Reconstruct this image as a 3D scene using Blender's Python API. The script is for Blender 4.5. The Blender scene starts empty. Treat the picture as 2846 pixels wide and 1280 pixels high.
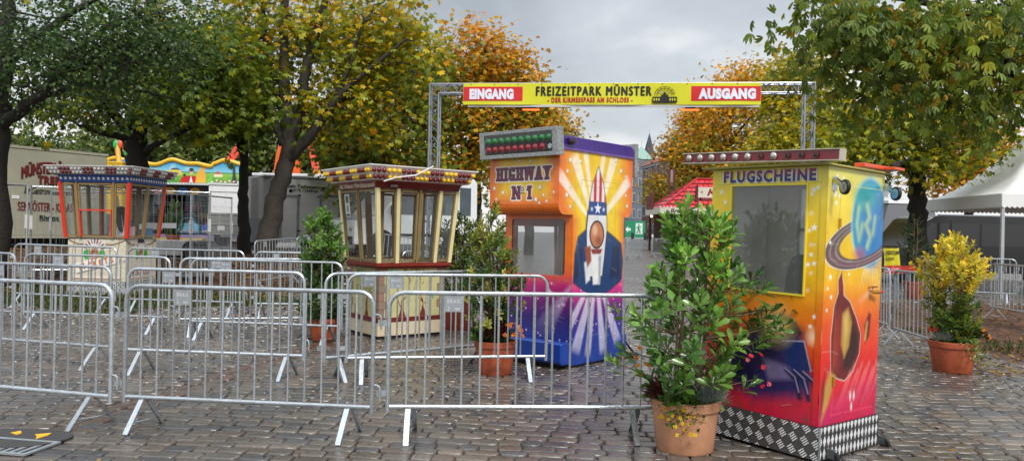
import bpy, math, random
import numpy as np
from mathutils import Vector, Matrix, Euler
RAD=math.radians
random.seed(11); rng=np.random.default_rng(11)
scene=bpy.context.scene; COL=scene.collection
F=2100.;CX=1423.;CY=640.;HC=1.56;TH=RAD(1.1)
def uvpx(px,py):
    a,b=px-CX,py-CY
    return a*math.cos(TH)+b*math.sin(TH), -a*math.sin(TH)+b*math.cos(TH)
def sst(a,b,x):
    t=min(1,max(0,(x-a)/(b-a))); return t*t*(3-2*t)
def gz(x,y):
    L=1-sst(-4.2,-1.2,x)
    return L*(.15*sst(11,15,y)+.6*sst(16,24,y))+(1-L)*.6*sst(25,80,y)
def P(px,py,d):
    u,v=uvpx(px,py); return Vector((u/F*d,d,HC-v/F*d))
def G(px,py,off=0.):
    u,v=uvpx(px,py)
    lo,hi=2.,400.
    f=lambda d: (HC-v/F*d)-(gz(u/F*d,d)+off)
    d=2.
    while d<400 and f(d)>0: d+=.25
    lo,hi=d-.25,d
    for _ in range(30):
        m=(lo+hi)/2
        if f(m)>0: lo=m
        else: hi=m
    return Vector((u/F*lo,lo,gz(u/F*lo,lo)))
def lin(c):
    c=c/255.
    return c/12.92 if c<=.04045 else ((c+.055)/1.055)**2.4
def S(r,g,b): return (lin(r),lin(g),lin(b))
# ---------------------------------------------------------------- objects
def tag(o,label=None,cat=None,group=None,kind=None):
    if label: o['label']=label
    if cat: o['category']=cat
    if group: o['group']=group
    if kind: o['kind']=kind
    return o
def empty(name,loc=(0,0,0),rz=0,tilt=0):
    o=bpy.data.objects.new(name,None); COL.objects.link(o)
    o.matrix_world=Matrix.Translation(Vector(loc))@Matrix.Rotation(tilt,4,'Y')@Matrix.Rotation(rz,4,'Z')
    o.empty_display_size=.2
    return o
def thing(name,label,cat,loc=(0,0,0),rz=0,group=None,tilt=0):
    return tag(empty(name,loc,rz,tilt),label,cat,group)
def copy_tree(o,parent=None):
    c=o.copy(); COL.objects.link(c)
    if parent: c.parent=parent
    for ch in list(o.children): copy_tree(ch,c)
    return c
# ---------------------------------------------------------------- materials
MATS={}
def M(name,col,rough=.5,metal=0.,var=.12,scale=6.,bump=0.,bscale=40.,coat=0.,spec=.5,detail=4.,col2=None):
    if name in MATS: return MATS[name]
    m=bpy.data.materials.new(name); m.use_nodes=True; nt=m.node_tree; N=nt.nodes; Lk=nt.links
    b=N['Principled BSDF']; b.inputs['Roughness'].default_value=rough; b.inputs['Metallic'].default_value=metal
    b.inputs['Coat Weight'].default_value=coat; b.inputs['Coat Roughness'].default_value=.15
    b.inputs['Specular IOR Level'].default_value=spec
    tc=N.new('ShaderNodeTexCoord'); nz=N.new('ShaderNodeTexNoise'); nz.inputs['Scale'].default_value=scale; nz.inputs['Detail'].default_value=detail; nz.inputs['Roughness'].default_value=.65
    Lk.new(tc.outputs['Object'],nz.inputs['Vector'])
    mr=N.new('ShaderNodeMapRange'); mr.inputs['From Min'].default_value=.3; mr.inputs['From Max'].default_value=.7
    Lk.new(nz.outputs['Fac'],mr.inputs['Value'])
    mx=N.new('ShaderNodeMix'); mx.data_type='RGBA'
    c1=tuple(max(0,x*(1-var)) for x in col); c2=tuple(min(1,x*(1+var)) for x in col) if col2 is None else col2
    mx.inputs['A'].default_value=(*c1,1); mx.inputs['B'].default_value=(*c2,1)
    Lk.new(mr.outputs['Result'],mx.inputs['Factor']); Lk.new(mx.outputs['Result'],b.inputs['Base Color'])
    mr2=N.new('ShaderNodeMapRange'); mr2.inputs['From Min'].default_value=.3; mr2.inputs['From Max'].default_value=.7
    mr2.inputs['To Min'].default_value=max(.03,rough*.75); mr2.inputs['To Max'].default_value=min(1,rough*1.25)
    Lk.new(nz.outputs['Fac'],mr2.inputs['Value']); Lk.new(mr2.outputs['Result'],b.inputs['Roughness'])
    if bump>0:
        n2=N.new('ShaderNodeTexNoise'); n2.inputs['Scale'].default_value=bscale; n2.inputs['Detail'].default_value=5
        Lk.new(tc.outputs['Object'],n2.inputs['Vector'])
        bp=N.new('ShaderNodeBump'); bp.inputs['Strength'].default_value=bump; bp.inputs['Distance'].default_value=.02
        Lk.new(n2.outputs['Fac'],bp.inputs['Height']); Lk.new(bp.outputs['Normal'],b.inputs['Normal'])
    MATS[name]=m; return m
def MC(name,rough=.35,coat=.3,attr='Col',trans=0.,spec=.5,var=.0,scale=8.,bump=0.,bscale=30.):
    """painted / leaf material whose own colour comes from the Col attribute"""
    if name in MATS: return MATS[name]
    m=bpy.data.materials.new(name); m.use_nodes=True; nt=m.node_tree; N=nt.nodes; Lk=nt.links
    b=N['Principled BSDF']; b.inputs['Roughness'].default_value=rough; b.inputs['Coat Weight'].default_value=coat; b.inputs['Coat Roughness'].default_value=.12
    b.inputs['Specular IOR Level'].default_value=spec
    a=N.new('ShaderNodeAttribute'); a.attribute_name=attr
    src=a.outputs['Color']
    tc=N.new('ShaderNodeTexCoord')
    if var>0:
        nz=N.new('ShaderNodeTexNoise'); nz.inputs['Scale'].default_value=scale; nz.inputs['Detail'].default_value=6
        Lk.new(tc.outputs['Object'],nz.inputs['Vector'])
        mr=N.new('ShaderNodeMapRange'); mr.inputs['From Min'].default_value=.3; mr.inputs['From Max'].default_value=.7; mr.inputs['To Min'].default_value=1-var; mr.inputs['To Max'].default_value=1+var
        Lk.new(nz.outputs['Fac'],mr.inputs['Value'])
        hs=N.new('ShaderNodeHueSaturation'); Lk.new(mr.outputs['Result'],hs.inputs['Value']); Lk.new(src,hs.inputs['Color']); src=hs.outputs['Color']
    Lk.new(src,b.inputs['Base Color'])
    if bump>0:
        n2=N.new('ShaderNodeTexNoise'); n2.inputs['Scale'].default_value=bscale; n2.inputs['Detail'].default_value=5
        Lk.new(tc.outputs['Object'],n2.inputs['Vector'])
        bp=N.new('ShaderNodeBump'); bp.inputs['Strength'].default_value=bump; bp.inputs['Distance'].default_value=.02
        Lk.new(n2.outputs['Fac'],bp.inputs['Height']); Lk.new(bp.outputs['Normal'],b.inputs['Normal'])
    if trans>0:
        out=N['Material Output']; tr=N.new('ShaderNodeBsdfTranslucent'); mix=N.new('ShaderNodeMixShader'); mix.inputs[0].default_value=trans
        Lk.new(src,tr.inputs['Color']); Lk.new(b.outputs[0],mix.inputs[1]); Lk.new(tr.outputs[0],mix.inputs[2]); Lk.new(mix.outputs[0],out.inputs[0])
    MATS[name]=m; return m
def MGlass(name,tint=(.9,.93,.93),refl=.12,dirt_haze=.06,dcol=(.35,.36,.36)):
    if name in MATS: return MATS[name]
    m=bpy.data.materials.new(name); m.use_nodes=True; nt=m.node_tree; N=nt.nodes; Lk=nt.links
    N.remove(N['Principled BSDF']); out=N['Material Output']
    t=N.new('ShaderNodeBsdfTransparent'); t.inputs[0].default_value=(*tint,1)
    g=N.new('ShaderNodeBsdfGlossy'); g.inputs['Roughness'].default_value=.03; g.inputs[0].default_value=(.9,.92,.95,1)
    fr=N.new('ShaderNodeFresnel'); fr.inputs[0].default_value=1.5
    ad=N.new('ShaderNodeMath'); ad.operation='ADD'; ad.inputs[1].default_value=refl; ad.use_clamp=True; Lk.new(fr.outputs[0],ad.inputs[0])
    ge=N.new('ShaderNodeNewGeometry'); iv=N.new('ShaderNodeMath'); iv.operation='SUBTRACT'; iv.inputs[0].default_value=1.; Lk.new(ge.outputs['Backfacing'],iv.inputs[1])
    ml=N.new('ShaderNodeMath'); ml.operation='MULTIPLY'; Lk.new(ad.outputs[0],ml.inputs[0]); Lk.new(iv.outputs[0],ml.inputs[1]); ad=ml
    mx=N.new('ShaderNodeMixShader'); Lk.new(ad.outputs[0],mx.inputs[0]); Lk.new(t.outputs[0],mx.inputs[1]); Lk.new(g.outputs[0],mx.inputs[2])
    d=N.new('ShaderNodeBsdfDiffuse'); d.inputs[0].default_value=(*dcol,1)
    tc=N.new('ShaderNodeTexCoord'); nz=N.new('ShaderNodeTexNoise'); nz.inputs['Scale'].default_value=1.6; nz.inputs['Detail'].default_value=5; nz.inputs['Distortion'].default_value=.6
    Lk.new(tc.outputs['Object'],nz.inputs['Vector'])
    mr=N.new('ShaderNodeMapRange'); mr.inputs['From Min'].default_value=.35; mr.inputs['From Max'].default_value=.7; mr.inputs['To Min'].default_value=dirt_haze*.75; mr.inputs['To Max'].default_value=dirt_haze*1.25
    Lk.new(nz.outputs['Fac'],mr.inputs['Value'])
    m3=N.new('ShaderNodeMath'); m3.operation='MULTIPLY'; Lk.new(mr.outputs['Result'],m3.inputs[0]); Lk.new(iv.outputs[0],m3.inputs[1])
    m2=N.new('ShaderNodeMixShader'); Lk.new(m3.outputs[0],m2.inputs[0]); Lk.new(mx.outputs[0],m2.inputs[1]); Lk.new(d.outputs[0],m2.inputs[2])
    Lk.new(m2.outputs[0],out.inputs[0]); MATS[name]=m; return m
def MEmit(name,col,st):
    m=bpy.data.materials.new(name); m.use_nodes=True; b=m.node_tree.nodes['Principled BSDF']
    b.inputs['Base Color'].default_value=(*col,1); b.inputs['Emission Color'].default_value=(*col,1); b.inputs['Emission Strength'].default_value=st
    MATS[name]=m; return m
# ---------------------------------------------------------------- mesh builder
def fin(me,smooth,ang=35):
    if smooth:
        me.polygons.foreach_set('use_smooth',[True]*len(me.polygons))
        me.set_sharp_from_angle(angle=RAD(ang))
    me.update()
class MB:
    def __init__(s): s.v=[];s.f=[];s.m=[]
    def add(s,vs,fs,mi=0):
        o=len(s.v); s.v+= [tuple(v) for v in vs]; s.f+=[tuple(i+o for i in f) for f in fs]; s.m+=[mi]*len(fs); return s
    def box(s,x0,x1,y0,y1,z0,z1,mi=0,mat=None):
        vs=[Vector((x,y,z)) for z in (z0,z1) for y in (y0,y1) for x in (x0,x1)]
        if mat: vs=[mat@v for v in vs]
        return s.add(vs,[(0,2,3,1),(4,5,7,6),(0,1,5,4),(2,6,7,3),(0,4,6,2),(1,3,7,5)],mi)
    def hexa(s,b,t,mi=0):
        """b, t: four bottom and four top corners in order"""
        return s.add(list(b)+list(t),[(3,2,1,0),(4,5,6,7),(0,1,5,4),(1,2,6,5),(2,3,7,6),(3,0,4,7)],mi)
    def beam(s,p0,p1,w,d,A=None,mi=0):
        p0,p1=Vector(p0),Vector(p1); T=(p1-p0).normalized()
        A=Vector(A) if A is not None else (Vector((0,0,1)) if abs(T.z)<.9 else Vector((1,0,0)))
        A=(A-T*A.dot(T)).normalized(); B=T.cross(A)
        q=[A*w/2+B*d/2,-A*w/2+B*d/2,-A*w/2-B*d/2,A*w/2-B*d/2]
        return s.hexa([p0+x for x in q],[p1+x for x in q],mi)
    def tube(s,pts,r,n=8,mi=0,cap=True):
        pts=[Vector(p) for p in pts]; k=len(pts)
        rs=r if isinstance(r,(list,tuple)) else [r]*k
        T=[]
        for i in range(k):
            a=pts[max(0,i-1)];b=pts[min(k-1,i+1)]; t=(b-a)
            T.append(t.normalized() if t.length>1e-9 else Vector((0,0,1)))
        ref=Vector((0,0,1)) if abs(T[0].z)<.9 else Vector((1,0,0))
        A=(ref-T[0]*ref.dot(T[0])).normalized(); vs=[]
        for i in range(k):
            A=(A-T[i]*A.dot(T[i])); A=A.normalized() if A.length>1e-6 else Vector((1,0,0)); B=T[i].cross(A)
            for j in range(n):
                th=2*math.pi*j/n; vs.append(pts[i]+(A*math.cos(th)+B*math.sin(th))*rs[i])
        fs=[(i*n+j,i*n+(j+1)%n,(i+1)*n+(j+1)%n,(i+1)*n+j) for i in range(k-1) for j in range(n)]
        if cap: fs+= [tuple(range(n-1,-1,-1)),tuple((k-1)*n+j for j in range(n))]
        return s.add(vs,fs,mi)
    def cyl(s,p0,p1,r0,r1=None,n=12,mi=0): return s.tube([p0,p1],[r0,r0 if r1 is None else r1],n,mi)
    def lathe(s,prof,n=24,c=(0,0,0),mi=0,ax=None):
        c=Vector(c); vs=[]
        for r,z in prof:
            for j in range(n):
                th=2*math.pi*j/n; p=Vector((r*math.cos(th),r*math.sin(th),z))
                if ax: p=ax@p
                vs.append(c+p)
        k=len(prof); fs=[(i*n+j,i*n+(j+1)%n,(i+1)*n+(j+1)%n,(i+1)*n+j) for i in range(k-1) for j in range(n)]
        fs+=[tuple(range(n-1,-1,-1)),tuple((k-1)*n+j for j in range(n))]
        return s.add(vs,fs,mi)
    def ball(s,c,r,n=10,m=6,mi=0,sc=(1,1,1)):
        prof=[(max(1e-4,math.sin(math.pi*i/m)),-math.cos(math.pi*i/m)) for i in range(m+1)]
        o=len(s.v); s.lathe([(a*r,b*r) for a,b in prof],n,(0,0,0),mi)
        for i in range(o,len(s.v)):
            v=s.v[i]; s.v[i]=(v[0]*sc[0]+c[0],v[1]*sc[1]+c[1],v[2]*sc[2]+c[2])
        return s
    def prism(s,poly,o,A,B,Nn,d0,d1,mi=0):
        o,A,B,Nn=Vector(o),Vector(A),Vector(B),Vector(Nn); k=len(poly)
        vs=[o+A*a+B*b+Nn*d0 for a,b in poly]+[o+A*a+B*b+Nn*d1 for a,b in poly]
        fs=[tuple(range(k-1,-1,-1)),tuple(range(k,2*k))]+[(i,(i+1)%k,k+(i+1)%k,k+i) for i in range(k)]
        return s.add(vs,fs,mi)
    def quad(s,a,b,c,d,mi=0): return s.add([a,b,c,d],[(0,1,2,3)],mi)
    def build(s,name,mats,parent=None,smooth=True,bevel=0,ang=35):
        me=bpy.data.meshes.new(name); me.from_pydata(s.v,[],s.f)
        for m in (mats if isinstance(mats,(list,tuple)) else [mats]): me.materials.append(m)
        if any(s.m): me.polygons.foreach_set('material_index',s.m)
        fin(me,smooth,ang)
        o=bpy.data.objects.new(name,me); COL.objects.link(o)
        if parent: o.parent=parent
        if bevel>0:
            md=o.modifiers.new('bevel','BEVEL'); md.width=bevel; md.segments=2; md.limit_method='ANGLE'; md.angle_limit=RAD(40); md.harden_normals=True
        return o
def share(name,src,parent,mw=None):
    o=bpy.data.objects.new(name,src.data); COL.objects.link(o); o.parent=parent
    if mw is not None: o.matrix_local=mw
    return o
def np_mesh(name,V,Fq,mats,cols=None,parent=None,smooth=False,mi=None):
    V=np.asarray(V,dtype=np.float32); Fq=np.asarray(Fq,dtype=np.int32)
    me=bpy.data.meshes.new(name); nv,nf,k=len(V),len(Fq),Fq.shape[1]
    me.vertices.add(nv); me.vertices.foreach_set('co',V.ravel())
    me.loops.add(nf*k); me.loops.foreach_set('vertex_index',Fq.ravel())
    me.polygons.add(nf); me.polygons.foreach_set('loop_start',np.arange(0,nf*k,k,dtype=np.int32))
    try: me.polygons.foreach_set('loop_total',np.full(nf,k,dtype=np.int32))
    except Exception: pass
    for m in (mats if isinstance(mats,(list,tuple)) else [mats]): me.materials.append(m)
    if mi is not None: me.polygons.foreach_set('material_index',np.asarray(mi,dtype=np.int32))
    me.update(calc_edges=True)
    if smooth: me.polygons.foreach_set('use_smooth',np.ones(nf,dtype=bool))
    if cols is not None:
        at=me.attributes.new('Col','FLOAT_COLOR','POINT')
        c=np.ones((nv,4),dtype=np.float32); c[:,:3]=cols; at.data.foreach_set('color',c.ravel())
    o=bpy.data.objects.new(name,me); COL.objects.link(o)
    if parent: o.parent=parent
    return o
# ---------------------------------------------------------------- lettering
_dg=None
def text_mesh(body,bold=0.,spacing=1.,shear=0.,ext=0.):
    cu=bpy.data.curves.new('lettering','FONT'); cu.body=body; cu.size=1; cu.offset=bold; cu.space_character=spacing; cu.shear=shear; cu.extrude=ext; cu.resolution_u=3
    ob=bpy.data.objects.new('lettering',cu); COL.objects.link(ob)
    dg=bpy.context.evaluated_depsgraph_get(); me=bpy.data.meshes.new_from_object(ob.evaluated_get(dg))
    V=np.zeros(len(me.vertices)*3); me.vertices.foreach_get('co',V); V=V.reshape(-1,3); Fs=[tuple(p.vertices) for p in me.polygons]
    bpy.data.objects.remove(ob); bpy.data.curves.remove(cu); bpy.data.meshes.remove(me)
    return V,Fs
def text(body,mat,parent,o,A,B,w,h,off=.003,bold=0.02,spacing=1.,shear=0.,warp=None,name='lettering',mirror=False,fit=None):
    """lettering fitted in a w x h box whose lower left corner is o, axes A (right) and B (up)"""
    um=any(k in body for k in 'ÄÖÜäöü')
    V,Fs=text_mesh(body,0. if um else bold,spacing,shear,0.)
    o,A,B=Vector(o),Vector(A).normalized(),Vector(B).normalized(); Nn=A.cross(B)
    mn,mx=V.min(0),V.max(0); sx=w/(mx[0]-mn[0]); sy=h/(mx[1]-mn[1])
    vs=[]
    for x,y,z in V:
        a,b=(x-mn[0])*sx,(y-mn[1])*sy
        if mirror: a=w-a
        if warp: a,b=warp(a,b)
        vs.append(o+A*a+B*b+Nn*off)
    mb=MB(); mb.add(vs,Fs)
    if um and bold>0:
        e=bold*h*.9
        for k,(da,db) in enumerate(((-e,0),(e,0),(0,e*.7),(0,-e*.7))): mb.add([v+A*da+B*db-Nn*.0006*(k+1) for v in vs],Fs)
    return mb.build(name,mat,parent,smooth=False)
def star_poly(cx,cy,r,rot=0,k=.42):
    return [(cx+(r if i%2==0 else r*k)*math.sin(rot+i*math.pi/5),cy+(r if i%2==0 else r*k)*math.cos(rot+i*math.pi/5)) for i in range(10)]
# ---------------------------------------------------------------- airbrush canvas (the painted artwork's own colours)
class Canvas:
    def __init__(s,w,h,res,col):
        s.w,s.h=w,h; nx=max(2,int(round(w/res)))+1; ny=max(2,int(round(h/res)))+1
        s.nx,s.ny=nx,ny; s.U,s.V=np.meshgrid(np.linspace(0,w,nx),np.linspace(0,h,ny))
        s.C=np.zeros((ny,nx,3))+np.array(S(*col))
    def b(s,al,col):
        al=np.clip(al,0,1)[...,None]; s.C=s.C*(1-al)+np.array(S(*col))*al
    def vgrad(s,stops):
        vs=[a for a,_ in stops]
        for i in range(3): s.C[...,i]=np.interp(s.V,vs,[S(*c)[i] for _,c in stops])
    def noise(s,sc,seed=0):
        g=np.random.default_rng(seed); r=np.zeros_like(s.U)
        for k in range(6):
            a=g.uniform(0,6.28);f=sc*g.uniform(.6,1.8); r+=np.sin(s.U*f*math.cos(a)+s.V*f*math.sin(a)+g.uniform(0,6.28))
        return r/6
    def ell(s,cx,cy,rx,ry,col,soft=.2,a=1.,rot=0.,clip=None):
        x,y=s.U-cx,s.V-cy; c,d=math.cos(rot),math.sin(rot); x,y=x*c+y*d,-x*d+y*c
        q=np.sqrt((x/rx)**2+(y/ry)**2); al=a*np.clip((1+soft/2-q)/max(soft,1e-3),0,1)
        if clip is not None: al=al*clip
        s.b(al,col)
    def ellmask(s,cx,cy,rx,ry,rot=0.):
        x,y=s.U-cx,s.V-cy; c,d=math.cos(rot),math.sin(rot); x,y=x*c+y*d,-x*d+y*c
        return ((x/rx)**2+(y/ry)**2<1).astype(float)
    def sd(s,pts,closed=True):
        pts=np.array(pts,float); n=len(pts); D=np.full(s.U.shape,1e9); ins=np.zeros(s.U.shape,bool)
        for i in range(n if closed else n-1):
            a,b=pts[i],pts[(i+1)%n]; e=b-a; px,py=s.U-a[0],s.V-a[1]
            t=np.clip((px*e[0]+py*e[1])/max(e@e,1e-12),0,1); D=np.minimum(D,np.hypot(px-t*e[0],py-t*e[1]))
            if closed:
                cr=((a[1]>s.V)!=(b[1]>s.V))&(s.U<(b[0]-a[0])*(s.V-a[1])/((b[1]-a[1]) if abs(b[1]-a[1])>1e-12 else 1e-12)+a[0]); ins^=cr
        return np.where(ins,-D,D) if closed else D
    def poly(s,pts,col,soft=.006,a=1.,grow=0.): s.b(a*np.clip(.5-(s.sd(pts)-grow)/soft,0,1),col)
    def stroke(s,pts,w,col,soft=.006,a=1.): s.b(a*np.clip(.5-(s.sd(pts,False)-w/2)/soft,0,1),col)
    def star(s,cx,cy,r,col=(250,250,245),edge=None,rot=0):
        if edge: s.poly(star_poly(cx+r*.12,cy-r*.12,r*1.12,rot),edge)
        s.poly(star_poly(cx,cy,r,rot),col,soft=.005)
    def beam(s,p0,p1,w0,w1,col,a0,a1,soft=.03):
        p0,p1=np.array(p0,float),np.array(p1,float); e=p1-p0; L=np.hypot(*e); e/=L; n=np.array([-e[1],e[0]])
        t=((s.U-p0[0])*e[0]+(s.V-p0[1])*e[1])/L; q=(s.U-p0[0])*n[0]+(s.V-p0[1])*n[1]
        tt=np.clip(t,0,1); w=w0+(w1-w0)*tt
        al=np.clip((w/2-np.abs(q))/soft+.5,0,1)*(a0+(a1-a0)*tt)*np.clip(t/.04+.5,0,1)*np.clip((1-t)/.1,0,1)
        s.b(al,col)
    def wear(s,seed=1,a=.5):
        g=np.random.default_rng(seed); n=s.noise(60,seed)+.7*s.noise(140,seed+1)+.6*s.noise(25,seed+2)
        s.b(np.clip(n-.35,0,1)*np.clip(1-s.V/.35,0,1)*a*1.6,(84,70,58))
        for k in range(26):
            x=g.uniform(0,s.w); y=g.uniform(.3*s.h,s.h); s.b(np.clip(1-np.abs(s.U-x-.004*np.sin(s.V*30))/.006,0,1)*np.clip((y-s.V)/.5,0,1)*np.clip((s.V-y+.6)/.3,0,1)*.16*a*2,(120,104,84))
        for k in range(18):
            x,y=g.uniform(0,s.w),g.uniform(0,s.h); t=g.uniform(-.8,.8); L=g.uniform(.03,.14); s.stroke([(x,y),(x+L*math.cos(t),y+L*math.sin(t))],.004,(226,216,196),.005,.35*a*2)
        for k in range(int(s.h/.16)):
            for x in (.018,s.w-.018): s.ell(x,.06+k*.16,.006,.006,(120,104,70),.5,.6)
    def mesh(s,name,o,A,B,mat,parent,mask=None,off=0.,curve=None):
        o,A,B=np.array(o,float),np.array(A,float),np.array(B,float); Nn=np.cross(A,B)
        V=o+s.U[...,None]*A+s.V[...,None]*B+Nn*off
        if curve is not None: V=V+curve(s.U,s.V)[...,None]*Nn
        V=V.reshape(-1,3); idx=np.arange(s.nx*s.ny).reshape(s.ny,s.nx)
        Fq=np.stack([idx[:-1,:-1],idx[:-1,1:],idx[1:,1:],idx[1:,:-1]],-1)
        if mask is not None:
            uc=(s.U[:-1,:-1]+s.U[1:,1:])/2; vc=(s.V[:-1,:-1]+s.V[1:,1:])/2; Fq=Fq[mask(uc,vc)]
        return np_mesh(name,V,Fq.reshape(-1,4),mat,s.C.reshape(-1,3),parent,smooth=curve is not None)
# ---------------------------------------------------------------- leaves
def leaf_shape(kind):
    if kind=='palm':
        V=[];Q=[]
        for a,l in ((-1.35,.68),(-.68,.92),(0,1.),(.68,.92),(1.35,.68)):
            c,d=math.cos(a),math.sin(a); w=.215*l; o=len(V)
            for (x,y,z) in ((.03,0,0),(.62*l,-w,-.05*l),(l,0,-.26*l),(.62*l,w,-.05*l)):
                V.append((x*c-y*d,x*d+y*c,z))
            Q.append((o,o+1,o+2,o+3))
        return np.array(V),np.array(Q)
    if kind=='hang':
        V=[];Q=[]
        for a,l in ((-1.1,.75),(-.55,.95),(0,1.),(.55,.95),(1.1,.75)):
            c,d=math.cos(a),math.sin(a); w=.15*l; o=len(V)
            for (x,y,z) in ((.03,0,0),(.40*l,-w*.75,-.06*l),(.72*l,-w,-.30*l),(.88*l,0,-.62*l),(.72*l,w,-.30*l),(.40*l,w*.75,-.06*l)): V.append((x*c-y*d,x*d+y*c,z))
            Q+=[(o,o+1,o+2,o+3),(o,o+3,o+4,o+5)]
        return np.array(V),np.array(Q)
    if kind=='oval':
        return np.array([(0,0,0),(.35,-.2,.06),(.75,-.17,.03),(1,0,-.1),(.75,.17,.03),(.35,.2,.06)]),np.array([(0,1,2,3),(0,3,4,5)])
    if kind=='spoon':
        return np.array([(0,0,0),(.45,-.13,.05),(.78,-.19,.05),(1,0,-.04),(.78,.19,.05),(.45,.13,.05)]),np.array([(0,1,2,3),(0,3,4,5)])
    if kind=='small':
        return np.array([(0,0,0),(.5,-.42,.08),(1,0,-.12),(.5,.42,.08)]),np.array([(0,1,2,3)])
    if kind=='lance':
        return np.array([(0,0,0),(.4,-.13,.04),(1,0,-.08),(.4,.13,.04)]),np.array([(0,1,2,3)])
    if kind=='wire':
        return np.array([(0,-.012,0),(0,.012,0),(1,.008,.1),(1,-.008,.1)]),np.array([(0,1,2,3)])
def leaves(pos,axis,nrm,size,col,kind):
    V0,Q0=leaf_shape(kind); n=len(pos); k=len(V0)
    a=axis/np.maximum(np.linalg.norm(axis,axis=1,keepdims=True),1e-9)
    nn=nrm-a*(nrm*a).sum(1,keepdims=True); nn/=np.maximum(np.linalg.norm(nn,axis=1,keepdims=True),1e-9)
    bb=np.cross(nn,a); s=np.asarray(size).reshape(-1,1,1)
    V=pos[:,None,:]+s*(V0[None,:,0:1]*a[:,None,:]+V0[None,:,1:2]*bb[:,None,:]+V0[None,:,2:3]*nn[:,None,:])
    Q=(np.arange(n)[:,None,None]*k+Q0[None]).reshape(-1,Q0.shape[1])
    return V.reshape(-1,3),Q,np.repeat(col,k,axis=0)
def unit(v): return v/np.maximum(np.linalg.norm(v,axis=-1,keepdims=True),1e-9)
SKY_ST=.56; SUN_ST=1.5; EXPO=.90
# ---------------------------------------------------------------- common materials
galv=M('galvanised_steel',S(196,203,208),.30,.75,.16,14,bump=.08,bscale=60)
galv_plate=M('galvanised_plate',S(165,172,178),.42,.5,.1,10)
alu=M('aluminium_tube',S(158,164,172),.35,.6,.1,8)
def randomise(m,lo=.8,hi=1.12):
    nt=m.node_tree; N=nt.nodes; Lk=nt.links; b=N['Principled BSDF']; src=b.inputs['Base Color'].links[0].from_socket
    oi=N.new('ShaderNodeObjectInfo'); mr=N.new('ShaderNodeMapRange'); mr.inputs['To Min'].default_value=lo; mr.inputs['To Max'].default_value=hi; Lk.new(oi.outputs['Random'],mr.inputs['Value'])
    hs=N.new('ShaderNodeHueSaturation'); Lk.new(mr.outputs['Result'],hs.inputs['Value']); Lk.new(src,hs.inputs['Color']); Lk.new(hs.outputs['Color'],b.inputs['Base Color'])
randomise(galv)
black_rubber=M('black_rubber',S(26,26,28),.6)
terracotta=M('terracotta',S(172,86,56),.55,0,.3,5,bump=.12,detail=9)
terracotta_pale=M('pale_terracotta',S(200,146,112),.5,0,.2,5,bump=.06,detail=9)
soil=M('potting_soil',S(48,36,28),.9,0,.4,30,bump=.4)
glass=MGlass('window_glass',(.96,.97,.97),.0,.025)
glass_hazed=MGlass('pale_haze_glass',(.95,.96,.96),.03,.13,(.74,.75,.76))  # pale film colour stands in for the brightness of a lit booth interior
paint=MC('airbrush_paint',.32,.25,var=.12,scale=7,bump=.03)
paint_far=MC('painted_board',.5,.1)
leafm=MC('foliage',.42,.0,trans=.42,spec=.45)
leafg=MC('glossy_foliage',.28,.25,trans=.22,spec=.5)
white_paint=M('white_paint',S(240,241,243),.4,0,.05,3)
bark=M('tree_bark',S(62,56,50),.85,0,.5,9,bump=1.,bscale=16,detail=10)
bark_dark=M('dark_tree_bark',S(42,37,33),.9,0,.5,9,bump=1.,bscale=16,detail=10)
# ---------------------------------------------------------------- ground
def zone(X,Y):
    n=np.sin(X*1.7+np.sin(Y*2.1)*.8)+np.sin(Y*2.6+X*.9)
    left=np.clip((-3.2-X+.35*n)/1.2,0,1)
    mulch=left*np.clip((Y-15.4+.4*n)/1.2,0,1)*np.clip((25-Y)/1.5,0,1)
    grass=left*np.clip((Y-12.9+.35*n)/.8,0,1)*np.clip((16.4-Y+.4*n)/1.,0,1)*np.clip((-3.6-X)/1.,0,1)
    rm=np.clip((X-5.9-.12*n)/1.,0,1)*np.clip((Y-9.2-.3*n)/.8,0,1)*np.clip((19-Y)/1.,0,1)*np.clip((X-(Y-9.2)*.02-6.1)/.5,0,1)
    return mulch,grass,rm
GZ=np.vectorize(gz)
xs=np.unique(np.concatenate([np.linspace(-220,-30,16),np.linspace(-30,30,151),np.linspace(30,220,16)]))
ys=np.unique(np.concatenate([np.linspace(-30,2,6),np.linspace(2,30,113),np.linspace(30,90,31),np.linspace(90,600,14)]))
X,Y=np.meshgrid(xs,ys); Z=GZ(X,Y)-.03*(Y<27)*1.
zm,zg,zr=zone(X,Y)
V=np.stack([X,Y,Z],-1).reshape(-1,3); idx=np.arange(X.size).reshape(X.shape)
Q=np.stack([idx[:-1,:-1],idx[:-1,1:],idx[1:,1:],idx[1:,:-1]],-1).reshape(-1,4)
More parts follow.
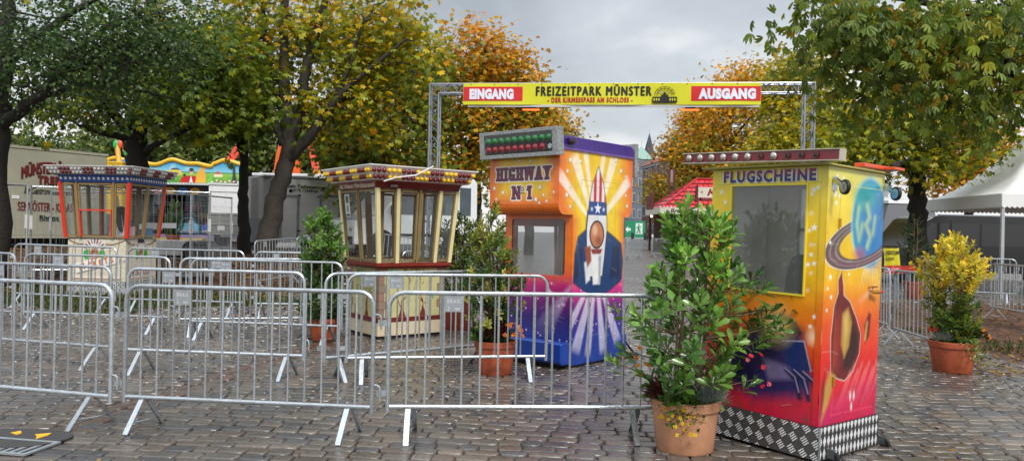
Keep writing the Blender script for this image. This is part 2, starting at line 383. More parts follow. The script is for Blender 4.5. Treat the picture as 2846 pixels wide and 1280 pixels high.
def ground_mat():
    m=bpy.data.materials.new('wet_ground'); m.use_nodes=True; nt=m.node_tree; N=nt.nodes; Lk=nt.links; b=N['Principled BSDF']
    tc=N.new('ShaderNodeTexCoord')
    br=N.new('ShaderNodeTexBrick'); br.inputs['Scale'].default_value=1; br.inputs['Brick Width'].default_value=.24; br.inputs['Row Height'].default_value=.17; br.inputs['Mortar Size'].default_value=.012
    br.inputs['Color1'].default_value=(*S(112,104,98),1); br.inputs['Color2'].default_value=(*S(84,82,82),1); br.inputs['Mortar'].default_value=(*S(52,46,40),1)
    wv=N.new('ShaderNodeTexNoise'); wv.inputs['Scale'].default_value=3
    Lk.new(tc.outputs['Object'],wv.inputs['Vector'])
    am=N.new('ShaderNodeMix'); am.data_type='RGBA'; am.blend_type='LINEAR_LIGHT'; am.inputs['Factor'].default_value=.06
    Lk.new(tc.outputs['Object'],am.inputs['A']); Lk.new(wv.outputs['Color'],am.inputs['B']); Lk.new(am.outputs['Result'],br.inputs['Vector'])
    nz=N.new('ShaderNodeTexNoise'); nz.inputs['Scale'].default_value=9; nz.inputs['Detail'].default_value=8; Lk.new(tc.outputs['Object'],nz.inputs['Vector'])
    mul=N.new('ShaderNodeValToRGB'); mul.color_ramp.elements[0].position=.35; mul.color_ramp.elements[0].color=(*S(40,28,20),1); mul.color_ramp.elements[1].position=.7; mul.color_ramp.elements[1].color=(*S(112,74,46),1)
    Lk.new(nz.outputs['Fac'],mul.inputs[0])
    gr=N.new('ShaderNodeValToRGB'); gr.color_ramp.elements[0].position=.35; gr.color_ramp.elements[0].color=(*S(52,56,24),1); gr.color_ramp.elements[1].position=.7; gr.color_ramp.elements[1].color=(*S(92,96,44),1)
    Lk.new(nz.outputs['Fac'],gr.inputs[0])
    at=N.new('ShaderNodeAttribute'); at.attribute_name='Col'; sp=N.new('ShaderNodeSeparateColor'); Lk.new(at.outputs['Color'],sp.inputs[0])
    m1=N.new('ShaderNodeMix'); m1.data_type='RGBA'; Lk.new(sp.outputs[0],m1.inputs['Factor']); Lk.new(br.outputs['Color'],m1.inputs['A']); Lk.new(mul.outputs[0],m1.inputs['B'])
    m2=N.new('ShaderNodeMix'); m2.data_type='RGBA'; Lk.new(sp.outputs[1],m2.inputs['Factor']); Lk.new(m1.outputs['Result'],m2.inputs['A']); Lk.new(gr.outputs[0],m2.inputs['B'])
    Lk.new(m2.outputs['Result'],b.inputs['Base Color'])
    mr=N.new('ShaderNodeMapRange'); mr.inputs['From Min'].default_value=.35; mr.inputs['From Max'].default_value=.65; mr.inputs['To Min'].default_value=.22; mr.inputs['To Max'].default_value=.6
    Lk.new(nz.outputs['Fac'],mr.inputs['Value'])
    ad=N.new('ShaderNodeMath'); ad.operation='ADD'; ad.use_clamp=True; Lk.new(mr.outputs['Result'],ad.inputs[0]); Lk.new(sp.outputs[0],ad.inputs[1]); Lk.new(ad.outputs[0],b.inputs['Roughness'])
    bp=N.new('ShaderNodeBump'); bp.inputs['Strength'].default_value=.5; bp.inputs['Distance'].default_value=.02; Lk.new(nz.outputs['Fac'],bp.inputs['Height']); Lk.new(bp.outputs['Normal'],b.inputs['Normal'])
    return m
g=np_mesh('ground',V,Q,ground_mat(),np.stack([np.maximum(zm,zr),zg,zr*0],-1).reshape(-1,3),smooth=True); tag(g,kind='structure')
# wet setts, each a little pillow of its own, laid in wavy courses
def setts():
    st=[]
    seam=lambda y: -3.41+(y-5.77)*(.71/3.48)
    def course(y0,dep,xa,xb,rot,side,seed):
        r=random.Random(seed); x=xa+r.uniform(-.2,0)
        while x<xb:
            wd=r.uniform(.14,.26); st.append((x+wd/2,y0,wd,dep*r.uniform(.94,1.02),r.random(),r.random(),r.random(),rot,side)); x+=wd+.004
    y=3.2;k=0
    while y<27:
        dep=random.uniform(.115,.145)
        course(y,dep,-26,26,0.,0,k); y+=dep+.004; k+=1
    A=np.array([(a,b,c,d,e,f,g_,h) for a,b,c,d,e,f,g_,h,_ in st])
    x,y=A[:,0],A[:,1]
    # courses run slightly askew and wander; left of the gutter they turn
    sx=-3.41+(y-5.77)*(.71/3.48); lf=x<sx
    ang=np.where(lf,RAD(9),RAD(-3.5))
    cx=np.where(lf,-6.,1.); cy=np.where(lf,8.,8.)
    X=cx+(x-cx)*np.cos(ang)-(y-cy)*np.sin(ang); Yv=cy+(x-cx)*np.sin(ang)+(y-cy)*np.cos(ang)
    Yv=Yv+.035*np.sin(X*1.1+Yv*.4)+.02*np.sin(X*2.7+1)
    sx2=-3.41+(Yv-5.77)*(.71/3.48)
    okk=np.where(lf,X<sx2-.16,X>sx2+.16)
    fr=(np.abs(X)<.72*Yv+.9)&(Yv>3.3)&(Yv<26.5)
    X_,Y_=X,Yv
    zm,zg,zr=zone(X_,Y_); fr&=(np.maximum(zm,zg)<.45)&(zr<.5)
    keep=okk&fr
    A=A[keep]; X=X[keep]; Yv=Yv[keep]; ang=ang[keep]
    # gutter course of long reddish setts
    gy=np.arange(3.4,15,.26); gg=[]
    for yy in gy:
        for q in (-.085,.085):
            gg.append((-3.41+(yy-5.77)*(.71/3.48)+q,yy+random.uniform(-.04,.04)))
    gg=np.array(gg); ng=len(gg)
    X=np.concatenate([X,gg[:,0]]); Yv=np.concatenate([Yv,gg[:,1]]); ang=np.concatenate([ang,np.full(ng,RAD(-11.5))])
    W=np.concatenate([A[:,2],np.full(ng,.155)]); D=np.concatenate([A[:,3],np.full(ng,.25)])
    n=len(X); r1,r2,r3=rng.random(n),rng.random(n),rng.random(n)
    isg=np.concatenate([np.zeros(n-ng,bool),np.ones(ng,bool)])
    th=np.arange(12)/12*2*np.pi
    cs,sn=np.cos(th),np.sin(th); pw=.30
    ring=np.stack([np.sign(cs)*np.abs(cs)**pw,np.sign(sn)*np.abs(sn)**pw],-1)*.5
    jit=1+(rng.random((n,12))-.5)*.13
    levels=[(1.0,0.,-.03),(1.0,.0015,-.004),(1.,.006,-.0005),(1.,.03,.0005)]
    tilt=(rng.random((n,2))-.5)*.018
    dz=(rng.random(n)-.5)*.004-np.where(isg,.012,0)
    ca,sa=np.cos(ang+(rng.random(n)-.5)*.07),np.sin(ang+(rng.random(n)-.5)*.03)
    Vs=[]
    for sc,ins,z in levels:
        lx=ring[None,:,0]*(W[:,None]-.003-2*ins)*jit; ly=ring[None,:,1]*(D[:,None]-.003-2*ins)*jit
        gx=X[:,None]+lx*ca[:,None]-ly*sa[:,None]; gy_=Yv[:,None]+lx*sa[:,None]+ly*ca[:,None]
        gz_=z+dz[:,None]+lx*tilt[:,0:1]+ly*tilt[:,1:2]
        Vs.append(np.stack([gx,gy_,gz_],-1))
    V=np.stack(Vs,1) # n,4,12,3
    base=GZ(X,Yv); V[...,2]+=base[:,None,None]
    V=V.reshape(n,48,3)
    Q=[]
    for l in range(3):
        for j in range(12): Q.append((l*12+j,l*12+(j+1)%12,(l+1)*12+(j+1)%12,(l+1)*12+j))
    o=36
    for j in range(5): Q.append((o+j,o+j+1,o+10-j,o+11-j))
    Q=np.array(Q); Qa=(np.arange(n)[:,None,None]*48+Q[None]).reshape(-1,4)
    pal=np.array([S(104,96,88),S(96,90,85),S(114,103,92),S(90,88,89),S(108,95,84),S(100,92,84),S(82,80,81),S(118,108,98),S(104,90,79)])*.88
    pg=np.array([S(104,78,66),S(92,70,60),S(96,84,76)])
    c=pal[(r1*len(pal)).astype(int)]*(.84+.32*r2[:,None]); cg=pg[(r3*3).astype(int)]; c[isg]=cg[isg]
    return V.reshape(-1,3),Qa,np.repeat(c,48,axis=0)
def sett_mat():
    m=bpy.data.materials.new('wet_setts'); m.use_nodes=True; nt=m.node_tree; N=nt.nodes; Lk=nt.links; b=N['Principled BSDF']
    tc=N.new('ShaderNodeTexCoord'); at=N.new('ShaderNodeAttribute'); at.attribute_name='Col'
    n1=N.new('ShaderNodeTexNoise'); n1.inputs['Scale'].default_value=.55; n1.inputs['Detail'].default_value=3; Lk.new(tc.outputs['Object'],n1.inputs['Vector'])
    n2=N.new('ShaderNodeTexNoise'); n2.inputs['Scale'].default_value=22; n2.inputs['Detail'].default_value=8; n2.inputs['Roughness'].default_value=.7; Lk.new(tc.outputs['Object'],n2.inputs['Vector'])
    wet=N.new('ShaderNodeMapRange'); wet.inputs['From Min'].default_value=.34; wet.inputs['From Max'].default_value=.54; Lk.new(n1.outputs['Fac'],wet.inputs['Value'])
    hs=N.new('ShaderNodeHueSaturation'); hs.inputs['Saturation'].default_value=.95; Lk.new(at.outputs['Color'],hs.inputs['Color'])
    v1=N.new('ShaderNodeMapRange'); v1.inputs['From Min'].default_value=.25; v1.inputs['From Max'].default_value=.75; v1.inputs['To Min'].default_value=.6; v1.inputs['To Max'].default_value=1.35; Lk.new(n2.outputs['Fac'],v1.inputs['Value'])
    v2=N.new('ShaderNodeMapRange'); v2.inputs['To Min'].default_value=1.15; v2.inputs['To Max'].default_value=.8; Lk.new(wet.outputs['Result'],v2.inputs['Value'])
    mu=N.new('ShaderNodeMath'); mu.operation='MULTIPLY'; Lk.new(v1.outputs['Result'],mu.inputs[0]); Lk.new(v2.outputs['Result'],mu.inputs[1]); Lk.new(mu.outputs[0],hs.inputs['Value'])
    Lk.new(hs.outputs['Color'],b.inputs['Base Color'])
    r1=N.new('ShaderNodeMapRange'); r1.inputs['To Min'].default_value=.40; r1.inputs['To Max'].default_value=.20; Lk.new(wet.outputs['Result'],r1.inputs['Value'])
    r2=N.new('ShaderNodeMath'); r2.operation='MULTIPLY_ADD'; r2.inputs[1].default_value=.28; Lk.new(n2.outputs['Fac'],r2.inputs[0]); Lk.new(r1.outputs['Result'],r2.inputs[2])
    sb=N.new('ShaderNodeMath'); sb.operation='SUBTRACT'; sb.inputs[1].default_value=.12; sb.use_clamp=True; Lk.new(r2.outputs[0],sb.inputs[0]); Lk.new(sb.outputs[0],b.inputs['Roughness'])
    bp=N.new('ShaderNodeBump'); bp.inputs['Strength'].default_value=.28; bp.inputs['Distance'].default_value=.01; Lk.new(n2.outputs['Fac'],bp.inputs['Height']); Lk.new(bp.outputs['Normal'],b.inputs['Normal'])
    b.inputs['Specular IOR Level'].default_value=.6
    cw=N.new('ShaderNodeMapRange'); cw.inputs['To Min'].default_value=.15; cw.inputs['To Max'].default_value=.35; Lk.new(wet.outputs['Result'],cw.inputs['Value']); Lk.new(cw.outputs['Result'],b.inputs['Coat Weight']); b.inputs['Coat Roughness'].default_value=.27; b.inputs['Coat IOR'].default_value=1.4
    return m
V,Q,C=setts(); pv=np_mesh('cobblestone_paving',V,Q,sett_mat(),C,smooth=True); tag(pv,kind='structure')
# fallen leaves and grass
def fallen():
    pos=[];col=[];sz=[]
    pal=[S(150,104,40),S(176,132,52),S(110,66,34),S(88,52,30),S(190,160,80),S(70,44,28),S(128,84,40)]
    def put(x,y,s): pos.append((x,y,gz(x,y)+.008+random.random()*.008)); sz.append(s); col.append(random.choice(pal))
    for _ in range(420):
        y=4+22*random.random()**1.2; x=random.uniform(-.7,.7)*y; put(x,y,random.uniform(.02,.06))
    for _ in range(420):
        y=4+14*random.random()**1.3; x=random.uniform(-.7,.7)*y; put(x,y,random.uniform(.008,.02)); col[-1]=random.choice([S(150,146,136),S(40,34,30),S(60,48,38),S(96,76,54),S(44,36,30)])
    for _ in range(5200):
        x=random.uniform(-17,-3.2); y=random.uniform(14.6,24.5); put(x,y,random.uniform(.07,.15))
    for _ in range(700):
        x=random.uniform(-12,-4); y=random.uniform(12.3,16); put(x,y,random.uniform(.05,.11))
    for _ in range(1500):
        x=random.uniform(5.9,14); y=random.uniform(9.4,19); put(x,y,random.uniform(.05,.12))
    for _ in range(260):
        y=random.uniform(8.6,10.5); x=random.gauss(5.75,.35); put(x,y,random.uniform(.04,.1))
    for _ in range(160):
        y=random.uniform(7,12); x=random.uniform(6,8.5); put(x,y,random.uniform(.03,.08))
    n=len(pos); ax=rng.normal(size=(n,3)); ax[:,2]*=.2; nr=np.array([0,0,1.])+.25*rng.normal(size=(n,3))
    return leaves(np.array(pos),ax,nr,np.array(sz),np.array(col),'oval')
V,Q,C=fallen(); fl=np_mesh('fallen_leaves',V,Q,leafm,C); tag(fl,'yellow and brown autumn leaves fallen over the ground','fallen leaves',kind='stuff')
n=16000; x=rng.uniform(-13,-3.5,n); y=rng.uniform(12.5,16.8,n); zm,zg,zr=zone(x,y); k=zg>.3; x,y=x[k],y[k]
x2=rng.uniform(6.2,12,3500); y2=rng.uniform(9.8,13,3500); zm,zg,zr=zone(x2,y2); k=(zr>.5)&(np.sin(x2*2)+np.sin(y2*3)>.6); x,y=np.concatenate([x,x2[k]]),np.concatenate([y,y2[k]])
pos=np.stack([x,y,GZ(x,y)-.02],-1); ax=np.array([0,0,1.])+.5*rng.normal(size=(len(x),3)); nr=rng.normal(size=(len(x),3)); 
c=np.array(S(74,88,34))*(.6+.8*rng.random((len(x),1))); V,Q,C=leaves(pos,ax,nr,rng.uniform(.05,.1,len(x)),c,'lance')
gr=np_mesh('grass',V,Q,leafm,C); tag(gr,'short green grass growing round the striped ticket kiosk','grass',kind='stuff')
# gutter patch with two yellow paint marks and a drain grate
a=G(-60,1208);b_=G(40,1190); 
patch=MB(); o=G(60,1222)
patch.prism([(.42*math.cos(t)*(1+.06*math.sin(3*t))-.1,.27*math.sin(t)*(1+.08*math.cos(2*t))) for t in [i*2*math.pi/28 for i in range(28)]],(o.x,o.y,.004),(1,0,0),(0,1,0),(0,0,1),0,.012)
rootp=thing('manhole_cover','dark asphalt round cover with two yellow paint marks at the lower left','cover',(0,0,0))
patch.build('asphalt_disc',M('asphalt_patch',S(62,60,60),.6,0,.2,30,bump=.5,bscale=90),rootp)
ym=M('yellow_road_paint',S(240,180,30),.5,0,.1,20)
for pts in ([(30,1208),(58,1203),(60,1209),(46,1213)],[(97,1213),(143,1209),(133,1215),(99,1225),(103,1218)]):
    q=[G(*p) for p in pts]; mk=MB(); mk.prism([(v.x,v.y) for v in q],(0,0,.0175),(1,0,0),(0,1,0),(0,0,1),-.004,0.003); mk.build('paint_mark',ym,rootp,smooth=False)
o=G(28,1243); dr=thing('drain_grate','rusty iron drain grate set in the gutter at the lower left','drain',(o.x,o.y,.006),RAD(-10))
d=MB(); d.box(-.26,.26,-.16,-.13,0,.012).box(-.26,.26,.13,.16,0,.012).box(-.26,-.23,-.129,.129,0,.012).box(.23,.26,-.129,.129,0,.012); d.build('frame',galv_plate,dr)
d=MB()
for i in range(7): d.box(-.2+i*.06,-.175+i*.06,-.129,.129,0,.008)
d.build('bars',galv_plate,dr)
MB().box(-.229,.229,-.129,.129,-.02,-.002).build('pit',M('drain_dark',S(48,32,26),.9),dr)
# ---------------------------------------------------------------- crowd barriers
def make_barrier():
    root=thing('crowd_barrier','x','barrier')
    L,H,rz,rr=2.0,1.1,.235,.0165
    mb=MB(); r=.11; pts=[(0,0,.19),(0,0,H-r-rr)]
    pts+=[(r-r*math.cos(a),0,H-rr-r+r*math.sin(a)) for a in [i*math.pi/2/5 for i in range(1,6)]]
    pts+=[(L-r+r*math.sin(a),0,H-rr-r+r*math.cos(a)) for a in [i*math.pi/2/5 for i in range(0,6)]]
    pts+=[(L,0,.19)]
    mb.tube(pts,rr,10); mb.tube([(rr-.004,0,rz),(L-rr+.004,0,rz)],rr,10); mb.build('frame',galv,root)
    b0=MB(); b0.tube([(0,0,rz+rr-.004),(0,0,H-2*rr+.004)],.0085,7); b=b0.build('bar',galv,root); b.location=(L/15,0,0)
    for i in range(2,15): share('bar',b,root).location=(L/15*i,0,0)
    for k,x in enumerate((.17,L-.17)):
        f=MB()
        for s in (-1,1):
            f.beam((x+s*.021,s*.004,rz-rr+.006),(x+s*.021,s*.205,.004),.038,.006,A=(1,0,0)); f.beam((x+s*.021+.018*s,s*.004,rz-rr-.012),(x+s*.021+.018*s,s*.193,.006),.005,.026,A=(1,0,0))
        fo=f.build('foot',galv,root,smooth=False)
        c=MB(); c.tube([(x-.03,-.13,.07),(x+.03,.17,.05)],.005,6); c.build('brace',galv,fo)
    p=MB(); p.box(L/15*3+.004,L/15*4+.006,-.004,.004,H-.155,H-2*rr+.004); pl=p.build('plate',galv_plate,root)
    for z in (.92,.40):
        h=MB(); h.tube([(L,0,z),(L+.04,0,z),(L+.056,0,z-.012),(L+.06,0,z-.03),(L+.06,0,z-.11)],.0075,7); h.build('hook',galv,root)
        q=MB(); q.box(-.078,-.012,-.014,-.009,z-.085,z-.04).box(-.078,-.012,.009,.014,z-.085,z-.04).box(-.078,-.074,-.0085,.0085,z-.085,z-.04); q.build('bracket',galv,root,smooth=False)
    return root,pl
BAR,PL=make_barrier()
emb=M('embossed_steel',S(206,212,216),.4,.4,.05)
x0,x1=2/15*3+.012,2/15*4-.002
_l1=text('BRAG.',emb,PL,(x0+.008,-.004,1.1-.09),(1,0,0),(0,0,1),.104,.03,off=.0012,bold=.03,spacing=1.25)
_l2=text('S    ten',emb,PL,(x0+.012,-.004,1.1-.143),(1,0,0),(0,0,1),.09,.028,off=.0012,bold=.03)
_l3=text('BRAG.',emb,PL,(x1-.008,.004,1.1-.09),(-1,0,0),(0,0,1),.104,.03,off=.0012,bold=.03,spacing=1.25)
_l4=text('S    ten',emb,PL,(x1-.012,.004,1.1-.143),(-1,0,0),(0,0,1),.09,.028,off=.0012,bold=.03)
_used=[0]
def barrier(a,b,label,L=None,fix='l',group='galvanised crowd barriers set in rows',flip=False):
    a,b=Vector(a),Vector(b); d=(b-a); d.z=0; n=d.length; d.normalize()
    if L is None: L=n
    if fix=='r': a=b-d*L
    if fix=='l': b=a+d*L
    z0,z1=gz(a.x,a.y),gz(b.x,b.y)
    o=BAR if _used[0]==0 else copy_tree(BAR); _used[0]+=1
    if flip: a,b=b,a; d=-d; z0,z1=z1,z0
    X=Vector((d.x,d.y,(z1-z0)/L)).normalized(); Y=Vector((-d.y,d.x,0)).normalized(); Zx=X.cross(Y)
    m=Matrix((X,Y,Zx)).transposed().to_4x4(); sc=Matrix.Diagonal((L/2.0,1,1,1))
    jt=Matrix.Rotation(random.uniform(-.008,.008),4,'X')
    o.matrix_world=Matrix.Translation((a.x,a.y,z0))@m@jt@sc
    tag(o,label,'barrier',group); return o
g_=lambda x,y: G(x,y,.235)
barrier(g_(0,1073.5),g_(306.5,1101),'front row barrier cut off by the left edge, above the yellow paint marks',2.,'r')
barrier(g_(345,1101),g_(1033,1131.5),'middle barrier of the front row, both its end posts in full view')
barrier(g_(1077,1129),g_(1827,1131),'front row barrier reaching to the big pale flower pot, mirrored lettering on its plate',flip=False)
barrier(g_(0,941),g_(306,963),'second row barrier cut off by the left edge, just behind the front left one',2.,'r')
barrier(g_(353.5,970),g_(843,988),'second row barrier standing behind the left half of the middle front barrier')
barrier(g_(902,994),g_(1326,959),'slanting second row barrier running away in front of the cream carousel kiosk',2.,'l')
barrier(g_(963,994),g_(1517,989),'second row barrier ending at the orange highway booth, in front of the terracotta pot',None)
barrier(g_(0,863.5),g_(39,866),'third row barrier of which only the right end shows at the left edge',2.,'r')
barrier(g_(66,866),g_(469,881),'third row barrier in front of the star striped ticket kiosk')
barrier(g_(499,886),g_(817,883),'third row barrier slanting away behind its twin, left of the tall green potted shrub',2.,'l')
barrier(g_(530,891),g_(949,906),'third row barrier whose right end stands before the tall green potted shrub')
barrier(g_(50,814),g_(320,828),'fourth row barrier on the grass touching the left edge, before the ticket kiosk base',2.,'r')
barrier(g_(353,830),g_(676,840),'fourth row barrier on the grass with its right end near the leaning tree')
barrier(g_(706,843),g_(952,846),'fourth row barrier half hidden by the tall green shrub left of the cream kiosk')
h_=lambda px,d: Vector(((px-CX)/F*d,d,0))
barrier(h_(712,15.9),h_(828,17.6),'back barrier at the foot of the leaning forked tree')
barrier(h_(831,17.7),h_(952,20),'back barrier in front of the white toilet trailer doors')
barrier(h_(1050,19.5),h_(1170,20.6),'distant barrier seen through the cream kiosk windows, farther one',2.,'l')
barrier(h_(1118,14.6),h_(1260,15.4),'distant barrier seen through the cream kiosk windows, nearer one',2.,'l')
barrier(h_(1297,12.5),h_(1318,14.5),'barrier running away between the cream kiosk and the orange booth, nearer one',2.,'l')
barrier(h_(1319,14.6),h_(1334,16.6),'barrier running away between the cream kiosk and the orange booth, farther one',2.,'l')
barrier(g_(2437,889.5),g_(2472,902),'barrier peeping out from behind the yellow booth on its right',2.,'r')
barrier(g_(2485,910),g_(2613,950),'right hand barrier leading up to the yellow leaved potted shrub',2.,'l')
barrier(g_(2543,803),g_(2616,814),'barrier behind the yellow leaved shrub, beside the dark bush in a pot',2.,'l')
barrier(g_(2753,850),g_(2846,867),'barrier at the right edge in front of the white tent post',2.,'l')
barrier(g_(2780,814),g_(2823,816),'small looking barrier behind the tent post at the right edge',2.,'r')
barrier(h_(1745,40),h_(1811,43),'far barrier right of the orange booth, nearer one of the two by the street',2.,'l')
barrier(h_(1813,43.2),h_(1870,45),'far barrier by the street showing above the big shrub leaves',2.,'l')
# ---------------------------------------------------------------- yellow booth FLUGSCHEINE
def bilerp(c,u,v): 
    bl,br,tr,tl=c; return (bl*(1-u)+br*u)*(1-v)+(tl*(1-u)+tr*u)*v
def chequer_front(w,h):
    c=Canvas(w,h,.004,(70,68,68)); k=.088
    ii=np.floor(c.U/k*1.414/1.6); 
    a=(c.U*.78+c.V*.62)/.062; b=(c.U*-.62+c.V*.78)/.062
    ia,ib=np.floor(a),np.floor(b); fa,fb=a-ia,b-ib; odd=((ia+ib)%2==0)
    line=(np.abs((fb*4)%1-.5)<.26)&(fa>.12)&(fa<.88)
    c.b((odd&line)*.95,(240,243,244)); 
    line2=(np.abs((fa*5)%1-.5)<.2)&(fb>.12)&(fb<.88); c.b(((~odd)&line2)*.5,(96,94,94)); c.b(np.clip(c.noise(30,3),0,1)*.3,(60,56,54)); return c
def chequer_side(w,h):
    c=Canvas(w,h,.004,(56,54,56)); px,pz=.052,.085
    row=np.floor(c.V/(pz/2)); U=c.U+.004*np.sin(row*7)
    def dia(u0,v0):
        fu=(c.U+u0)/px; fv=(c.V+v0)/pz; fu=fu-np.floor(fu)-.5; fv=fv-np.floor(fv)-.5
        return np.clip((.40-(np.abs(fu)*.98+np.abs(fv)*.78))/.05,0,1)
    c.b(np.maximum(dia(0,0),dia(px/2,pz/2)*0),(228,230,230)); c.b(np.clip(c.noise(30,3),0,1)*.35,(110,106,104))
    return c
FB=thing('ticket_booth','yellow and red airbrushed booth lettered FLUGSCHEINE on a chequer plate base','ticket booth',(2.13,5.21,0),RAD(38),tilt=RAD(1.3))
yel=M('yellow_paint',S(244,222,62),.35,0,.06,4,coat=.2)
wid,dep,zb,zt=.965,.80,.245,2.05
# front: plane x=0, canvas u from left (y=wid) to corner
fc=Canvas(wid,zt-zb,.005,(240,200,20))
v=lambda z: z-zb; U_=lambda y: wid-y
fc.vgrad([(0,(196,24,66)),(v(.42),(226,30,44)),(v(.62),(228,52,30)),(v(.85),(238,96,24)),(v(1.05),(243,140,22)),(v(1.25),(242,186,18)),(v(1.6),(243,200,20)),(v(1.85),(246,218,44)),(v(2.05),(240,226,72))])
n=fc.noise(9,5); fc.b(np.clip(n,0,1)*np.clip((v(.8)-fc.V)/.3,0,1)*.6,(214,24,76)); fc.b(np.clip(-n,0,1)*np.clip((v(.9)-fc.V)/.3,0,1)*.4,(244,84,20))
# an abstract dark blue space craft cloud with an amber flare, in place of the figure painted there
for p,w_ in (([(.30,.42),(.62,.30)],.16),([(.16,.34),(.5,.24)],.12)): pass
blob=[(U_(.62),v(.78)),(U_(.45),v(.98)),(U_(.26),v(.97)),(U_(.13),v(.88)),(U_(.16),v(.74)),(U_(.08),v(.66)),(U_(.05),v(.5)),(U_(.2),v(.42)),(U_(.5),v(.36)),(U_(.75),v(.44)),(U_(.85),v(.62))]
fc.poly(blob,(20,26,70),.09,.95); fc.poly([(a,b-.05) for a,b in blob],(30,48,120),.10,.4)
for i in range(9):
    y0=.1+.075*i; fc.beam((U_(y0),v(.56)),(U_(y0+.05),v(.33+.03*(i%3))),.05,.02,(24,34,96),.8,0.,.03)
fc.poly([(U_(.55),v(.93)),(U_(.33),v(1.0)),(U_(.2),v(.95)),(U_(.15),v(.87)),(U_(.3),v(.84)),(U_(.5),v(.84))],(14,16,34),.02)
fc.poly([(U_(.47),v(.93)),(U_(.33),v(.955)),(U_(.25),v(.92)),(U_(.28),v(.86)),(U_(.42),v(.86))],(206,146,40),.02)
fc.poly([(U_(.30),v(.8)),(U_(.13),v(.82)),(U_(.07),v(.62)),(U_(.26),v(.6))],(28,44,104),.02); fc.stroke([(U_(.30),v(.8)),(U_(.13),v(.82)),(U_(.07),v(.62))],.006,(190,200,225),.008,.9)
fc.poly([(U_(.46),v(.66)),(U_(.24),v(.62)),(U_(.2),v(.54)),(U_(.4),v(.5))],(126,112,158),.04,.9)
for k in range(3): fc.stroke([(U_(.26-.07*k),v(.6)),(U_(.18-.07*k),v(.54)),(U_(.15-.07*k),v(.42))],.035,(16,24,66),.02); fc.stroke([(U_(.27-.07*k),v(.61)),(U_(.19-.07*k),v(.56)),(U_(.155-.07*k),v(.46))],.007,(180,170,215),.01,.9)
fc.ell(U_(.36),v(.91),.11,.11,(255,220,140),1.6,.7); fc.ell(U_(.36),v(.91),.035,.035,(255,255,245),1.0,1)
for a in range(6): fc.beam((U_(.36),v(.91)),(U_(.36)+.16*math.cos(a*1.05+.3),v(.91)+.16*math.sin(a*1.05+.3)),.012,.002,(255,250,230),.9,0,.008)
for y_,z_,r in ((.105,1.885,.026),(.075,1.9,.02),(.115,1.855,.018),(.09,1.62,.028),(.125,1.6,.018),(.105,1.43,.022),(.125,1.36,.022),(.08,1.37,.021),(.88,1.88,.026),(.84,1.8,.02),(.06,1.0,.022),(.09,.93,.02)): fc.star(U_(y_),v(z_),r)
for y_,z_,r in ((.115,1.72,.014),(.11,1.5,.012),(.085,1.5,.01),(.1,1.3,.012),(.12,1.18,.012),(.05,.86,.05)): fc.ell(U_(y_),v(z_),r,r,(255,236,190),1.4,.8)
wy0,wy1,wz0,wz1=.155,.778,1.145,1.92
fc.wear(3); fc.mesh('painted_front',(0,wid,zb),(0,-1,0),(0,0,1),paint,FB,mask=lambda u,vv: ~((u>U_(wy1))&(u<U_(wy0))&(vv>v(wz0))&(vv<v(wz1))))
sc_=Canvas(dep,zt-zb,.005,(240,200,20))
sc_.vgrad([(0,(206,22,80)),(v(.45),(226,26,48)),(v(.7),(230,40,30)),(v(.95),(238,88,24)),(v(1.12),(243,140,22)),(v(1.28),(243,190,20)),(v(1.6),(242,204,24)),(v(1.85),(238,218,60)),(v(2.05),(222,216,100))])
n=sc_.noise(8,8); sc_.b(np.clip(n,0,1)*np.clip((v(.6)-sc_.V)/.2,0,1)*.6,(170,34,140))
# ringed planet
ring=lambda a:[(.50+.52*math.cos(t)*math.cos(.22)-a*.13*math.sin(t)*math.sin(.22),v(1.50)+.52*math.cos(t)*math.sin(.22)+a*.13*math.sin(t)*math.cos(.22)) for t in [i*2*math.pi/40 for i in range(40)]]
def ringband(cx,cy,rx,ry,rot,r0,r1,low):
    x,y=sc_.U-cx,sc_.V-cy; c,d=math.cos(rot),math.sin(rot); x,y=x*c+y*d,-x*d+y*c
    q=np.sqrt((x/rx)**2+(y/ry)**2); al=np.clip((q-r0)/.05,0,1)*np.clip((r1-q)/.05,0,1)
    return al*((y<.0) if low else (y>=.0)),q
al,q=ringband(.53,v(1.54),.56,.185,.20,.60,1.,False); al=al*np.clip((.62-sc_.U)/.1,0,1); sc_.b(al,(96,82,78)); sc_.b(al*np.clip(np.sin(q*46),0,1)*.5,(180,160,160)); sc_.b(np.clip(1-np.abs(q-.99)/.03,0,1)*(al>0.02)*.7,(225,230,230))
sc_.ell(.60,v(1.68),.265,.335,(150,214,226),.16,.9); sc_.ell(.60,v(1.68),.25,.32,(34,150,186),.12,1); sc_.ell(.66,v(1.62),.2,.26,(40,120,196),.6,.8)
sc_.ell(.52,v(1.86),.16,.1,(70,170,160),.8,.7)
for pts,w_ in (([(.44,1.78),(.42,1.66),(.46,1.55),(.50,1.66)],.035),([(.56,1.80),(.6,1.72),(.55,1.66),(.62,1.58),(.58,1.50)],.045),([(.68,1.72),(.66,1.6)],.03)): sc_.stroke([(a,v(b)) for a,b in pts],w_,(150,206,150),.05,.75); sc_.stroke([(a-.012,v(b)) for a,b in pts],w_*.4,(220,214,150),.04,.6)
sc_.ell(.46,v(1.44),.08,.05,(200,60,80),1.2,.6)
al,q=ringband(.53,v(1.54),.56,.185,.20,.60,1.,True); keep=1-sc_.ellmask(.60,v(1.68),.25,.32)*0
sc_.b(al,(100,82,84)); sc_.b(al*np.clip(np.sin(q*46),0,1)*.6,(190,170,170)); sc_.b(al*np.clip(np.sin(q*31+1),0,1)*.5,(70,44,50)); sc_.b(al*np.clip(np.sin(q*20+4),0,1)*.3,(170,110,130))
sc_.b(np.clip(1-np.abs(q-.99)/.03,0,1)*(al>0.02)*.8,(235,240,240))
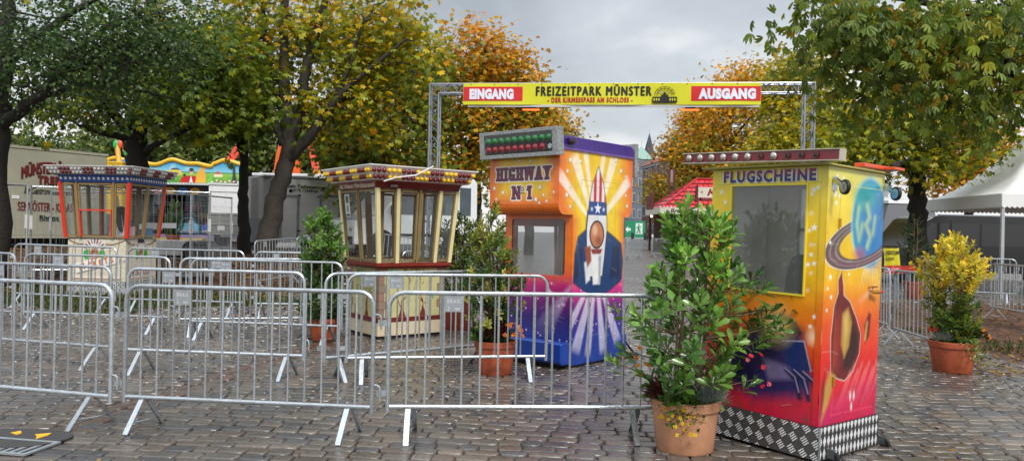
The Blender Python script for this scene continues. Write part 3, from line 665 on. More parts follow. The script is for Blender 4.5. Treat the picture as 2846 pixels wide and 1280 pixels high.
for a,b,r in ((.06,1.52,.02),(.10,1.86,.03),(.12,1.80,.022),(.16,1.85,.022),(.08,1.28,.026),(.05,1.2,.018),(.33,1.30,.016),(.10,1.14,.02),(.05,1.05,.018),(.2,1.98,.018),(.12,1.99,.02)): sc_.star(a,v(b),r)
for k in range(7): sc_.beam((.55+.03*k,v(1.34)),(.48+.05*k,v(1.16)),.012,.004,(255,246,220),.7,0,.02)
# abstract crimson and gold meteor, in place of the figure painted there
mt=[(.14,.60),(.12,.85),(.15,1.08),(.20,1.17),(.19,1.25),(.23,1.31),(.26,1.22),(.27,1.15),(.36,1.1),(.46,.98),(.53,.86),(.52,.72),(.44,.60),(.33,.54),(.24,.56)]
sc_.poly([(a,v(b)) for a,b in mt],(235,226,214),.012,.9,grow=.006); sc_.poly([(a,v(b)) for a,b in mt],(112,26,24),.012)
sc_.poly([(a,v(b)) for a,b in [(.30,.62),(.40,.62),(.5,.74),(.5,.86),(.4,.98),(.34,.9)]],(52,16,14),.06); sc_.poly([(a,v(b)) for a,b in [(.15,.66),(.17,.95),(.22,1.05),(.24,.8),(.22,.62)]],(160,44,36),.08)
sc_.poly([(a,v(b)) for a,b in [(.26,1.02),(.34,1.06),(.4,.95),(.37,.78),(.31,.70),(.26,.8)]],(186,142,58),.03); sc_.poly([(a,v(b)) for a,b in [(.29,1.0),(.33,1.02),(.35,.9),(.31,.78)]],(226,190,104),.05,.8)
sc_.poly([(a,v(b)) for a,b in [(.2,1.17),(.19,1.26),(.235,1.32),(.25,1.18)]],(140,40,34),.015); sc_.poly([(a,v(b)) for a,b in [(.03,.27),(.06,.5),(.12,.62),(.2,.58),(.12,.4)]],(196,152,70),.04); sc_.poly([(a,v(b)) for a,b in [(.02,.27),(.02,.52),(.07,.66),(.06,.45)]],(130,40,34),.03)
sc_.poly([(a,v(b)) for a,b in [(.60,.78),(.58,.92),(.64,1.02),(.68,1.0),(.66,.84)]],(120,34,28),.02); sc_.stroke([(.60,v(.82)),(.62,v(.94))],.03,(196,150,70),.02)
for k in range(9): sc_.beam((.2+.06*k,v(.30+.02*(k%3))),(.42+.055*k,v(.62+.05*(k%2))),.02,.02,(255,190,190),.0,.38,.03)
for a,b in ((.42,.42),(.47,.42),(.44,.34)): sc_.ell(a,v(b),.012,.03,(255,235,240),1.2,.9)
sc_.beam((.45,v(1.08)),(.75,v(1.22)),.05,.02,(255,250,235),0,.5,.04)
# door seam lines
for x_ in (.17,): sc_.stroke([(x_,v(.3)),(x_,v(1.93))],.006,(150,120,40),.006,.6)
sc_.stroke([(.17,v(1.93)),(dep-.03,v(1.93))],.006,(220,230,160),.006,.6)
sc_.stroke([(.15,v(.31)),(dep-.06,v(.31))],.012,(240,60,110),.008,.8)
sc_.wear(4); sc_.mesh('painted_side',(0,0,zb),(1,0,0),(0,0,1),paint,FB)
# carcass behind the painted skins
b=MB(); t=.03
b.box(.003,t,wid-.004,wid-.03,zb,zt).box(t,dep-.003,wid-.033,wid-.003,zb,zt).box(dep-.033,dep-.003,.003,.299,zb,zt).box(dep-.033,dep-.003,.661,wid-.034,zb,zt).box(dep-.033,dep-.003,.3,.66,zb,.699).box(dep-.033,dep-.003,.3,.66,1.951,zt)
b.box(.003,dep-.034,.033,wid-.034,zb+.0,zb+.02).box(.003,dep-.034,.003,wid-.034,zt-.02,zt)
b.box(.003,dep-.034,.003,.03,zb+.021,zt-.021)
b.build('inner_shell',M('grey_lining',S(216,214,204),.6,0,.1,5),FB,smooth=False)
# window set in
wf=MB()
wf.box(-.008,.02,wy0-.012,wy1+.012,wz1,wz1+.012).box(-.008,.02,wy0-.012,wy1+.012,wz0-.012,wz0).box(-.008,.02,wy1,wy1+.012,wz0,wz1).box(-.008,.02,wy0-.012,wy0,wz0,wz1)
wo=wf.build('window',yel,FB,smooth=False); MB().box(.008,.012,wy0,wy1,wz0,wz1).build('pane',glass_hazed,wo,smooth=False)
sh=MB(); sh.box(.035,.3,wy0+.01,wy1-.01,wz0-.06,wz0-.035); sh.build('counter',M('dark_counter',S(70,68,66),.5),FB,bevel=.004)
MILKY=bpy.data.materials.new('milky_panel'); MILKY.use_nodes=True; _n=MILKY.node_tree; _d=_n.nodes['Principled BSDF']; _d.inputs['Base Color'].default_value=(.75,.76,.75,1); _t=_n.nodes.new('ShaderNodeBsdfTranslucent'); _t.inputs[0].default_value=(.8,.82,.82,1); _m=_n.nodes.new('ShaderNodeMixShader'); _m.inputs[0].default_value=.7; _n.links.new(_d.outputs[0],_m.inputs[1]); _n.links.new(_t.outputs[0],_m.inputs[2]); _n.links.new(_m.outputs[0],_n.nodes['Material Output'].inputs[0])
gm=MB(); gm.box(dep-.05,dep-.034,.28,.68,1.60,1.63).box(dep-.05,dep-.034,.28,.68,1.34,1.36).box(dep-.05,dep-.034,.28,.30,.7,1.95).box(dep-.05,dep-.034,.66,.68,.7,1.95); gm.build('inner_door_bars',M('inner_grey',S(150,150,146),.6),FB,smooth=False)
ip=MB(); ip.box(dep-.028,dep-.012,.30,.66,.70,1.95)
ip.build('inner_door',MILKY,FB,smooth=False)
pt=M('inside_post',S(120,118,112),.6); MB().box(.3,.33,wid-.3,wid-.27,zb+.03,zt-.03).build('inner_post',pt,FB); MB().box(.36,dep-.035,.30,.315,1.14,1.95).build('inner_wall_strip',M('dark_strip',S(92,96,90),.6),FB,smooth=False)
# trim strips, corner
tr=MB(); tr.box(-.007,-.001,.006,.05,zb+.002,zt-.002); tr.box(-.007,-.001,wid-.045,wid-.003,1.9,zt-.002)
cs=Canvas(.044,zt-zb-.01,.006,(240,200,20)); cs.vgrad([(0,(210,24,60)),(v(.6),(230,50,30)),(v(1.0),(240,110,24)),(v(1.28),(240,186,20)),(v(1.7),(240,206,30)),(v(2.05),(214,210,90))])
cs.mesh('corner_strip',(-.004,.048,zb+.004),(0,-1,0),(0,0,1),paint,FB)
sg=MB(); sg.box(-.006,-.001,.052,wid-.05,1.935,1.948); sg.box(-.006,-.001,.052,wid-.05,2.035,2.046); sg.build('trim',M('pale_yellow_trim',S(240,224,80),.35,coat=.2),FB,smooth=False)
# roof
rf=MB(); rf.hexa([(-.10,-.03,zt+.002),(dep+.07,-.03,zt+.002),(dep+.07,wid+.04,zt+.002),(-.10,wid+.04,zt+.002)],[(-.10,-.03,zt+.016),(dep+.07,-.03,zt+.012),(dep+.07,wid+.04,zt+.012),(-.10,wid+.04,zt+.016)])
rf.build('roof',M('roof_sheet',S(176,166,92),.4,0,.15,6),FB,bevel=.004)
# light bar on top with round lamps
BT=Matrix.Translation((0,-.14,zt+.02))@Matrix.Rotation(RAD(1.5),4,'X')@Matrix.Translation((0,.14,-zt-.02))
bar_m=M('maroon_enamel',S(120,18,34),.3,0,.1,5,coat=.4)
lbm=MB(); lbm.box(-.13,-.05,-.14,1.16,zt+.024,zt+.092,mat=BT); lo=lbm.build('light_bar',bar_m,FB,bevel=.004)
rm=MB(); rm.box(-.138,-.045,-.146,1.166,zt+.0925,zt+.099,mat=BT); rm.box(-.142,-.045,-.146,1.166,zt+.017,zt+.0235,mat=BT); rm.box(-.13,-.05,-.1465,-.1405,zt+.024,zt+.092,mat=BT); rm.build('bar_rim',M('pale_rim',S(196,190,170),.4,.2),lo,smooth=False)
chrome=M('lamp_glass',S(196,186,180),.12,.7,.1,20); sock=M('empty_socket',S(92,70,66),.3,.6)
for i in range(11):
    y_=1.10-i*.108; big=i in (0,1,2,3,4,5,7)
    q=MB(); zt_=zt+(y_+.14)*math.tan(RAD(1.5))
    if big: q.ball((-.137,y_,zt_+.058),.028,12,8,sc=(.8,1,1)); q2=[]
    else: q.lathe([(.022,0),(.022,.012),(.012,.013),(.011,.004)],14,(-.13,y_,zt_+.058),ax=Matrix.Rotation(RAD(-90),3,'Y')); q.ball((-.139,y_,zt_+.058),.009,8,6)
    # keep every ball around its own centre
    q.build('lamp' if big else 'lamp_socket',chrome if big else sock,FB)
# second bar lying along the far side roof edge
sb=MB(); sb.box(dep-.06,dep+.10,-.10,-.02,zt+.03,zt+.05); sb.box(dep-.35,dep+.10,-.02,.06,zt+.0305,zt+.06); so_=sb.build('side_light_bar',M('orange_enamel',S(226,84,40),.35,coat=.3),FB,bevel=.004)
cb=MB(); cb.tube([(dep-.02,-.06,zt+.07),(dep+.04,-.11,zt+.10),(dep+.10,-.07,zt+.08),(dep+.06,-.02,zt+.07),(dep,-.06,zt+.085)],.009,6); cb.build('cable',black_rubber,so_)
# lettering
def grad_mat(name,c0,c1,axis='Z'):
    m=bpy.data.materials.new(name); m.use_nodes=True; nt=m.node_tree; N=nt.nodes; Lk=nt.links; b_=N['Principled BSDF']; b_.inputs['Roughness'].default_value=.3
    tc=N.new('ShaderNodeTexCoord'); sp=N.new('ShaderNodeSeparateXYZ'); Lk.new(tc.outputs['Generated'],sp.inputs[0]); r=N.new('ShaderNodeValToRGB'); Lk.new(sp.outputs[axis],r.inputs[0])
    r.color_ramp.elements[0].color=(*c0,1); r.color_ramp.elements[1].color=(*c1,1); r.color_ramp.elements[0].position=.3; r.color_ramp.elements[1].position=.85; Lk.new(r.outputs[0],b_.inputs[0]); return m
white_let=M('white_lettering',S(236,238,240),.4,0,.03)
text('FLUGSCHEINE',white_let,FB,(-.003,.868,1.938),(0,-1,0),(0,0,1),.792,.106,off=.003,bold=.085,spacing=1.12,name='lettering_edge')
text('FLUGSCHEINE',grad_mat('purple_blue_lettering',S(18,40,120),S(140,20,96)),FB,(-.003,.858,1.948),(0,-1,0),(0,0,1),.772,.087,off=.0055,bold=.045,spacing=1.2)
# swivel castors folded against the side, handle, hinge, bottom castors
def castor(parent,p,Mx):
    c=MB(); c.box(-.006,0,-.025,.025,-.05,.05,mat=Mx); c.beam(Mx@Vector((-.01,-.014,.03)),Mx@Vector((-.13,-.014,-.03)),.03,.004,A=Mx.to_3x3()@Vector((0,0,1))); c.beam(Mx@Vector((-.01,.014,.03)),Mx@Vector((-.13,.014,-.03)),.03,.004,A=Mx.to_3x3()@Vector((0,0,1)))
    o=c.build('castor',galv,parent,smooth=False)
    w_=MB(); pr=[(.02,-.011),(.05,-.011),(.052,-.006),(.052,.006),(.05,.011),(.02,.011)]; w_.lathe(pr,20,Mx@Vector((-.13,0,-.03)),ax=(Mx.to_3x3()@Matrix.Rotation(RAD(90),3,'X'))); w_.build('wheel',black_rubber,o)
    h=MB(); h.lathe([(.038,-.0125),(.038,.0125)],18,Mx@Vector((-.13,0,-.03)),ax=(Mx.to_3x3()@Matrix.Rotation(RAD(90),3,'X'))); h.build('hub',galv,o)
    return o
for x_ in (.07,.80): castor(FB,None,Matrix.Translation((x_,-.002,1.93))@Matrix.Rotation(RAD(90),4,'Z')@Matrix.Rotation(RAD(90),4,'X')@Matrix.Rotation(RAD(0),4,'Z') if False else Matrix.Translation((x_,-.002,1.93))@Matrix.Rotation(RAD(62),4,'Z'))
hd=MB(); hd.tube([(.62,-.002,1.20),(.62,-.03,1.21),(.68,-.035,1.21),(.68,-.002,1.20)],.007,7); hd.tube([(.62,-.03,1.17),(.69,-.05,1.17)],.014,8); hd.build('door_handle',M('brass',S(196,150,70),.35,.7),FB); MB().tube([(.69,-.05,1.17),(.715,-.055,1.172)],.012,8).build('handle_grip',M('red_plastic',S(200,24,20),.4),FB)
for z_ in (1.66,.55): MB().cyl((.165,-.008,z_-.03),(.165,-.008,z_+.03),.009,n=8).build('hinge',MATS['brass'],FB)
chqm=MC('chequer_plate',.3,0,spec=.6,bump=.15,bscale=120)
kb=.02
bb=MB(); bb.box(-kb+.004,dep+kb-.004,-kb+.004,wid+kb-.004,.015,zb-.001); base=bb.build('base',M('base_frame',S(60,58,58),.5,.3),FB,smooth=False)
cf=chequer_front(wid+2*kb,zb-.018); cf.mesh('front_plate',(-kb,wid+kb,.017),(0,-1,0),(0,0,1),chqm,base)
cs2=chequer_side(dep+2*kb,zb-.018); cs2.mesh('side_plate',(-kb,-kb,.017),(1,0,0),(0,0,1),chqm,base)
MB().box(-kb-.004,-kb+.02,-kb-.004,-kb-.001,.016,zb).build('corner_angle',galv,base,smooth=False)
for x_ in (.10,dep+.02):
    c=MB(); c.lathe([(.012,-.012),(.034,-.012),(.04,-.007),(.04,.007),(.034,.012),(.012,.012)],18,(x_,-.07,.04),ax=Matrix.Rotation(RAD(90),3,'Y')); w_=c.build('ground_castor',black_rubber,FB); MB().box(x_-.02,x_+.02,-.075,-.024,.083,.089).box(x_-.02,x_-.016,-.08,-.03,.03,.082).build('castor_fork',M('castor_steel',S(96,98,100),.4,.6),w_,smooth=False)
# office chair inside the booth
def office_chair(loc,rz,label,s=1.):
    r=thing('office_chair',label,'chair',loc,rz)
    fab=M('dark_chair_fabric',S(44,48,54),.8,0,.15,30)
    m=MB(); 
    n=10; prof=[(.24*math.cos(a),.30*math.sin(a)) for a in [i*2*math.pi/24 for i in range(24)]]
    prof=[(math.copysign(abs(x/.24)**.7*.24,x),math.copysign(abs(y/.30)**.7*.30,y)) for x,y in prof]
    m.prism(prof,(0,.22,.98),(1,0,0),(0,.15,1),(0,1,-.1),-.03,.04); m.build('backrest',fab,r,bevel=.02)
    MB().prism([(x,y*.8) for x,y in prof],(0,0,.5),(1,0,0),(0,1,0),(0,0,1),-.04,.04).build('seat',fab,r,bevel=.02)
    MB().cyl((0,0,.12),(0,0,.46),.025).build('column',black_rubber,r)
    f=MB()
    for k in range(5): f.tube([(0,0,.12),(.24*math.cos(k*1.2566),.24*math.sin(k*1.2566),.05)],[.022,.016],6)
    f.build('star_base',black_rubber,r); MB().tube([(0,.1,.5),(0,.25,.6),(0,.25,.8)],.02,6).build('back_bar',black_rubber,r)
    return r
fm=FB.matrix_world@Vector((.36,.52,zb+.02))
office_chair(fm,RAD(-75),'dark office chair seen through the window of the yellow booth').scale=(.62,.62,.90)
# ---------------------------------------------------------------- slab letters painted on canvases
def slab(c,ch,x,y,w,h,t,col,grow=0.,ser=True):
    s=t*.55; P_=[]
    def bar(x0,x1,y0,y1): P_.append([(x0,y0),(x1,y0),(x1,y1),(x0,y1)])
    def stem(cx,y0=y,y1=y+h,f=(1,1)):
        bar(cx-t/2,cx+t/2,y0,y1)
        if ser:
            if f[0]: bar(cx-t*.95,cx+t*.95,y0,y0+s)
            if f[1]: bar(cx-t*.95,cx+t*.95,y1-s,y1)
    def diag(x0,y0,x1,y1,tt=None):
        tt=tt or t; P_.append([(x0-tt/2,y0),(x0+tt/2,y0),(x1+tt/2,y1),(x1-tt/2,y1)])
    def serif(cx,yy): bar(cx-t*.8,cx+t*.8,yy,yy+s)
    l,r,m=x+t*.8,x+w-t*.8,x+w/2
    if ch=='H': stem(l);stem(r);bar(l,r,y+h/2-s/2,y+h/2+s/2)
    elif ch=='I': stem(m)
    elif ch=='1': stem(m); diag(m-t*1.1,y+h*.68,m-t*.2,y+h,t*.6)
    elif ch=='N': stem(l,f=(1,0));stem(r,f=(0,1));diag(r-t*.1,y,l+t*.1,y+h); serif(l-t*.2,y+h-s)
    elif ch=='A': diag(l-t*.1,y,m,y+h,t*.9);diag(r+t*.1,y,m,y+h,t*.9);bar(l+t*.3,r-t*.3,y+h*.28,y+h*.28+s); serif(l-t*.1,y);serif(r+t*.1,y)
    elif ch=='W': diag(x+w*.27,y,l-t*.2,y+h,t*.9);diag(x+w*.27,y,m,y+h,t*.7);diag(x+w*.73,y,m,y+h,t*.7);diag(x+w*.73,y,r+t*.2,y+h,t*.9); serif(l-t*.2,y+h-s);serif(r+t*.2,y+h-s)
    elif ch=='Y': stem(m,y,y+h*.5,(1,0));diag(m,y+h*.42,l-t*.1,y+h);diag(m,y+h*.42,r+t*.1,y+h); serif(l-t*.1,y+h-s);serif(r+t*.1,y+h-s)
    elif ch=='G':
        bar(l-t/2,l+t/2,y+t*.5,y+h-t*.5);bar(l,r,y,y+s*1.2);bar(l,r,y+h-s*1.2,y+h);bar(r-t/2,r+t/2,y,y+h*.46);bar(m,r+t*.5,y+h*.46-s,y+h*.46);bar(r-t/2,r+t/2,y+h*.7,y+h)
    elif ch=='K': stem(l);diag(r,y,l+t*.4,y+h*.55);diag(l+t*.4,y+h*.4,r,y+h); serif(r,y);serif(r,y+h-s)
    elif ch=='S':
        bar(l,r-t*.2,y+h-s*1.2,y+h);bar(l,r,y+h/2-s*.6,y+h/2+s*.6);bar(l+t*.2,r,y,y+s*1.2);bar(l-t/2,l+t/2,y+h/2,y+h-s*.4);bar(r-t/2,r+t/2,y+s*.4,y+h/2);bar(r-t*.3,r+t*.3,y+h*.7,y+h);bar(l-t*.3,l+t*.3,y,y+h*.3)
    elif ch=='E': stem(l,f=(0,0));bar(l-t*.8,r,y,y+s);bar(l-t*.8,r,y+h-s,y+h);bar(l,r-t*.6,y+h/2-s/2,y+h/2+s/2);bar(r-s/2,r+s/2,y,y+h*.3);bar(r-s/2,r+s/2,y+h*.7,y+h)
    for p in P_: c.poly(p,col,.006,1,grow)
def slab_word(c,word,x,y,w,h,t,col,grow=0.,widths=None):
    wd=[{'I':.55,'1':.55,'W':1.35,'.':.4}.get(k,1.) for k in word]; tot=sum(wd); cx=x
    for k,q in zip(word,wd):
        slab(c,k,cx,y,w*q/tot*.93,h,t,col,grow); cx+=w*q/tot
# ---------------------------------------------------------------- orange booth HIGHWAY N 1
HB=thing('ticket_booth','tall orange booth lettered HIGHWAY with purple roof and green and red lamps','ticket booth',(.66,8.58,0),RAD(48))
X0,X1,Y1=-.22,1.26,1.06; bx0,bx1=.05,1.09; zt=2.49; zo=1.75
oran=M('orange_paint',S(240,118,30),.32,0,.06,4,coat=.3); blu=M('blue_paint',S(22,64,160),.3,0,.1,5,coat=.4); pur=M('purple_paint',S(62,26,128),.3,0,.12,5,coat=.4)
def rc(x0,x1,z0,z1,rl,rr,n=6):
    p=[(x0,z1),(x0,z0+rl)]+[(x0+rl-rl*math.cos(a),z0+rl-rl*math.sin(a)) for a in [i*math.pi/2/n for i in range(1,n+1)]]
    p+=[(x1-rr+rr*math.sin(a),z0+rr-rr*math.cos(a)) for a in [i*math.pi/2/n for i in range(0,n+1)]]+[(x1,z1)]
    return p
upper=rc(X0,X1,zo,zt,.11,.11)
m=MB(); m.prism(upper,(0,.002,0),(1,0,0),(0,0,1),(0,1,0),0,Y1-.002); m.build('upper_housing',oran,HB,bevel=.004)
# hollow body
m=MB(); t=.03; y1=1.04
m.box(bx0+.001,bx1,.003,t,.04,zo-.001).box(bx0+.001,bx1,y1-t,y1,.04,.95).box(bx0+.001,bx1,y1-t,y1,1.62,zo-.001).box(bx0+.001,bx0+.2,y1-t,y1,.951,1.619)
m.box(bx1-t,bx1,t+.001,y1-t-.001,.04,zo-.001).box(bx0+.03,bx1-t-.001,t+.001,y1-t-.001,.3,.32)
m.build('body',M('booth_body_orange',S(224,120,44),.4,0,.1,5),HB,smooth=False)
# front skin with window
cw=y1; cf=Canvas(cw,zo-.30,.006,(236,110,30)); vz=lambda z:z-.30; ux=lambda y: cw-y
cf.vgrad([(0,(24,50,140)),(vz(.55),(50,30,120)),(vz(.75),(120,30,120)),(vz(.93),(200,40,120)),(vz(1.06),(238,100,60)),(vz(1.2),(240,118,30)),(vz(1.75),(242,122,28))])
for k in range(40): cf.ell(random.uniform(.02,cw),random.uniform(.0,vz(1.0)),*(2*[random.uniform(.006,.014)]),(250,210,240),1.2,.8)
cf.beam((ux(.0),vz(.95)),(ux(.5),vz(.3)),.02,.3,(235,220,250),.5,.0,.06)
wy0,wy1,wz0,wz1=.115,.93,1.05,1.705
def hole(u,v_):
    y=cw-u; z=v_+.30; r=.035; dx=np.maximum(np.maximum(wy0+r-y,y-(wy1-r)),0); dz=np.maximum(np.maximum(wz0+r-z,z-(wz1-r)),0); return ~(np.hypot(dx,dz)<r)
cf.wear(5); cf.mesh('painted_front',(bx0,cw,.30),(0,-1,0),(0,0,1),paint,HB,mask=hole)
wo=MB().box(bx0+.012,bx0+.016,wy0-.01,wy1+.01,wz0-.01,wz1+.01).build('window_pane',MGlass('dusty_booth_glass',(.9,.91,.91),.02,.3,(.45,.46,.46)),HB,smooth=False)
MB().tube([(bx0+.001,wy0,wz0+.04),(bx0+.001,wy0,wz1-.03)],.006,6).build('window_seal',black_rubber,wo)
MB().box(bx0+.06,bx0+.30,.04,.98,wz0-.06,wz0-.03).build('counter',M('pale_counter',S(196,196,190),.5,0,.08),HB,bevel=.004)
cm=MB()
for i in range(7):
    a=i/6; cm.tube([(bx0+.10+.02*math.sin(i*2.3),.20+a*.13,wz0),(bx0+.10+.02*math.cos(i*1.7),.20+a*.13,wz1+.03)],.016,7)
cm.build('curtain',M('dusky_red_curtain',S(132,70,76),.85,0,.25,40),HB)
# side skin
sc_=Canvas(1.53,2.46,.006,(242,204,20)); q=lambda x: x+.25; vz=lambda z:z-.03
sc_.vgrad([(0,(18,60,150)),(vz(.30),(26,56,150)),(vz(.52),(62,40,136)),(vz(.7),(120,40,130)),(vz(.88),(214,54,140)),(vz(1.0),(232,96,120)),(vz(1.12),(240,170,50)),(vz(1.35),(243,196,20)),(vz(1.8),(244,208,24)),(vz(2.5),(242,196,28))])
d=np.minimum(np.abs(sc_.U-q(X0)),np.abs(sc_.U-q(X1))); up=np.clip((sc_.V-vz(1.7))/.1,0,1)
sc_.b(np.clip(1.15-d/.30,0,1)*up,(238,112,34)); d2=np.minimum(np.abs(sc_.U-q(bx0)),np.abs(sc_.U-q(bx1))); sc_.b(np.clip(1-d2/.16,0,1)*(1-up)*np.clip((sc_.V-vz(1.05))/.1,0,1)*.95,(236,108,36)); sc_.b(np.clip(1-np.abs(sc_.V-vz(1.78))/.10,0,1)*np.clip(1.2-d/.34,0,1),(238,112,34))
for a,w1 in ((118,.16),(104,.10),(80,.09),(66,.16),(140,.14),(40,.15)):
    L=.95; ca,sa=math.cos(RAD(a)),math.sin(RAD(a)); sc_.beam((q(.48)+.12*ca,vz(1.62)+.12*sa),(q(.48)+L*ca,vz(1.62)+L*sa),.03,w1,(255,250,240),.75,.65,.03)
for a,w1 in ((-112,.18),(-98,.12),(-80,.15),(-62,.16),(-128,.14)):
    L=1.05; ca,sa=math.cos(RAD(a)),math.sin(RAD(a)); sc_.beam((q(.52)+.1*ca,vz(1.12)+.1*sa),(q(.52)+L*ca,vz(1.12)+L*sa),.04,w1,(232,226,248),.8,.45,.03)
r_=random.Random(5)
for k in range(70): sc_.ell(r_.uniform(q(.07),q(1.07)),r_.uniform(vz(.3),vz(1.0)),*(2*[r_.uniform(.004,.011)]),(250,220,245),1.2,.85)
# a plain striped toy rocket in navy, white and red stands in for the figure painted there
pp=lambda pts:[(q(a),vz(b)) for a,b in pts]
body=[(.08,.98),(.10,1.30),(.16,1.50),(.30,1.58),(.33,1.80),(.64,1.80),(.70,1.58),(.88,1.50),(1.03,1.42),(1.07,1.2),(1.05,.98),(.80,.86),(.58,.80),(.32,.86)]
sc_.poly(pp(body),(10,16,34),.03,grow=.012); sc_.poly(pp(body),(22,62,112),.02)
sc_.poly(pp([(.10,1.0),(.13,1.3),(.18,1.44),(.24,1.3),(.2,1.05)]),(14,38,78),.06); sc_.poly(pp([(.8,1.0),(.86,1.4),(1.0,1.38),(1.02,1.0)]),(14,40,80),.06); sc_.beam((q(.14),vz(1.45)),(q(.2),vz(1.0)),.03,.05,(64,110,160),.6,.1,.04)
hull=[(.36,1.04),(.33,1.3),(.32,1.6),(.36,1.9),(.42,2.12),(.53,2.33),(.64,2.12),(.70,1.9),(.72,1.6),(.68,1.3),(.64,1.04)]
sc_.poly(pp(hull),(20,20,30),.015,grow=.012); sc_.poly(pp(hull),(226,226,228),.012)
hm=np.clip(.5-sc_.sd(pp([(.36,1.9),(.42,2.12),(.53,2.33),(.64,2.12),(.70,1.9)]))/.01,0,1); sc_.b(hm*((np.floor((sc_.U-q(.33))/.055)%2)==0),(206,38,34)); 
hb=np.clip(.5-sc_.sd(pp([(.335,1.76),(.36,1.92),(.70,1.92),(.715,1.76)]))/.01,0,1); sc_.b(hb,(30,70,136)); sc_.star(q(.53),vz(1.84),.075,(236,240,248)); sc_.star(q(.41),vz(1.83),.035,(200,214,240)); sc_.star(q(.65),vz(1.83),.035,(200,214,240))
sc_.ell(q(.52),vz(1.53),.15,.17,(60,36,30),.06); sc_.ell(q(.52),vz(1.53),.125,.145,(196,120,82),.1); sc_.ell(q(.48),vz(1.58),.05,.06,(238,190,150),.9,.9); sc_.ell(q(.56),vz(1.46),.05,.05,(120,58,40),.9,.7)
sc_.poly(pp([(.40,1.36),(.64,1.36),(.60,1.30),(.44,1.30)]),(140,40,36),.02); sc_.poly(pp([(.42,1.28),(.62,1.28),(.60,.94),(.46,.94)]),(236,236,234),.02); sc_.poly(pp([(.56,1.28),(.62,1.28),(.60,.94),(.57,.94)]),(170,176,186),.03)
sc_.poly(pp([(.28,1.2),(.38,1.24),(.40,1.0),(.32,.96)]),(228,230,232),.03); sc_.poly(pp([(.28,1.38),(.40,1.40),(.42,1.22),(.34,1.14)]),(150,74,52),.03)
# panel seams and stars
for pts in ([(.20,.2),(.20,2.16),(.90,2.16),(.90,.12)],[(.24,2.09),(.86,2.09)]): sc_.stroke(pp(pts),.005,(120,84,30),.006,.55)
stars=[(280,15,22),(352,25,17),(260,100,17),(232,207,14),(280,217,15),(258,283,22),(285,372,16),(628,15,22),(672,100,20),(712,145,14),(695,190,12),(725,222,18),(715,290,13),(728,370,16)]
for a,b,r in stars:
    px,py=1480+a*.3623,440+b*.3623; x=-.25+(px-1549)/208*1.5; d=8.4+.745*(x+.2); z=1.56+(643+.019*(px-1480)-py)/2100*d; sc_.star(q(x),vz(z),r*.3623*d/2100*1.15,(248,246,240),(110,80,30))
low=[(bx0,.02),(bx0,zo+.02),(bx1,zo+.02),(bx1,.02)]
def smask(u,v_):
    x=u-.25; z=v_+.03; a=(x>bx0+.002)&(x<bx1-.002)&(z<zo+.05); r=.11
    dx=np.maximum(np.maximum(X0+r-x,x-(X1-r)),0); dz=np.maximum(zo+r-z,0); b=(z>zo)&(np.hypot(dx,dz)<r)&(x>X0)&(x<X1); return a|b
sc_.wear(6); sc_.mesh('painted_side',(-.25,0,.03),(1,0,0),(0,0,1),paint,HB,mask=smask)
# lettered front
cf=Canvas(Y1-.004,zt-1.865,.005,(240,196,24)); vz=lambda z:z-1.865; u_=lambda y: Y1-.002-y
e=np.minimum(np.minimum(cf.U,cf.w-cf.U)/.20,np.minimum((cf.V+.02)/.16,(cf.h-cf.V+.22)/.2)); cf.C[:]=np.array(S(242,200,26)); cf.b(np.clip(1.25-e,0,1)+.12*cf.noise(6,2),(238,116,30))
for gr,col in ((.020,(246,238,220)),(.007,(30,16,40)),(0.,(108,20,70))): slab_word(cf,'HIGHWAY',u_(.955),vz(2.145),.85,.15,.036,col,gr)
mk=np.clip((cf.V-vz(2.145))/.15,0,1)
for gr,col in ((.020,(246,238,220)),(.007,(30,16,40)),(0.,(108,20,70))):
    slab(cf,'N',u_(.70),vz(1.925),.14,.15,.034,col,gr); slab(cf,'1',u_(.47),vz(1.925),.085,.15,.034,col,gr)
th=[i*2*math.pi/16 for i in range(17)]; cf.stroke([(u_(.535)+.018*math.cos(a),vz(2.04)+.022*math.sin(a)) for a in th],.03,(246,238,220)); cf.stroke([(u_(.535)+.018*math.cos(a),vz(2.04)+.022*math.sin(a)) for a in th],.013,(60,16,50)); cf.stroke([(u_(.56),vz(1.995)),(u_(.51),vz(1.995))],.012,(60,16,50))
for y,z,r in ((.985,2.06,.03),(.84,2.01,.032),(.95,1.93,.022),(.27,2.06,.036),(.33,1.92,.034),(.22,1.97,.024),(.28,1.88,.02),(.17,1.90,.024),(.70,2.40,.025),(.59,2.37,.026),(.42,2.36,.026),(.07,2.0,.02)): cf.star(u_(y),vz(z),r,(248,246,240),(120,80,30))
cf.wear(7,.35); cf.mesh('painted_sign',(X0,Y1-.002,1.865),(0,-1,0),(0,0,1),paint,HB,off=.003)
# roof, lamp box, rear frame, bumpers
rp=[(X0-.02,zt+.001),(X1+.02,zt+.001),(X1+.02,zt+.06)]+[(X1+.02-.10+.10*math.cos(a),zt+.06+.09*math.sin(a)) for a in [i*math.pi/2/6 for i in range(1,7)]]+[(X0+.06,zt+.15),(X0+.01,zt+.13),(X0-.02,zt+.08)]
m=MB(); m.prism(rp,(0,-.012,0),(1,0,0),(0,0,1),(0,1,0),0,Y1+.024); ro=m.build('roof',pur,HB,bevel=.012)
MB().box(X0,X1,-.02,-.0125,zt-.006,zt+.014).build('roof_drip_edge',M('light_purple_trim',S(120,92,160),.4,0,.2,12),ro,smooth=False)
MB().box(-.10,.0,-.055,-.014,zt+.055,zt+.12).box(-.13,-.03,-.075,-.056,zt+.075,zt+.10).build('roof_latch',M('dark_latch',S(70,66,74),.4,.5),ro,bevel=.004)
speck=M('speckled_zinc',S(150,154,154),.45,.35,.4,40,col2=S(186,190,190))
L=thing; lx0,lx1,ly0,ly1,lz0,lz1=-.37,-.245,-.09,1.09,2.405,2.72
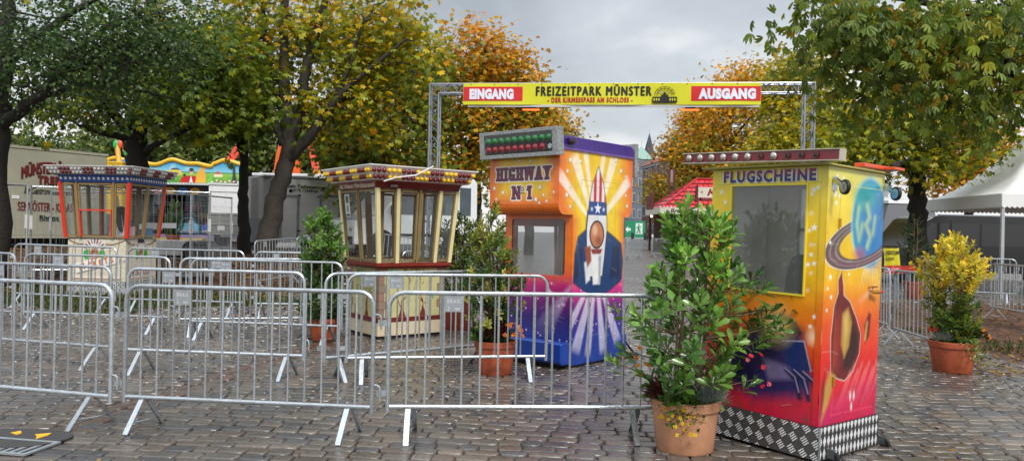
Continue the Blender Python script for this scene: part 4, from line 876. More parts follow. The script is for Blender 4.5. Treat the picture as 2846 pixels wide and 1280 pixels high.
tl=Matrix.Translation((-.24,0,2.40))@Matrix.Rotation(RAD(-5),4,'Y')@Matrix.Translation((.24,0,-2.40))
m=MB(); m.box(lx0,lx1,ly0,ly1,lz1-.04,lz1,mat=tl).box(lx0,lx1,ly0,ly1,lz0,lz0+.045,mat=tl).box(lx0,lx1,ly0,ly0+.07,lz0+.045,lz1-.04,mat=tl).box(lx0,lx1,ly1-.07,ly1,lz0+.045,lz1-.04,mat=tl)
lb=m.build('lamp_box',speck,HB,bevel=.004)
MB().box(lx1-.02,lx1-.004,ly0+.071,ly1-.071,lz0+.046,lz1-.041,mat=tl).build('lamp_box_back',M('dark_recess',S(52,44,40),.6,0,.3,10),lb,smooth=False)
def gem(name,col): 
    m=M(name,col,.12,0,.15,30,coat=.6); return m
gg,gr_=gem('green_lamp_glass',S(10,128,56)),gem('red_lamp_glass',S(150,14,34))
for i in range(10):
    for z,mt in ((2.612,gg),(2.511,gr_)):
        y=.963-i*.1025; c=tl@Vector((-.325,y,z)); q_=MB(); q_.ball(tuple(c),.044,12,8,sc=(1.1,1,1)); q_.build('lamp',mt,HB) if not (i==9 and mt is gr_) else MB().lathe([(.012,0),(.03,.01)],12,tuple(c),ax=Matrix.Rotation(RAD(-90),3,'Y')).build('lamp_socket',galv,HB)
MB().box(lx0+.012,lx0+.014,ly0+.071,ly1-.071,lz0+.046,lz1-.041,mat=tl).build('lamp_box_glass',MGlass('clear_cover',(.95,.96,.96),.03,.02),lb,smooth=False)
m=MB(); m.box(X1+.03,X1+.10,-.02,.05,2.26,2.68).box(X1+.03,X1+.10,.051,Y1+.04,2.63,2.68).box(X1+.03,X1+.10,.051,Y1+.04,2.26,2.31); m.build('rear_lamp_frame',speck,HB,bevel=.004)
def bumper(x0,x1,r):
    m=MB(); m.prism([(x0+(r if x0<0 else 0),.05),(x1-(r if x1>1 else 0),.05),(x1,.05+r),(x1,.30-r*.5),(x1-.02,.30),(x0+.02,.30),(x0,.30-r*.5),(x0,.05+r)],(0,-.004,0),(1,0,0),(0,0,1),(0,1,0),0,1.06); return m.build('bumper',blu,HB,bevel=.01)
bumper(-.14,bx0-.002,.03); bumper(bx1+.002,bx1+.10,.03)
MB().box(.0,1.1,.03,1.03,-.0,.038).build('base_frame',M('dark_base',S(30,30,34),.6),HB,smooth=False)
ft=MB(); ft.box(1.0,1.28,-.02,.06,.0,.03); ft.build('support_plank',M('wet_plank',S(92,66,44),.6,0,.2,8),HB,smooth=False)
jw=MB(); jw.tube([(1.19,.02,.20),(1.32,-.03,.05),(1.40,-.05,.02)],.014,7); jw.ball((1.22,-.10,.04),.05,10,6,sc=(1.6,1,.8)); jw.build('jockey_support',black_rubber,HB)
# ---------------------------------------------------------------- flared glass kiosks
def ringbox(m,lo,hi,z0,z1,t,mi=0,taper=0.):
    a=[Vector((lo[0],lo[2],z0)),Vector((lo[1],lo[2],z0)),Vector((lo[1],lo[3],z0)),Vector((lo[0],lo[3],z0))]
    b=[Vector((hi[0],hi[2],z1)),Vector((hi[1],hi[2],z1)),Vector((hi[1],hi[3],z1)),Vector((hi[0],hi[3],z1))]
    c=Vector(((lo[0]+lo[1])/2,(lo[2]+lo[3])/2,0))
    def inn(p): return Vector((p.x+(t if p.x<c.x else -t),p.y+(t if p.y<c.y else -t),p.z))
    ai=[inn(p) for p in a]; bi=[inn(p) for p in b]; vs=a+b+ai+bi; fs=[]
    for i in range(4):
        j=(i+1)%4; fs+=[(i,j,4+j,4+i),(8+j,8+i,12+i,12+j),(4+i,4+j,12+j,12+i),(j,i,8+i,8+j)]
    m.add(vs,fs,mi); return m
def rect(w,d,o): return (-o,w+o,-o,d+o)
def faces(lo,hi,z0,z1):
    p=lambda r,i,z: Vector(((r[0],r[1],r[1],r[0])[i],(r[2],r[2],r[3],r[3])[i],z))
    return {'left':[p(lo,3,z0),p(lo,0,z0),p(hi,0,z1),p(hi,3,z1)],'right':[p(lo,0,z0),p(lo,1,z0),p(hi,1,z1),p(hi,0,z1)],'far':[p(lo,1,z0),p(lo,2,z0),p(hi,2,z1),p(hi,1,z1)],'back':[p(lo,2,z0),p(lo,3,z0),p(hi,3,z1),p(hi,2,z1)]}
def fnorm(c): return (c[1]-c[0]).cross(c[3]-c[0]).normalized()
def glazing(root,F_,div,postm,framem,gl,pw=.055,fw=.03):
    """corner posts, mullions, rails and panes of a flared glass storey"""
    for k,c in F_.items():
        n=fnorm(c); Ax=(c[1]-c[0]).normalized()
        m=MB(); m.beam(c[0]+Ax*.01,c[3]+Ax*.01,pw,pw,A=Ax); m.build('corner_post',postm,root,bevel=.003)
        us=[0]+[d[0] for d in div[k]]+[1]
        for u,mt,w_ in div[k]: MB().beam(bilerp(c,u,.0),bilerp(c,u,1.),w_,.045,A=Ax).build('mullion',mt,root,smooth=False)
        for i in range(len(us)-1):
            a,b=us[i]+.028,us[i+1]-.028; q=MB()
            e=lambda u,v: bilerp(c,u,v)-n*.004
            q.beam(e(a,.03),e(a,.97),fw,.03,A=Ax); q.beam(e(b,.03),e(b,.97),fw,.03,A=Ax); q.beam(e(a,.03)+Ax*fw/2,e(b,.03)-Ax*fw/2,.03,fw,A=n); q.beam(e(a,.97)+Ax*fw/2,e(b,.97)-Ax*fw/2,.03,fw,A=n)
            fr=q.build('window_frame',framem,root,smooth=False)
            g=MB(); p4=[e(a,.03),e(b,.03),e(b,.97),e(a,.97)]; g.hexa([x-n*.002 for x in p4],[x+n*.002 for x in p4]); g.build('pane',gl,fr,smooth=False)
def bulbs(root,c,n,rows,pat,r,name='bulb'):
    nn=fnorm(c)
    for j in range(rows):
        for i in range(n):
            u=(i+.5+(.0))/n; v=.27+.46*j/(max(1,rows-1)); mt=pat(i,j); key=('bulb',mt.name,r)
            if key not in SH: q=MB(); q.ball((0,0,0),r,8,6,sc=(1,1,1)); o=q.build(name,mt,root); SH[key]=o
            else: o=share(name,SH[key],root)
            o.location=bilerp(c,u,v)+nn*r*.35
SH={}
ybulb=M('yellow_bulb',S(236,196,30),.15,0,.1,40,coat=.5); rbulb=M('dark_red_bulb',S(112,12,30),.15,0,.1,40,coat=.5); wbulb=M('clear_bulb',S(206,208,206),.15,.1,.1,40,coat=.5)
lightpink=M('lightbox_white',S(240,234,232),.4,0,.08,8)
# --- cream carousel kiosk
WK=thing('ticket_kiosk','cream and dark red glass kiosk lettered Alt Wiener Pferdekarussell with yellow and red bulbs','kiosk',(-1.847,10.58,0),RAD(37))
w_,d_=1.075,.95
cream=M('cream_paint',S(228,219,166),.4,0,.08,5,coat=.1); brn=M('brown_window_frame',S(138,121,82),.5,0,.12,6); dred=M('dark_red_paint',S(112,36,30),.45,0,.25,9,coat=.1); plc=M('plinth_cream',S(216,202,172),.5,0,.06,4)
m=MB(); m.box(-.02,w_+.02,-.02,d_+.02,.04,.235); m.build('plinth',plc,WK,bevel=.006)
m=MB(); m.box(0,w_,0,d_,.0,.039); m.build('plinth_foot',M('dark_foot',S(40,30,28),.7),WK,smooth=False)
m=MB(); ringbox(m,rect(w_,d_,.025),rect(w_,d_,.025),.236,.262,.05); ringbox(m,rect(w_,d_,.012),rect(w_,d_,.012),.2625,.295,.05); m.build('plinth_moulding',dred,WK,smooth=False)
def wien(wd,kasse):
    c=Canvas(wd,.70,.006,(200,196,140)); n=c.noise(7,wd>1); c.b(np.clip(n,0,1)*.3,(186,190,150)); c.b(np.clip(-n,0,1)*.35,(214,198,128))
    for k in range(9): c.beam((wd*(.12+.09*k),.68),(wd*(.12+.09*k),.1),.012,.02,(150,120,70),.22,.0,.03)
    for i,z in enumerate(np.arange(0.0,.71,.117)):
        ww=.13 if i%2 else .085
        for x0,x1 in ((0,ww),(wd-ww,wd)):
            c.poly([(x0,z),(x1,z),(x1,z+.117),(x0,z+.117)],(92,76,70),.006); c.poly([(x0+.006,z+.006),(x1-.006,z+.006),(x1-.006,z+.111),(x0+.006,z+.111)],(144+8*(i%3),122+6*(i%2),110),.006); 
    for tx,h_,k in ((.34*wd,.32,1),(.66*wd,.30,-1)) if not kasse else ((.60*wd,.34,1),(.24*wd,.2,1)):
        c.poly([(tx-.055,0),(tx-.02,.1),(tx-.012*k,h_*.7),(tx+.02*k,h_),(tx+.03*k,h_*.8),(tx+.03,.1),(tx+.07,0)],(120,44,34),.01); c.stroke([(tx+.02*k,h_*.75),(tx+.07*k,h_*.9)],.014,(120,44,34)); c.stroke([(tx-.02,h_*.45),(tx-.06*k,h_*.72)],.012,(120,44,34))
    r_=random.Random(3)
    for k in range(46):
        x=wd*(.5 if not kasse else .35)+r_.gauss(0,.09); y=.68-abs(r_.gauss(0,.085)); c.ell(x,y,.008,.026,(112,116,50),.5,.9,rot=r_.uniform(-.7,.7))
    if kasse: slab_word(c,'KASSE',.24*wd,.34,.58*wd,.10,.014,(96,66,44))
    return c
m=MB(); m.box(.006,w_-.006,.006,d_-.006,.296,.99); m.build('lower_body',cream,WK,smooth=False)
wien(d_,True).mesh('painted_panel',(0,d_,.2955),(0,-1,0),(0,0,1),MC('aged_paint',.5,.05,var=.08),WK)
wien(w_,False).mesh('painted_panel',(0,0,.2955),(1,0,0),(0,0,1),MATS['aged_paint'],WK)
turq=M('turquoise_metal',S(40,196,178),.4,0,.1,10)
MB().box(.20,.235,-.012,-.001,.80,.99).build('lock_plate',turq,WK,bevel=.004); MB().box(.86,.885,-.012,-.001,.56,.64).build('lock_plate',turq,WK,bevel=.004)
lred=M('ledge_red',S(138,48,38),.45,0,.2,8,coat=.1)
m=MB(); ringbox(m,rect(w_,d_,.03),rect(w_,d_,.05),.991,1.025,.12); ringbox(m,rect(w_,d_,.062),rect(w_,d_,.066),1.0255,1.07,.14); m.build('ledge',lred,WK,smooth=False)
lo,hi=rect(w_,d_,.045),rect(w_,d_,.125); FW=faces(lo,hi,1.071,2.115)
glazing(WK,FW,{'left':[(.5,brn,.03)],'right':[(.25,cream,.05),(.78,cream,.05),(.52,brn,.025)],'far':[(.5,brn,.03)],'back':[(.3,brn,.03),(.66,brn,.05)]},cream,brn,glass)
m=MB(); ringbox(m,rect(w_,d_,.14),rect(w_,d_,.155),2.116,2.215,.20); fa=m.build('fascia',dred,WK,smooth=False)
m=MB(); ringbox(m,rect(w_,d_,.165),rect(w_,d_,.165),2.19,2.2145,.009); m.build('fascia_trim',lred,fa,smooth=False)
FA=faces(rect(w_,d_,.14),rect(w_,d_,.155),2.116,2.215)['left']; Ax=(FA[1]-FA[0]).normalized(); Bx=(FA[3]-FA[0]).normalized()
text('Alt Wiener Pferdekarussell',M('cream_lettering',S(232,222,196),.5),WK,FA[0]+Ax*.05+Bx*.012,Ax,Bx,1.14,.072,off=.004,bold=.012,spacing=.92)
LB=faces(rect(w_,d_,.235),rect(w_,d_,.33),2.216,2.40)
m=MB(); b4=[LB['left'][1],LB['right'][1],LB['far'][1],LB['back'][1]]; t4=[LB['left'][2],LB['right'][2],LB['far'][2],LB['back'][2]]; m.hexa(b4,t4); lbx=m.build('light_box',lightpink,WK,smooth=False)
m=MB(); r2=rect(w_,d_,.345); m.box(r2[0],r2[1],r2[2],r2[3],2.401,2.418); m.build('roof_lid',M('white_lid',S(222,222,220),.4,0,.06,6),WK,bevel=.004)
pat=lambda i,j: ybulb if ((i//3)%2==0) else rbulb
for k in ('left','right'): bulbs(WK,LB[k],22 if k=='right' else 20,2,pat if k=='left' else (lambda i,j: rbulb if ((i//3)%2==0) else ybulb),.034)
MB().tube([LB['right'][0]+Vector((.14,-.03,-.02)),LB['right'][0]+Vector((.3,-.09,.04)),LB['right'][0]+Vector((.55,-.2,.08)),LB['right'][0]+Vector((.74,-.30,.20)),LB['right'][0]+Vector((.78,-.26,.215))],.009,6).build('white_cable',white_paint,WK)
MB().box(.06,.17,-.19,-.157,2.13,2.165).build('junction_box',M('grey_box',S(120,116,112),.5),WK,bevel=.003)
pc=FW['left']; nn=fnorm(pc); Ax=(pc[1]-pc[0]).normalized(); Bx=(pc[3]-pc[0]).normalized(); o=bilerp(pc,.12,.62)+nn*.004
ps=Canvas(.16,.33,.006,(214,216,212)); ps.poly([(.03,.2),(.13,.2),(.13,.31),(.03,.31)],(70,90,80),.02); ps.ell(.08,.12,.04,.06,(110,150,120),.4); ps.poly([(.02,.01),(.14,.01),(.14,.04),(.02,.04)],(30,30,30),.006)
ps.mesh('poster',o,Ax,Bx,paint_far,WK)
MB().box(.12,.16,.2,.24,1.07,2.11).box(w_-.1,w_-.06,.5,.54,1.07,2.11).build('inner_post',brn,WK,smooth=False)
MB().box(-.0,w_,.0,d_,1.045,1.068).build('inner_counter',M('counter_beige',S(170,160,136),.5),WK,smooth=False)
# --- star striped kiosk TICKETS
TK=thing('ticket_kiosk','red posted kiosk with a blue star band and TICKETS banner on the grass','kiosk',(-7.66,15.0,.13),RAD(86))
w_,d_=1.12,1.2
redp=M('red_paint',S(222,48,28),.35,0,.08,5,coat=.3); tan=M('tan_window_frame',S(156,128,84),.5,0,.1,6)
def tick(wd,front):
    c=Canvas(wd,.86,.007,(214,204,184)); n=c.noise(9,4); c.b(np.clip(n,0,1)*.5,(190,200,190)); 
    for z in np.arange(.05,.84,.11): c.stroke([(0,z),(wd,z+.01)],.006,(150,136,120),.01,.7)
    c.b(np.clip((c.V-.70)/.1,0,1)*.6,(228,220,200))
    pts=lambda x0,x1,dz:[(x0+(x1-x0)*t,.83-dz*math.sin(math.pi*t)) for t in [i/14 for i in range(15)]]
    for x0,x1 in ((0,.45*wd),(.45*wd,wd)): c.stroke(pts(x0,x1,.10),.05,(176,156,130),.06,.7); c.stroke(pts(x0,x1,.10),.018,(66,46,34),.008)
    for x in (.12,.9): c.stroke([(x*wd,.84),(x*wd-.06,.5)],.012,(110,84,60),.01)
    cx=.46*wd if front else .5*wd; cz=.55
    for i in range(9):
        a=math.pi*(.12+.76*i/8); x,y=cx+.20*math.cos(a),cz+.02+.23*math.sin(a); c.ell(x,y,.035,.085,(240,238,232),.2,1,rot=a-math.pi/2); c.ell(x,y,.02,.065,((150,90,100),(120,110,120),(170,140,130))[i%3],.3,1,rot=a-math.pi/2)
    c.ell(cx-.16,cz-.02,.07,.10,(60,160,70),.3); c.ell(cx+.16,cz-.02,.07,.10,(60,160,70),.3); c.ell(cx,cz-.02,.10,.13,(176,122,96),.3); c.ell(cx,cz-.06,.06,.05,(206,150,124),.6); c.stroke([(cx-.06,cz+.04),(cx+.06,cz+.04)],.02,(80,50,44),.01); c.ell(cx-.035,cz,.018,.012,(40,30,30),.3); c.ell(cx+.035,cz,.018,.012,(40,30,30),.3)
    c.stroke([(.08,.05),(wd-.08,.05)],.03,(196,160,140),.02); c.stroke([(.08,.085),(wd-.08,.085)],.012,(250,250,248),.006); c.stroke([(.08,.03),(wd-.08,.03)],.012,(60,30,26),.006)
    return c
m=MB(); m.box(.006,w_-.006,.006,d_-.006,.27,1.12); m.build('lower_body',M('ivory_panel',S(206,198,180),.5,0,.06),TK,smooth=False)
tick(d_,True).mesh('painted_panel',(0,d_,.262),(0,-1,0),(0,0,1),MATS['aged_paint'],TK); tick(w_,False).mesh('painted_panel',(0,0,.262),(1,0,0),(0,0,1),MATS['aged_paint'],TK)
m=MB(); m.box(-.01,w_+.01,-.01,d_+.01,0,.255); tb=m.build('base',M('base_grey',S(120,122,122),.4,.4,.1,8),TK,smooth=False)
def tread(wd):
    c=Canvas(wd,.25,.007,(128,128,126)); a=np.floor(c.U/.045)+np.floor(c.V/.05); fu=c.U/.045%1-.5; fv=c.V/.05%1-.5; s=np.where(a%2==0,1,-1)
    c.b(np.clip((.25-np.abs(fu*.7+s*fv*.7))/.1,0,1)*np.clip((.42-np.abs(fu))/.05,0,1),(196,198,198)); return c
tread(d_).mesh('tread_plate',(-.013,d_,.002),(0,-1,0),(0,0,1),chqm,tb); tread(w_).mesh('tread_plate',(0,-.013,.002),(1,0,0),(0,0,1),chqm,tb)
# banner boards
def board(o,A,B,w,h,rot):
    A,B=Vector(A),Vector(B); c,s=math.cos(rot),math.sin(rot); return Vector(o),A*c+B*s,-A*s+B*c
o,A,B=board((-.014,1.0,.42),(0,-1,0),(0,0,1),.8,.2,RAD(14)); Nn=A.cross(B)
m=MB(); m.prism([(0,0),(.86,0),(.84,.17),(.02,.19)],o,A,B,Nn,-.012,.004); bo=m.build('tickets_banner',M('banner_white',S(232,230,226),.4),TK,smooth=False)
for k,(ch,dx,dz) in enumerate(zip('TICKETS',(.05,.17,.27,.38,.50,.61,.72),(0,.015,0,.01,0,.015,0))): text(ch,M('orange_black_lettering',S(214,120,36),.4),bo,o+A*dx+B*(.03+dz),A,B,.085 if ch!='I' else .03,.12,off=.008,bold=.05,name='letter')
o,A,B=board((.22,-.012,.36),(1,0,0),(0,0,1),.3,.16,RAD(4))
for wd,dx,rt in (('VOO',0,.12),('DOO',.40,-.1)):
    A2=A*math.cos(rt)+B*math.sin(rt); B2=-A*math.sin(rt)+B*math.cos(rt)
    text(wd,M('white_outline',S(240,238,236),.4),TK,o+A*dx-A2*.012-B2*.012,A2,B2,.304,.164,off=.002,bold=.12,name='lettering_edge'); text(wd,M('crimson_lettering',S(150,24,50),.4),TK,o+A*dx,A2,B2,.28,.14,off=.004,bold=.03)
lo,hi=rect(w_,d_,.03),rect(w_,d_,.115); z0,z1=1.125,2.225; FT=faces(lo,hi,z0,z1)
glazing(TK,FT,{'left':[(.24,tan,.03),(.78,tan,.035)],'right':[(.5,tan,.03)],'far':[(.4,tan,.04)],'back':[(.35,tan,.03),(.7,tan,.04)]},redp,tan,MGlass('kiosk_glass',(.95,.96,.96),.0,.05),pw=.065)
c=FT['left']; nn=fnorm(c); Ax=(c[1]-c[0]).normalized(); e=lambda u,v: bilerp(c,u,v)+nn*.02
q=MB(); q.beam(e(.27,.50),e(.76,.50),.03,.03,A=(0,0,1)); q.beam(e(.27,.02),e(.27,.485),.03,.035,A=Ax); q.beam(e(.755,.02),e(.755,.485),.018,.03,A=Ax); q.build('sliding_window_frame',redp,TK,smooth=False)
band=M('star_band_blue',S(14,62,140),.4,0,.06,6)
m=MB(); ringbox(m,rect(w_,d_,.125),rect(w_,d_,.14),2.226,2.375,.2); m.build('star_band',band,TK,smooth=False)
SB=faces(rect(w_,d_,.125),rect(w_,d_,.14),2.226,2.375)
m=MB()
for k in ('left','right'):
    c=SB[k]; n=fnorm(c); A=(c[1]-c[0]).normalized(); B=(c[3]-c[0]).normalized(); L_=(c[1]-c[0]).length; N_=15
    for i in range(N_): m.prism(star_poly(0,0,.042),bilerp(c,(i+.5)/N_,.48),A,B,n,.001,.004)
st=m.build('star_row',M('star_white',S(238,240,244),.4),TK,smooth=False); st['kind']='stuff'
LB=faces(rect(w_,d_,.215),rect(w_,d_,.30),2.376,2.52); m=MB(); b4=[LB['left'][1],LB['right'][1],LB['far'][1],LB['back'][1]]; t4=[LB['left'][2],LB['right'][2],LB['far'][2],LB['back'][2]]; m.hexa(b4,t4); m.build('light_box',lightpink,TK,smooth=False)
m=MB(); r2=rect(w_,d_,.325); m.box(r2[0],r2[1],r2[2],r2[3],2.521,2.54); m.build('roof_lid',MATS['white_lid'],TK,bevel=.004)
for k,n in (('left',22),('right',20)): bulbs(TK,LB[k],n,2,lambda i,j: rbulb if (i//3)%2 else wbulb,.033)
MB().box(0,w_,0,d_,1.10,1.124).build('inner_counter',MATS['counter_beige'],TK,smooth=False)
m=MB(); m.prism([(.0,.0),(.34,.0),(.16,.85),(.08,.95)],(.45,.62,1.13),(0,-1,0),(0,0,1),(-1,0,0),0,.01); m.build('white_curtain',M('white_cloth',S(206,208,216),.8,0,.06),TK,smooth=False)
m=MB(); m.box(.85,.9,.42,.50,1.5,2.2); m.build('yellow_pennant',M('yellow_cloth',S(226,196,40),.7),TK,smooth=False)
m=MB(); m.box(.3,.32,-.0,.2,1.125,1.36); m.build('price_card',M('pink_card',S(220,170,180),.6,0,.5,30),TK,smooth=False); MB().box(.75,1.0,.02,.03,1.125,1.33).build('price_card',M('blue_card',S(90,140,190),.6,0,.4,20),TK,smooth=False)
tm=TK.matrix_world@Vector((.55,.2,.62)); office_chair(tm,RAD(90),'black chair back seen inside the star striped kiosk').scale=(.9,.9,.9)
# ---------------------------------------------------------------- potted shrubs
def make_pot(root,r1,r0,h,mat,z=0.):
    m=MB(); m.lathe([(r0*.96,z),(r0,z+.015),(r1*.97,z+h-.07),(r1*.97,z+h-.068),(r1*1.03,z+h-.064),(r1*1.05,z+h-.004),(r1*1.03,z+h),(r1*.96,z+h),(r1*.94,z+h-.05),(r1*.93,z+h-.09)],36); m.build('pot',mat,root,ang=50)
    m=MB(); m.lathe([(.02,z+h-.06),(r1*.945,z+h-.058),(r1*.945,z+h-.085),(.02,z+h-.085)],28); m.build('soil',soil,root)
def shrub(root,base,prof,ntips,kind,lsize,whorl,pal,mat,nstem=5,stem_r=.012,spread=.12,dense=1.,seed=1,top_pal=None,top_z=1e9,outer=.55,barkc=None,lean=(0,0),ragged=.12):
    """base: (x,y,z) stem foot; prof: [(z,r)] outline of the crown above the base; one tuft of leaves on each twig tip"""
    R_=np.random.default_rng(seed); zs=np.array([p[0] for p in prof]); rs=np.array([p[1] for p in prof])
    m=MB(); stems=[]
    for j in range(nstem):
        a=j*2*math.pi/nstem+R_.uniform(-.4,.4); zt=zs[-1]*R_.uniform(.72,.98); rt=np.interp(zt,zs,rs)*R_.uniform(.1,.6)
        b=np.array([spread*.5*math.cos(a),spread*.5*math.sin(a),0]); e=np.array([rt*math.cos(a)+lean[0],rt*math.sin(a)+lean[1],zt]); pts=[]
        for i in range(9):
            t=i/8; p=b*(1-t)+e*t; p[:2]+=np.array([math.cos(a+1),math.sin(a+1)])*math.sin(t*5+j)*.022; pts.append(p+np.array(base))
        pts=np.array(pts); stems.append(pts); m.tube([tuple(p) for p in pts],[stem_r*(1-.72*i/8) for i in range(9)],6)
    SP=np.concatenate(stems)
    pos=[];ax=[];nr=[];sz=[];col=[]
    pal=np.array(pal); tp=np.array(top_pal) if top_pal is not None else pal
    w=np.interp(np.linspace(zs[0],zs[-1],200),zs,rs)+.03; cdf=np.cumsum(w); cdf/=cdf[-1]
    for k in range(ntips):
        z=np.interp(R_.random(),cdf,np.linspace(zs[0],zs[-1],200)); r=np.interp(z,zs,rs)*(R_.random()**outer)*R_.uniform(.85,1.1); a=R_.uniform(0,2*math.pi); r*=1+ragged*(.6*math.sin(3*a+z*5+seed)+.5*math.sin(5*a-z*9+seed*2))
        tip=np.array([r*math.cos(a)+lean[0]*z/zs[-1],r*math.sin(a)+lean[1]*z/zs[-1],z])+np.array(base)
        lowr=SP[SP[:,2]<tip[2]-.06]
        if len(lowr)==0: lowr=SP[:3]
        q=lowr[np.argmin(((lowr-tip)*np.array([1,1,.55])**1).__pow__(2).sum(1))]
        d=unit(tip-q); mid=(q+tip)/2+np.array([0,0,-.02]); m.tube([tuple(q),tuple(mid),tuple(tip)],[stem_r*.42,stem_r*.34,stem_r*.2],4,cap=False)
        d=unit(d+np.array([0,0,.7])); n=max(3,int(whorl*R_.uniform(.75,1.25)*dense)); base_c=(tp if tip[2]-base[2]+R_.normal()*.06>top_z else pal)
        c0=base_c[R_.integers(len(base_c))]*R_.uniform(.8,1.2)
        u=unit(np.cross(d,[.3,.2,.9])); v=np.cross(d,u)
        for i in range(n):
            t=i/n; ph=i*2.399+R_.uniform(-.3,.3); out=u*math.cos(ph)+v*math.sin(ph); el=.25+1.0*(1-t)
            back=.11*(1-t)*(1.2 if kind!='small' else .8)*(lsize/.09)
            pos.append(tip-d*back); ax.append(d*math.cos(el)+out*math.sin(el)+R_.normal(size=3)*.12); nr.append(d*math.sin(el)-out*math.cos(el)*.6+R_.normal(size=3)*.15)
            sz.append(lsize*R_.uniform(.5,1.25)*(.7+.45*(1-t))); cc=c0*R_.uniform(.82,1.2); col.append(cc*(1.12 if t>.7 else 1.))
    m.build('stems',M(barkc or 'shrub_bark',S(122,104,80) if barkc!='dark_shrub_bark' else S(70,58,46),.8,0,.2,20),root)
    V,Q,C=leaves(np.array(pos),np.array(ax),np.array(nr),np.array(sz),np.array(col),kind)
    return np_mesh('foliage',V,Q,mat,C,root)
def clump(root,name,c,rad,n,kind,lsize,pal,mat,up=.6,seed=3,droop=None,flat=.6):
    R_=np.random.default_rng(seed); pal=np.array(pal)
    d=R_.normal(size=(n,3)); d[:,2]=np.abs(d[:,2]); d=unit(d); rr=R_.random((n,1))**.5
    pos=np.array(c)+d*rr*np.array([rad,rad,rad*flat]); 
    if droop is not None:
        k=R_.random(n)<droop[0]; pos[k]+=np.array(droop[1])*R_.random((k.sum(),1))**1.3+R_.normal(size=(k.sum(),3))*.02
    ax=d+np.array([0,0,up])*.5+R_.normal(size=(n,3))*.35; nr=np.array([0,0,1.])+R_.normal(size=(n,3))*.4
    col=pal[R_.integers(len(pal),size=n)]*R_.uniform(.75,1.2,(n,1)); V,Q,C=leaves(pos,ax,nr,lsize*R_.uniform(.6,1.25,n),col,kind)
    return np_mesh(name,V,Q,mat,C,root)
def flowers(root,name,pts,r,col,eye=None,n=6,seed=2,cam=Vector((0,0,1.6))):
    R_=np.random.default_rng(seed); pos=[];ax=[];nr=[];sz=[];cl=[]
    for p in pts:
        out=unit(np.array([R_.normal()*.5,-1+R_.normal()*.4,.7+R_.normal()*.3])); u=unit(np.cross(out,[.2,.1,.9])); v=np.cross(out,u)
        for i in range(n):
            a=i*2*math.pi/n; pos.append(np.array(p)); ax.append(u*math.cos(a)+v*math.sin(a)+out*.2); nr.append(out); sz.append(r*R_.uniform(.8,1.2)); cl.append(np.array(col)*R_.uniform(.85,1.15))
        if eye is not None:
            for i in range(3):
                a=i*2.1; pos.append(np.array(p)+out*.004); ax.append(u*math.cos(a)+v*math.sin(a)); nr.append(out); sz.append(r*.35); cl.append(np.array(eye))
    V,Q,C=leaves(np.array(pos),np.array(ax),np.array(nr),np.array(sz),np.array(cl),'small'); o=np_mesh(name,V,Q,leafm,C,root); o['kind']='stuff'; return o
def scat(c,rad,n,seed,flat=.5,hang=0.):
    R_=np.random.default_rng(seed); o=[]
    for _ in range(n):
        d=unit(R_.normal(size=3)); d[2]=abs(d[2]); p=np.array(c)+d*rad*np.array([1,1,flat]); p[2]-=hang*R_.random(); o.append(p)
    return o
GRN=[S(88,128,50),S(104,146,58),S(70,108,46),S(122,162,66),S(80,120,50)]
BRT=[S(136,182,70),S(120,170,64),S(110,160,62)]
DRK=[S(34,64,32),S(42,76,36),S(28,54,30),S(54,88,40)]
VARI=[S(70,108,44),S(96,130,54),S(190,184,92),S(54,92,40),S(156,164,78),S(60,96,42)]
p=G(1922,1269); o=Vector((p.x,p.y+.215,0))
P1=thing('potted_shrub','big leafy green shrub in a pale clay pot beside the yellow booth','potted plant',o)
make_pot(P1,.245,.205,.37,terracotta_pale)
shrub(P1,(0,0,.30),[(-.02,.16),(.12,.34),(.35,.50),(.62,.64),(.82,.58),(1.0,.46),(1.2,.34),(1.42,.26),(1.54,.12)],175,'spoon',.105,14,GRN,leafg,nstem=7,stem_r=.013,spread=.2,seed=4,top_pal=GRN+BRT+BRT,top_z=1.0,outer=.42,lean=(.08,-.02),ragged=.27)
clump(P1,'daisy_leaves',(-.06,-.17,.35),.14,420,'small',.028,[S(84,122,44),S(66,106,40),S(100,136,52)],leafm,seed=5,droop=(.45,(-.02,-.12,-.17)))
flowers(P1,'yellow_daisies',scat((-.10,-.19,.34),.12,26,6,.5,.16)+scat((-.06,-.27,.28),.07,10,16,1.,.16),.016,S(236,200,20),S(190,110,10),7,7)
clump(P1,'silver_wire_bush',(.14,-.14,.37),.115,900,'wire',.075,[S(150,164,160),S(170,182,176),S(120,138,134)],leafm,seed=8,flat=.9)
clump(P1,'heather',(-.21,-.10,.39),.09,520,'lance',.05,[S(112,40,52),S(90,34,44),S(74,66,40)],leafm,seed=9,flat=1.4)
flowers(P1,'orange_flowers',scat((-.33,-.12,.62),.10,9,10,1.3)+scat((-.26,-.1,.50),.1,5,12,1.),.019,S(236,140,30),S(200,90,20),5,11)
flowers(P1,'red_flowers',scat((.42,-.26,.62),.07,4,13,2.)+scat((.50,-.25,.50),.04,3,14,1.),.020,S(200,34,60),None,6,15)
clump(P1,'bedding_leaves',(0,.0,.35),.22,500,'oval',.05,GRN,leafm,seed=17,flat=.5)
p=G(2676,1040); o=Vector((p.x,p.y+.21,0))
P2=thing('potted_shrub','golden yellow leaved shrub in a red clay pot near the right edge','potted plant',o)
make_pot(P2,.255,.205,.36,terracotta)
YEL=[S(232,206,62),S(240,220,84),S(216,196,60),S(244,212,60),S(220,206,70),S(190,192,66)]
shrub(P2,(0,0,.30),[(.05,.16),(.2,.28),(.38,.30),(.55,.30),(.75,.38),(.95,.42),(1.12,.34),(1.24,.2),(1.34,.08)],500,'oval',.062,12,[S(112,136,50),S(86,118,46),S(150,158,56),S(74,104,42)],leafm,nstem=6,stem_r=.010,spread=.14,seed=21,ragged=.2,top_pal=YEL,top_z=.66,outer=.42)
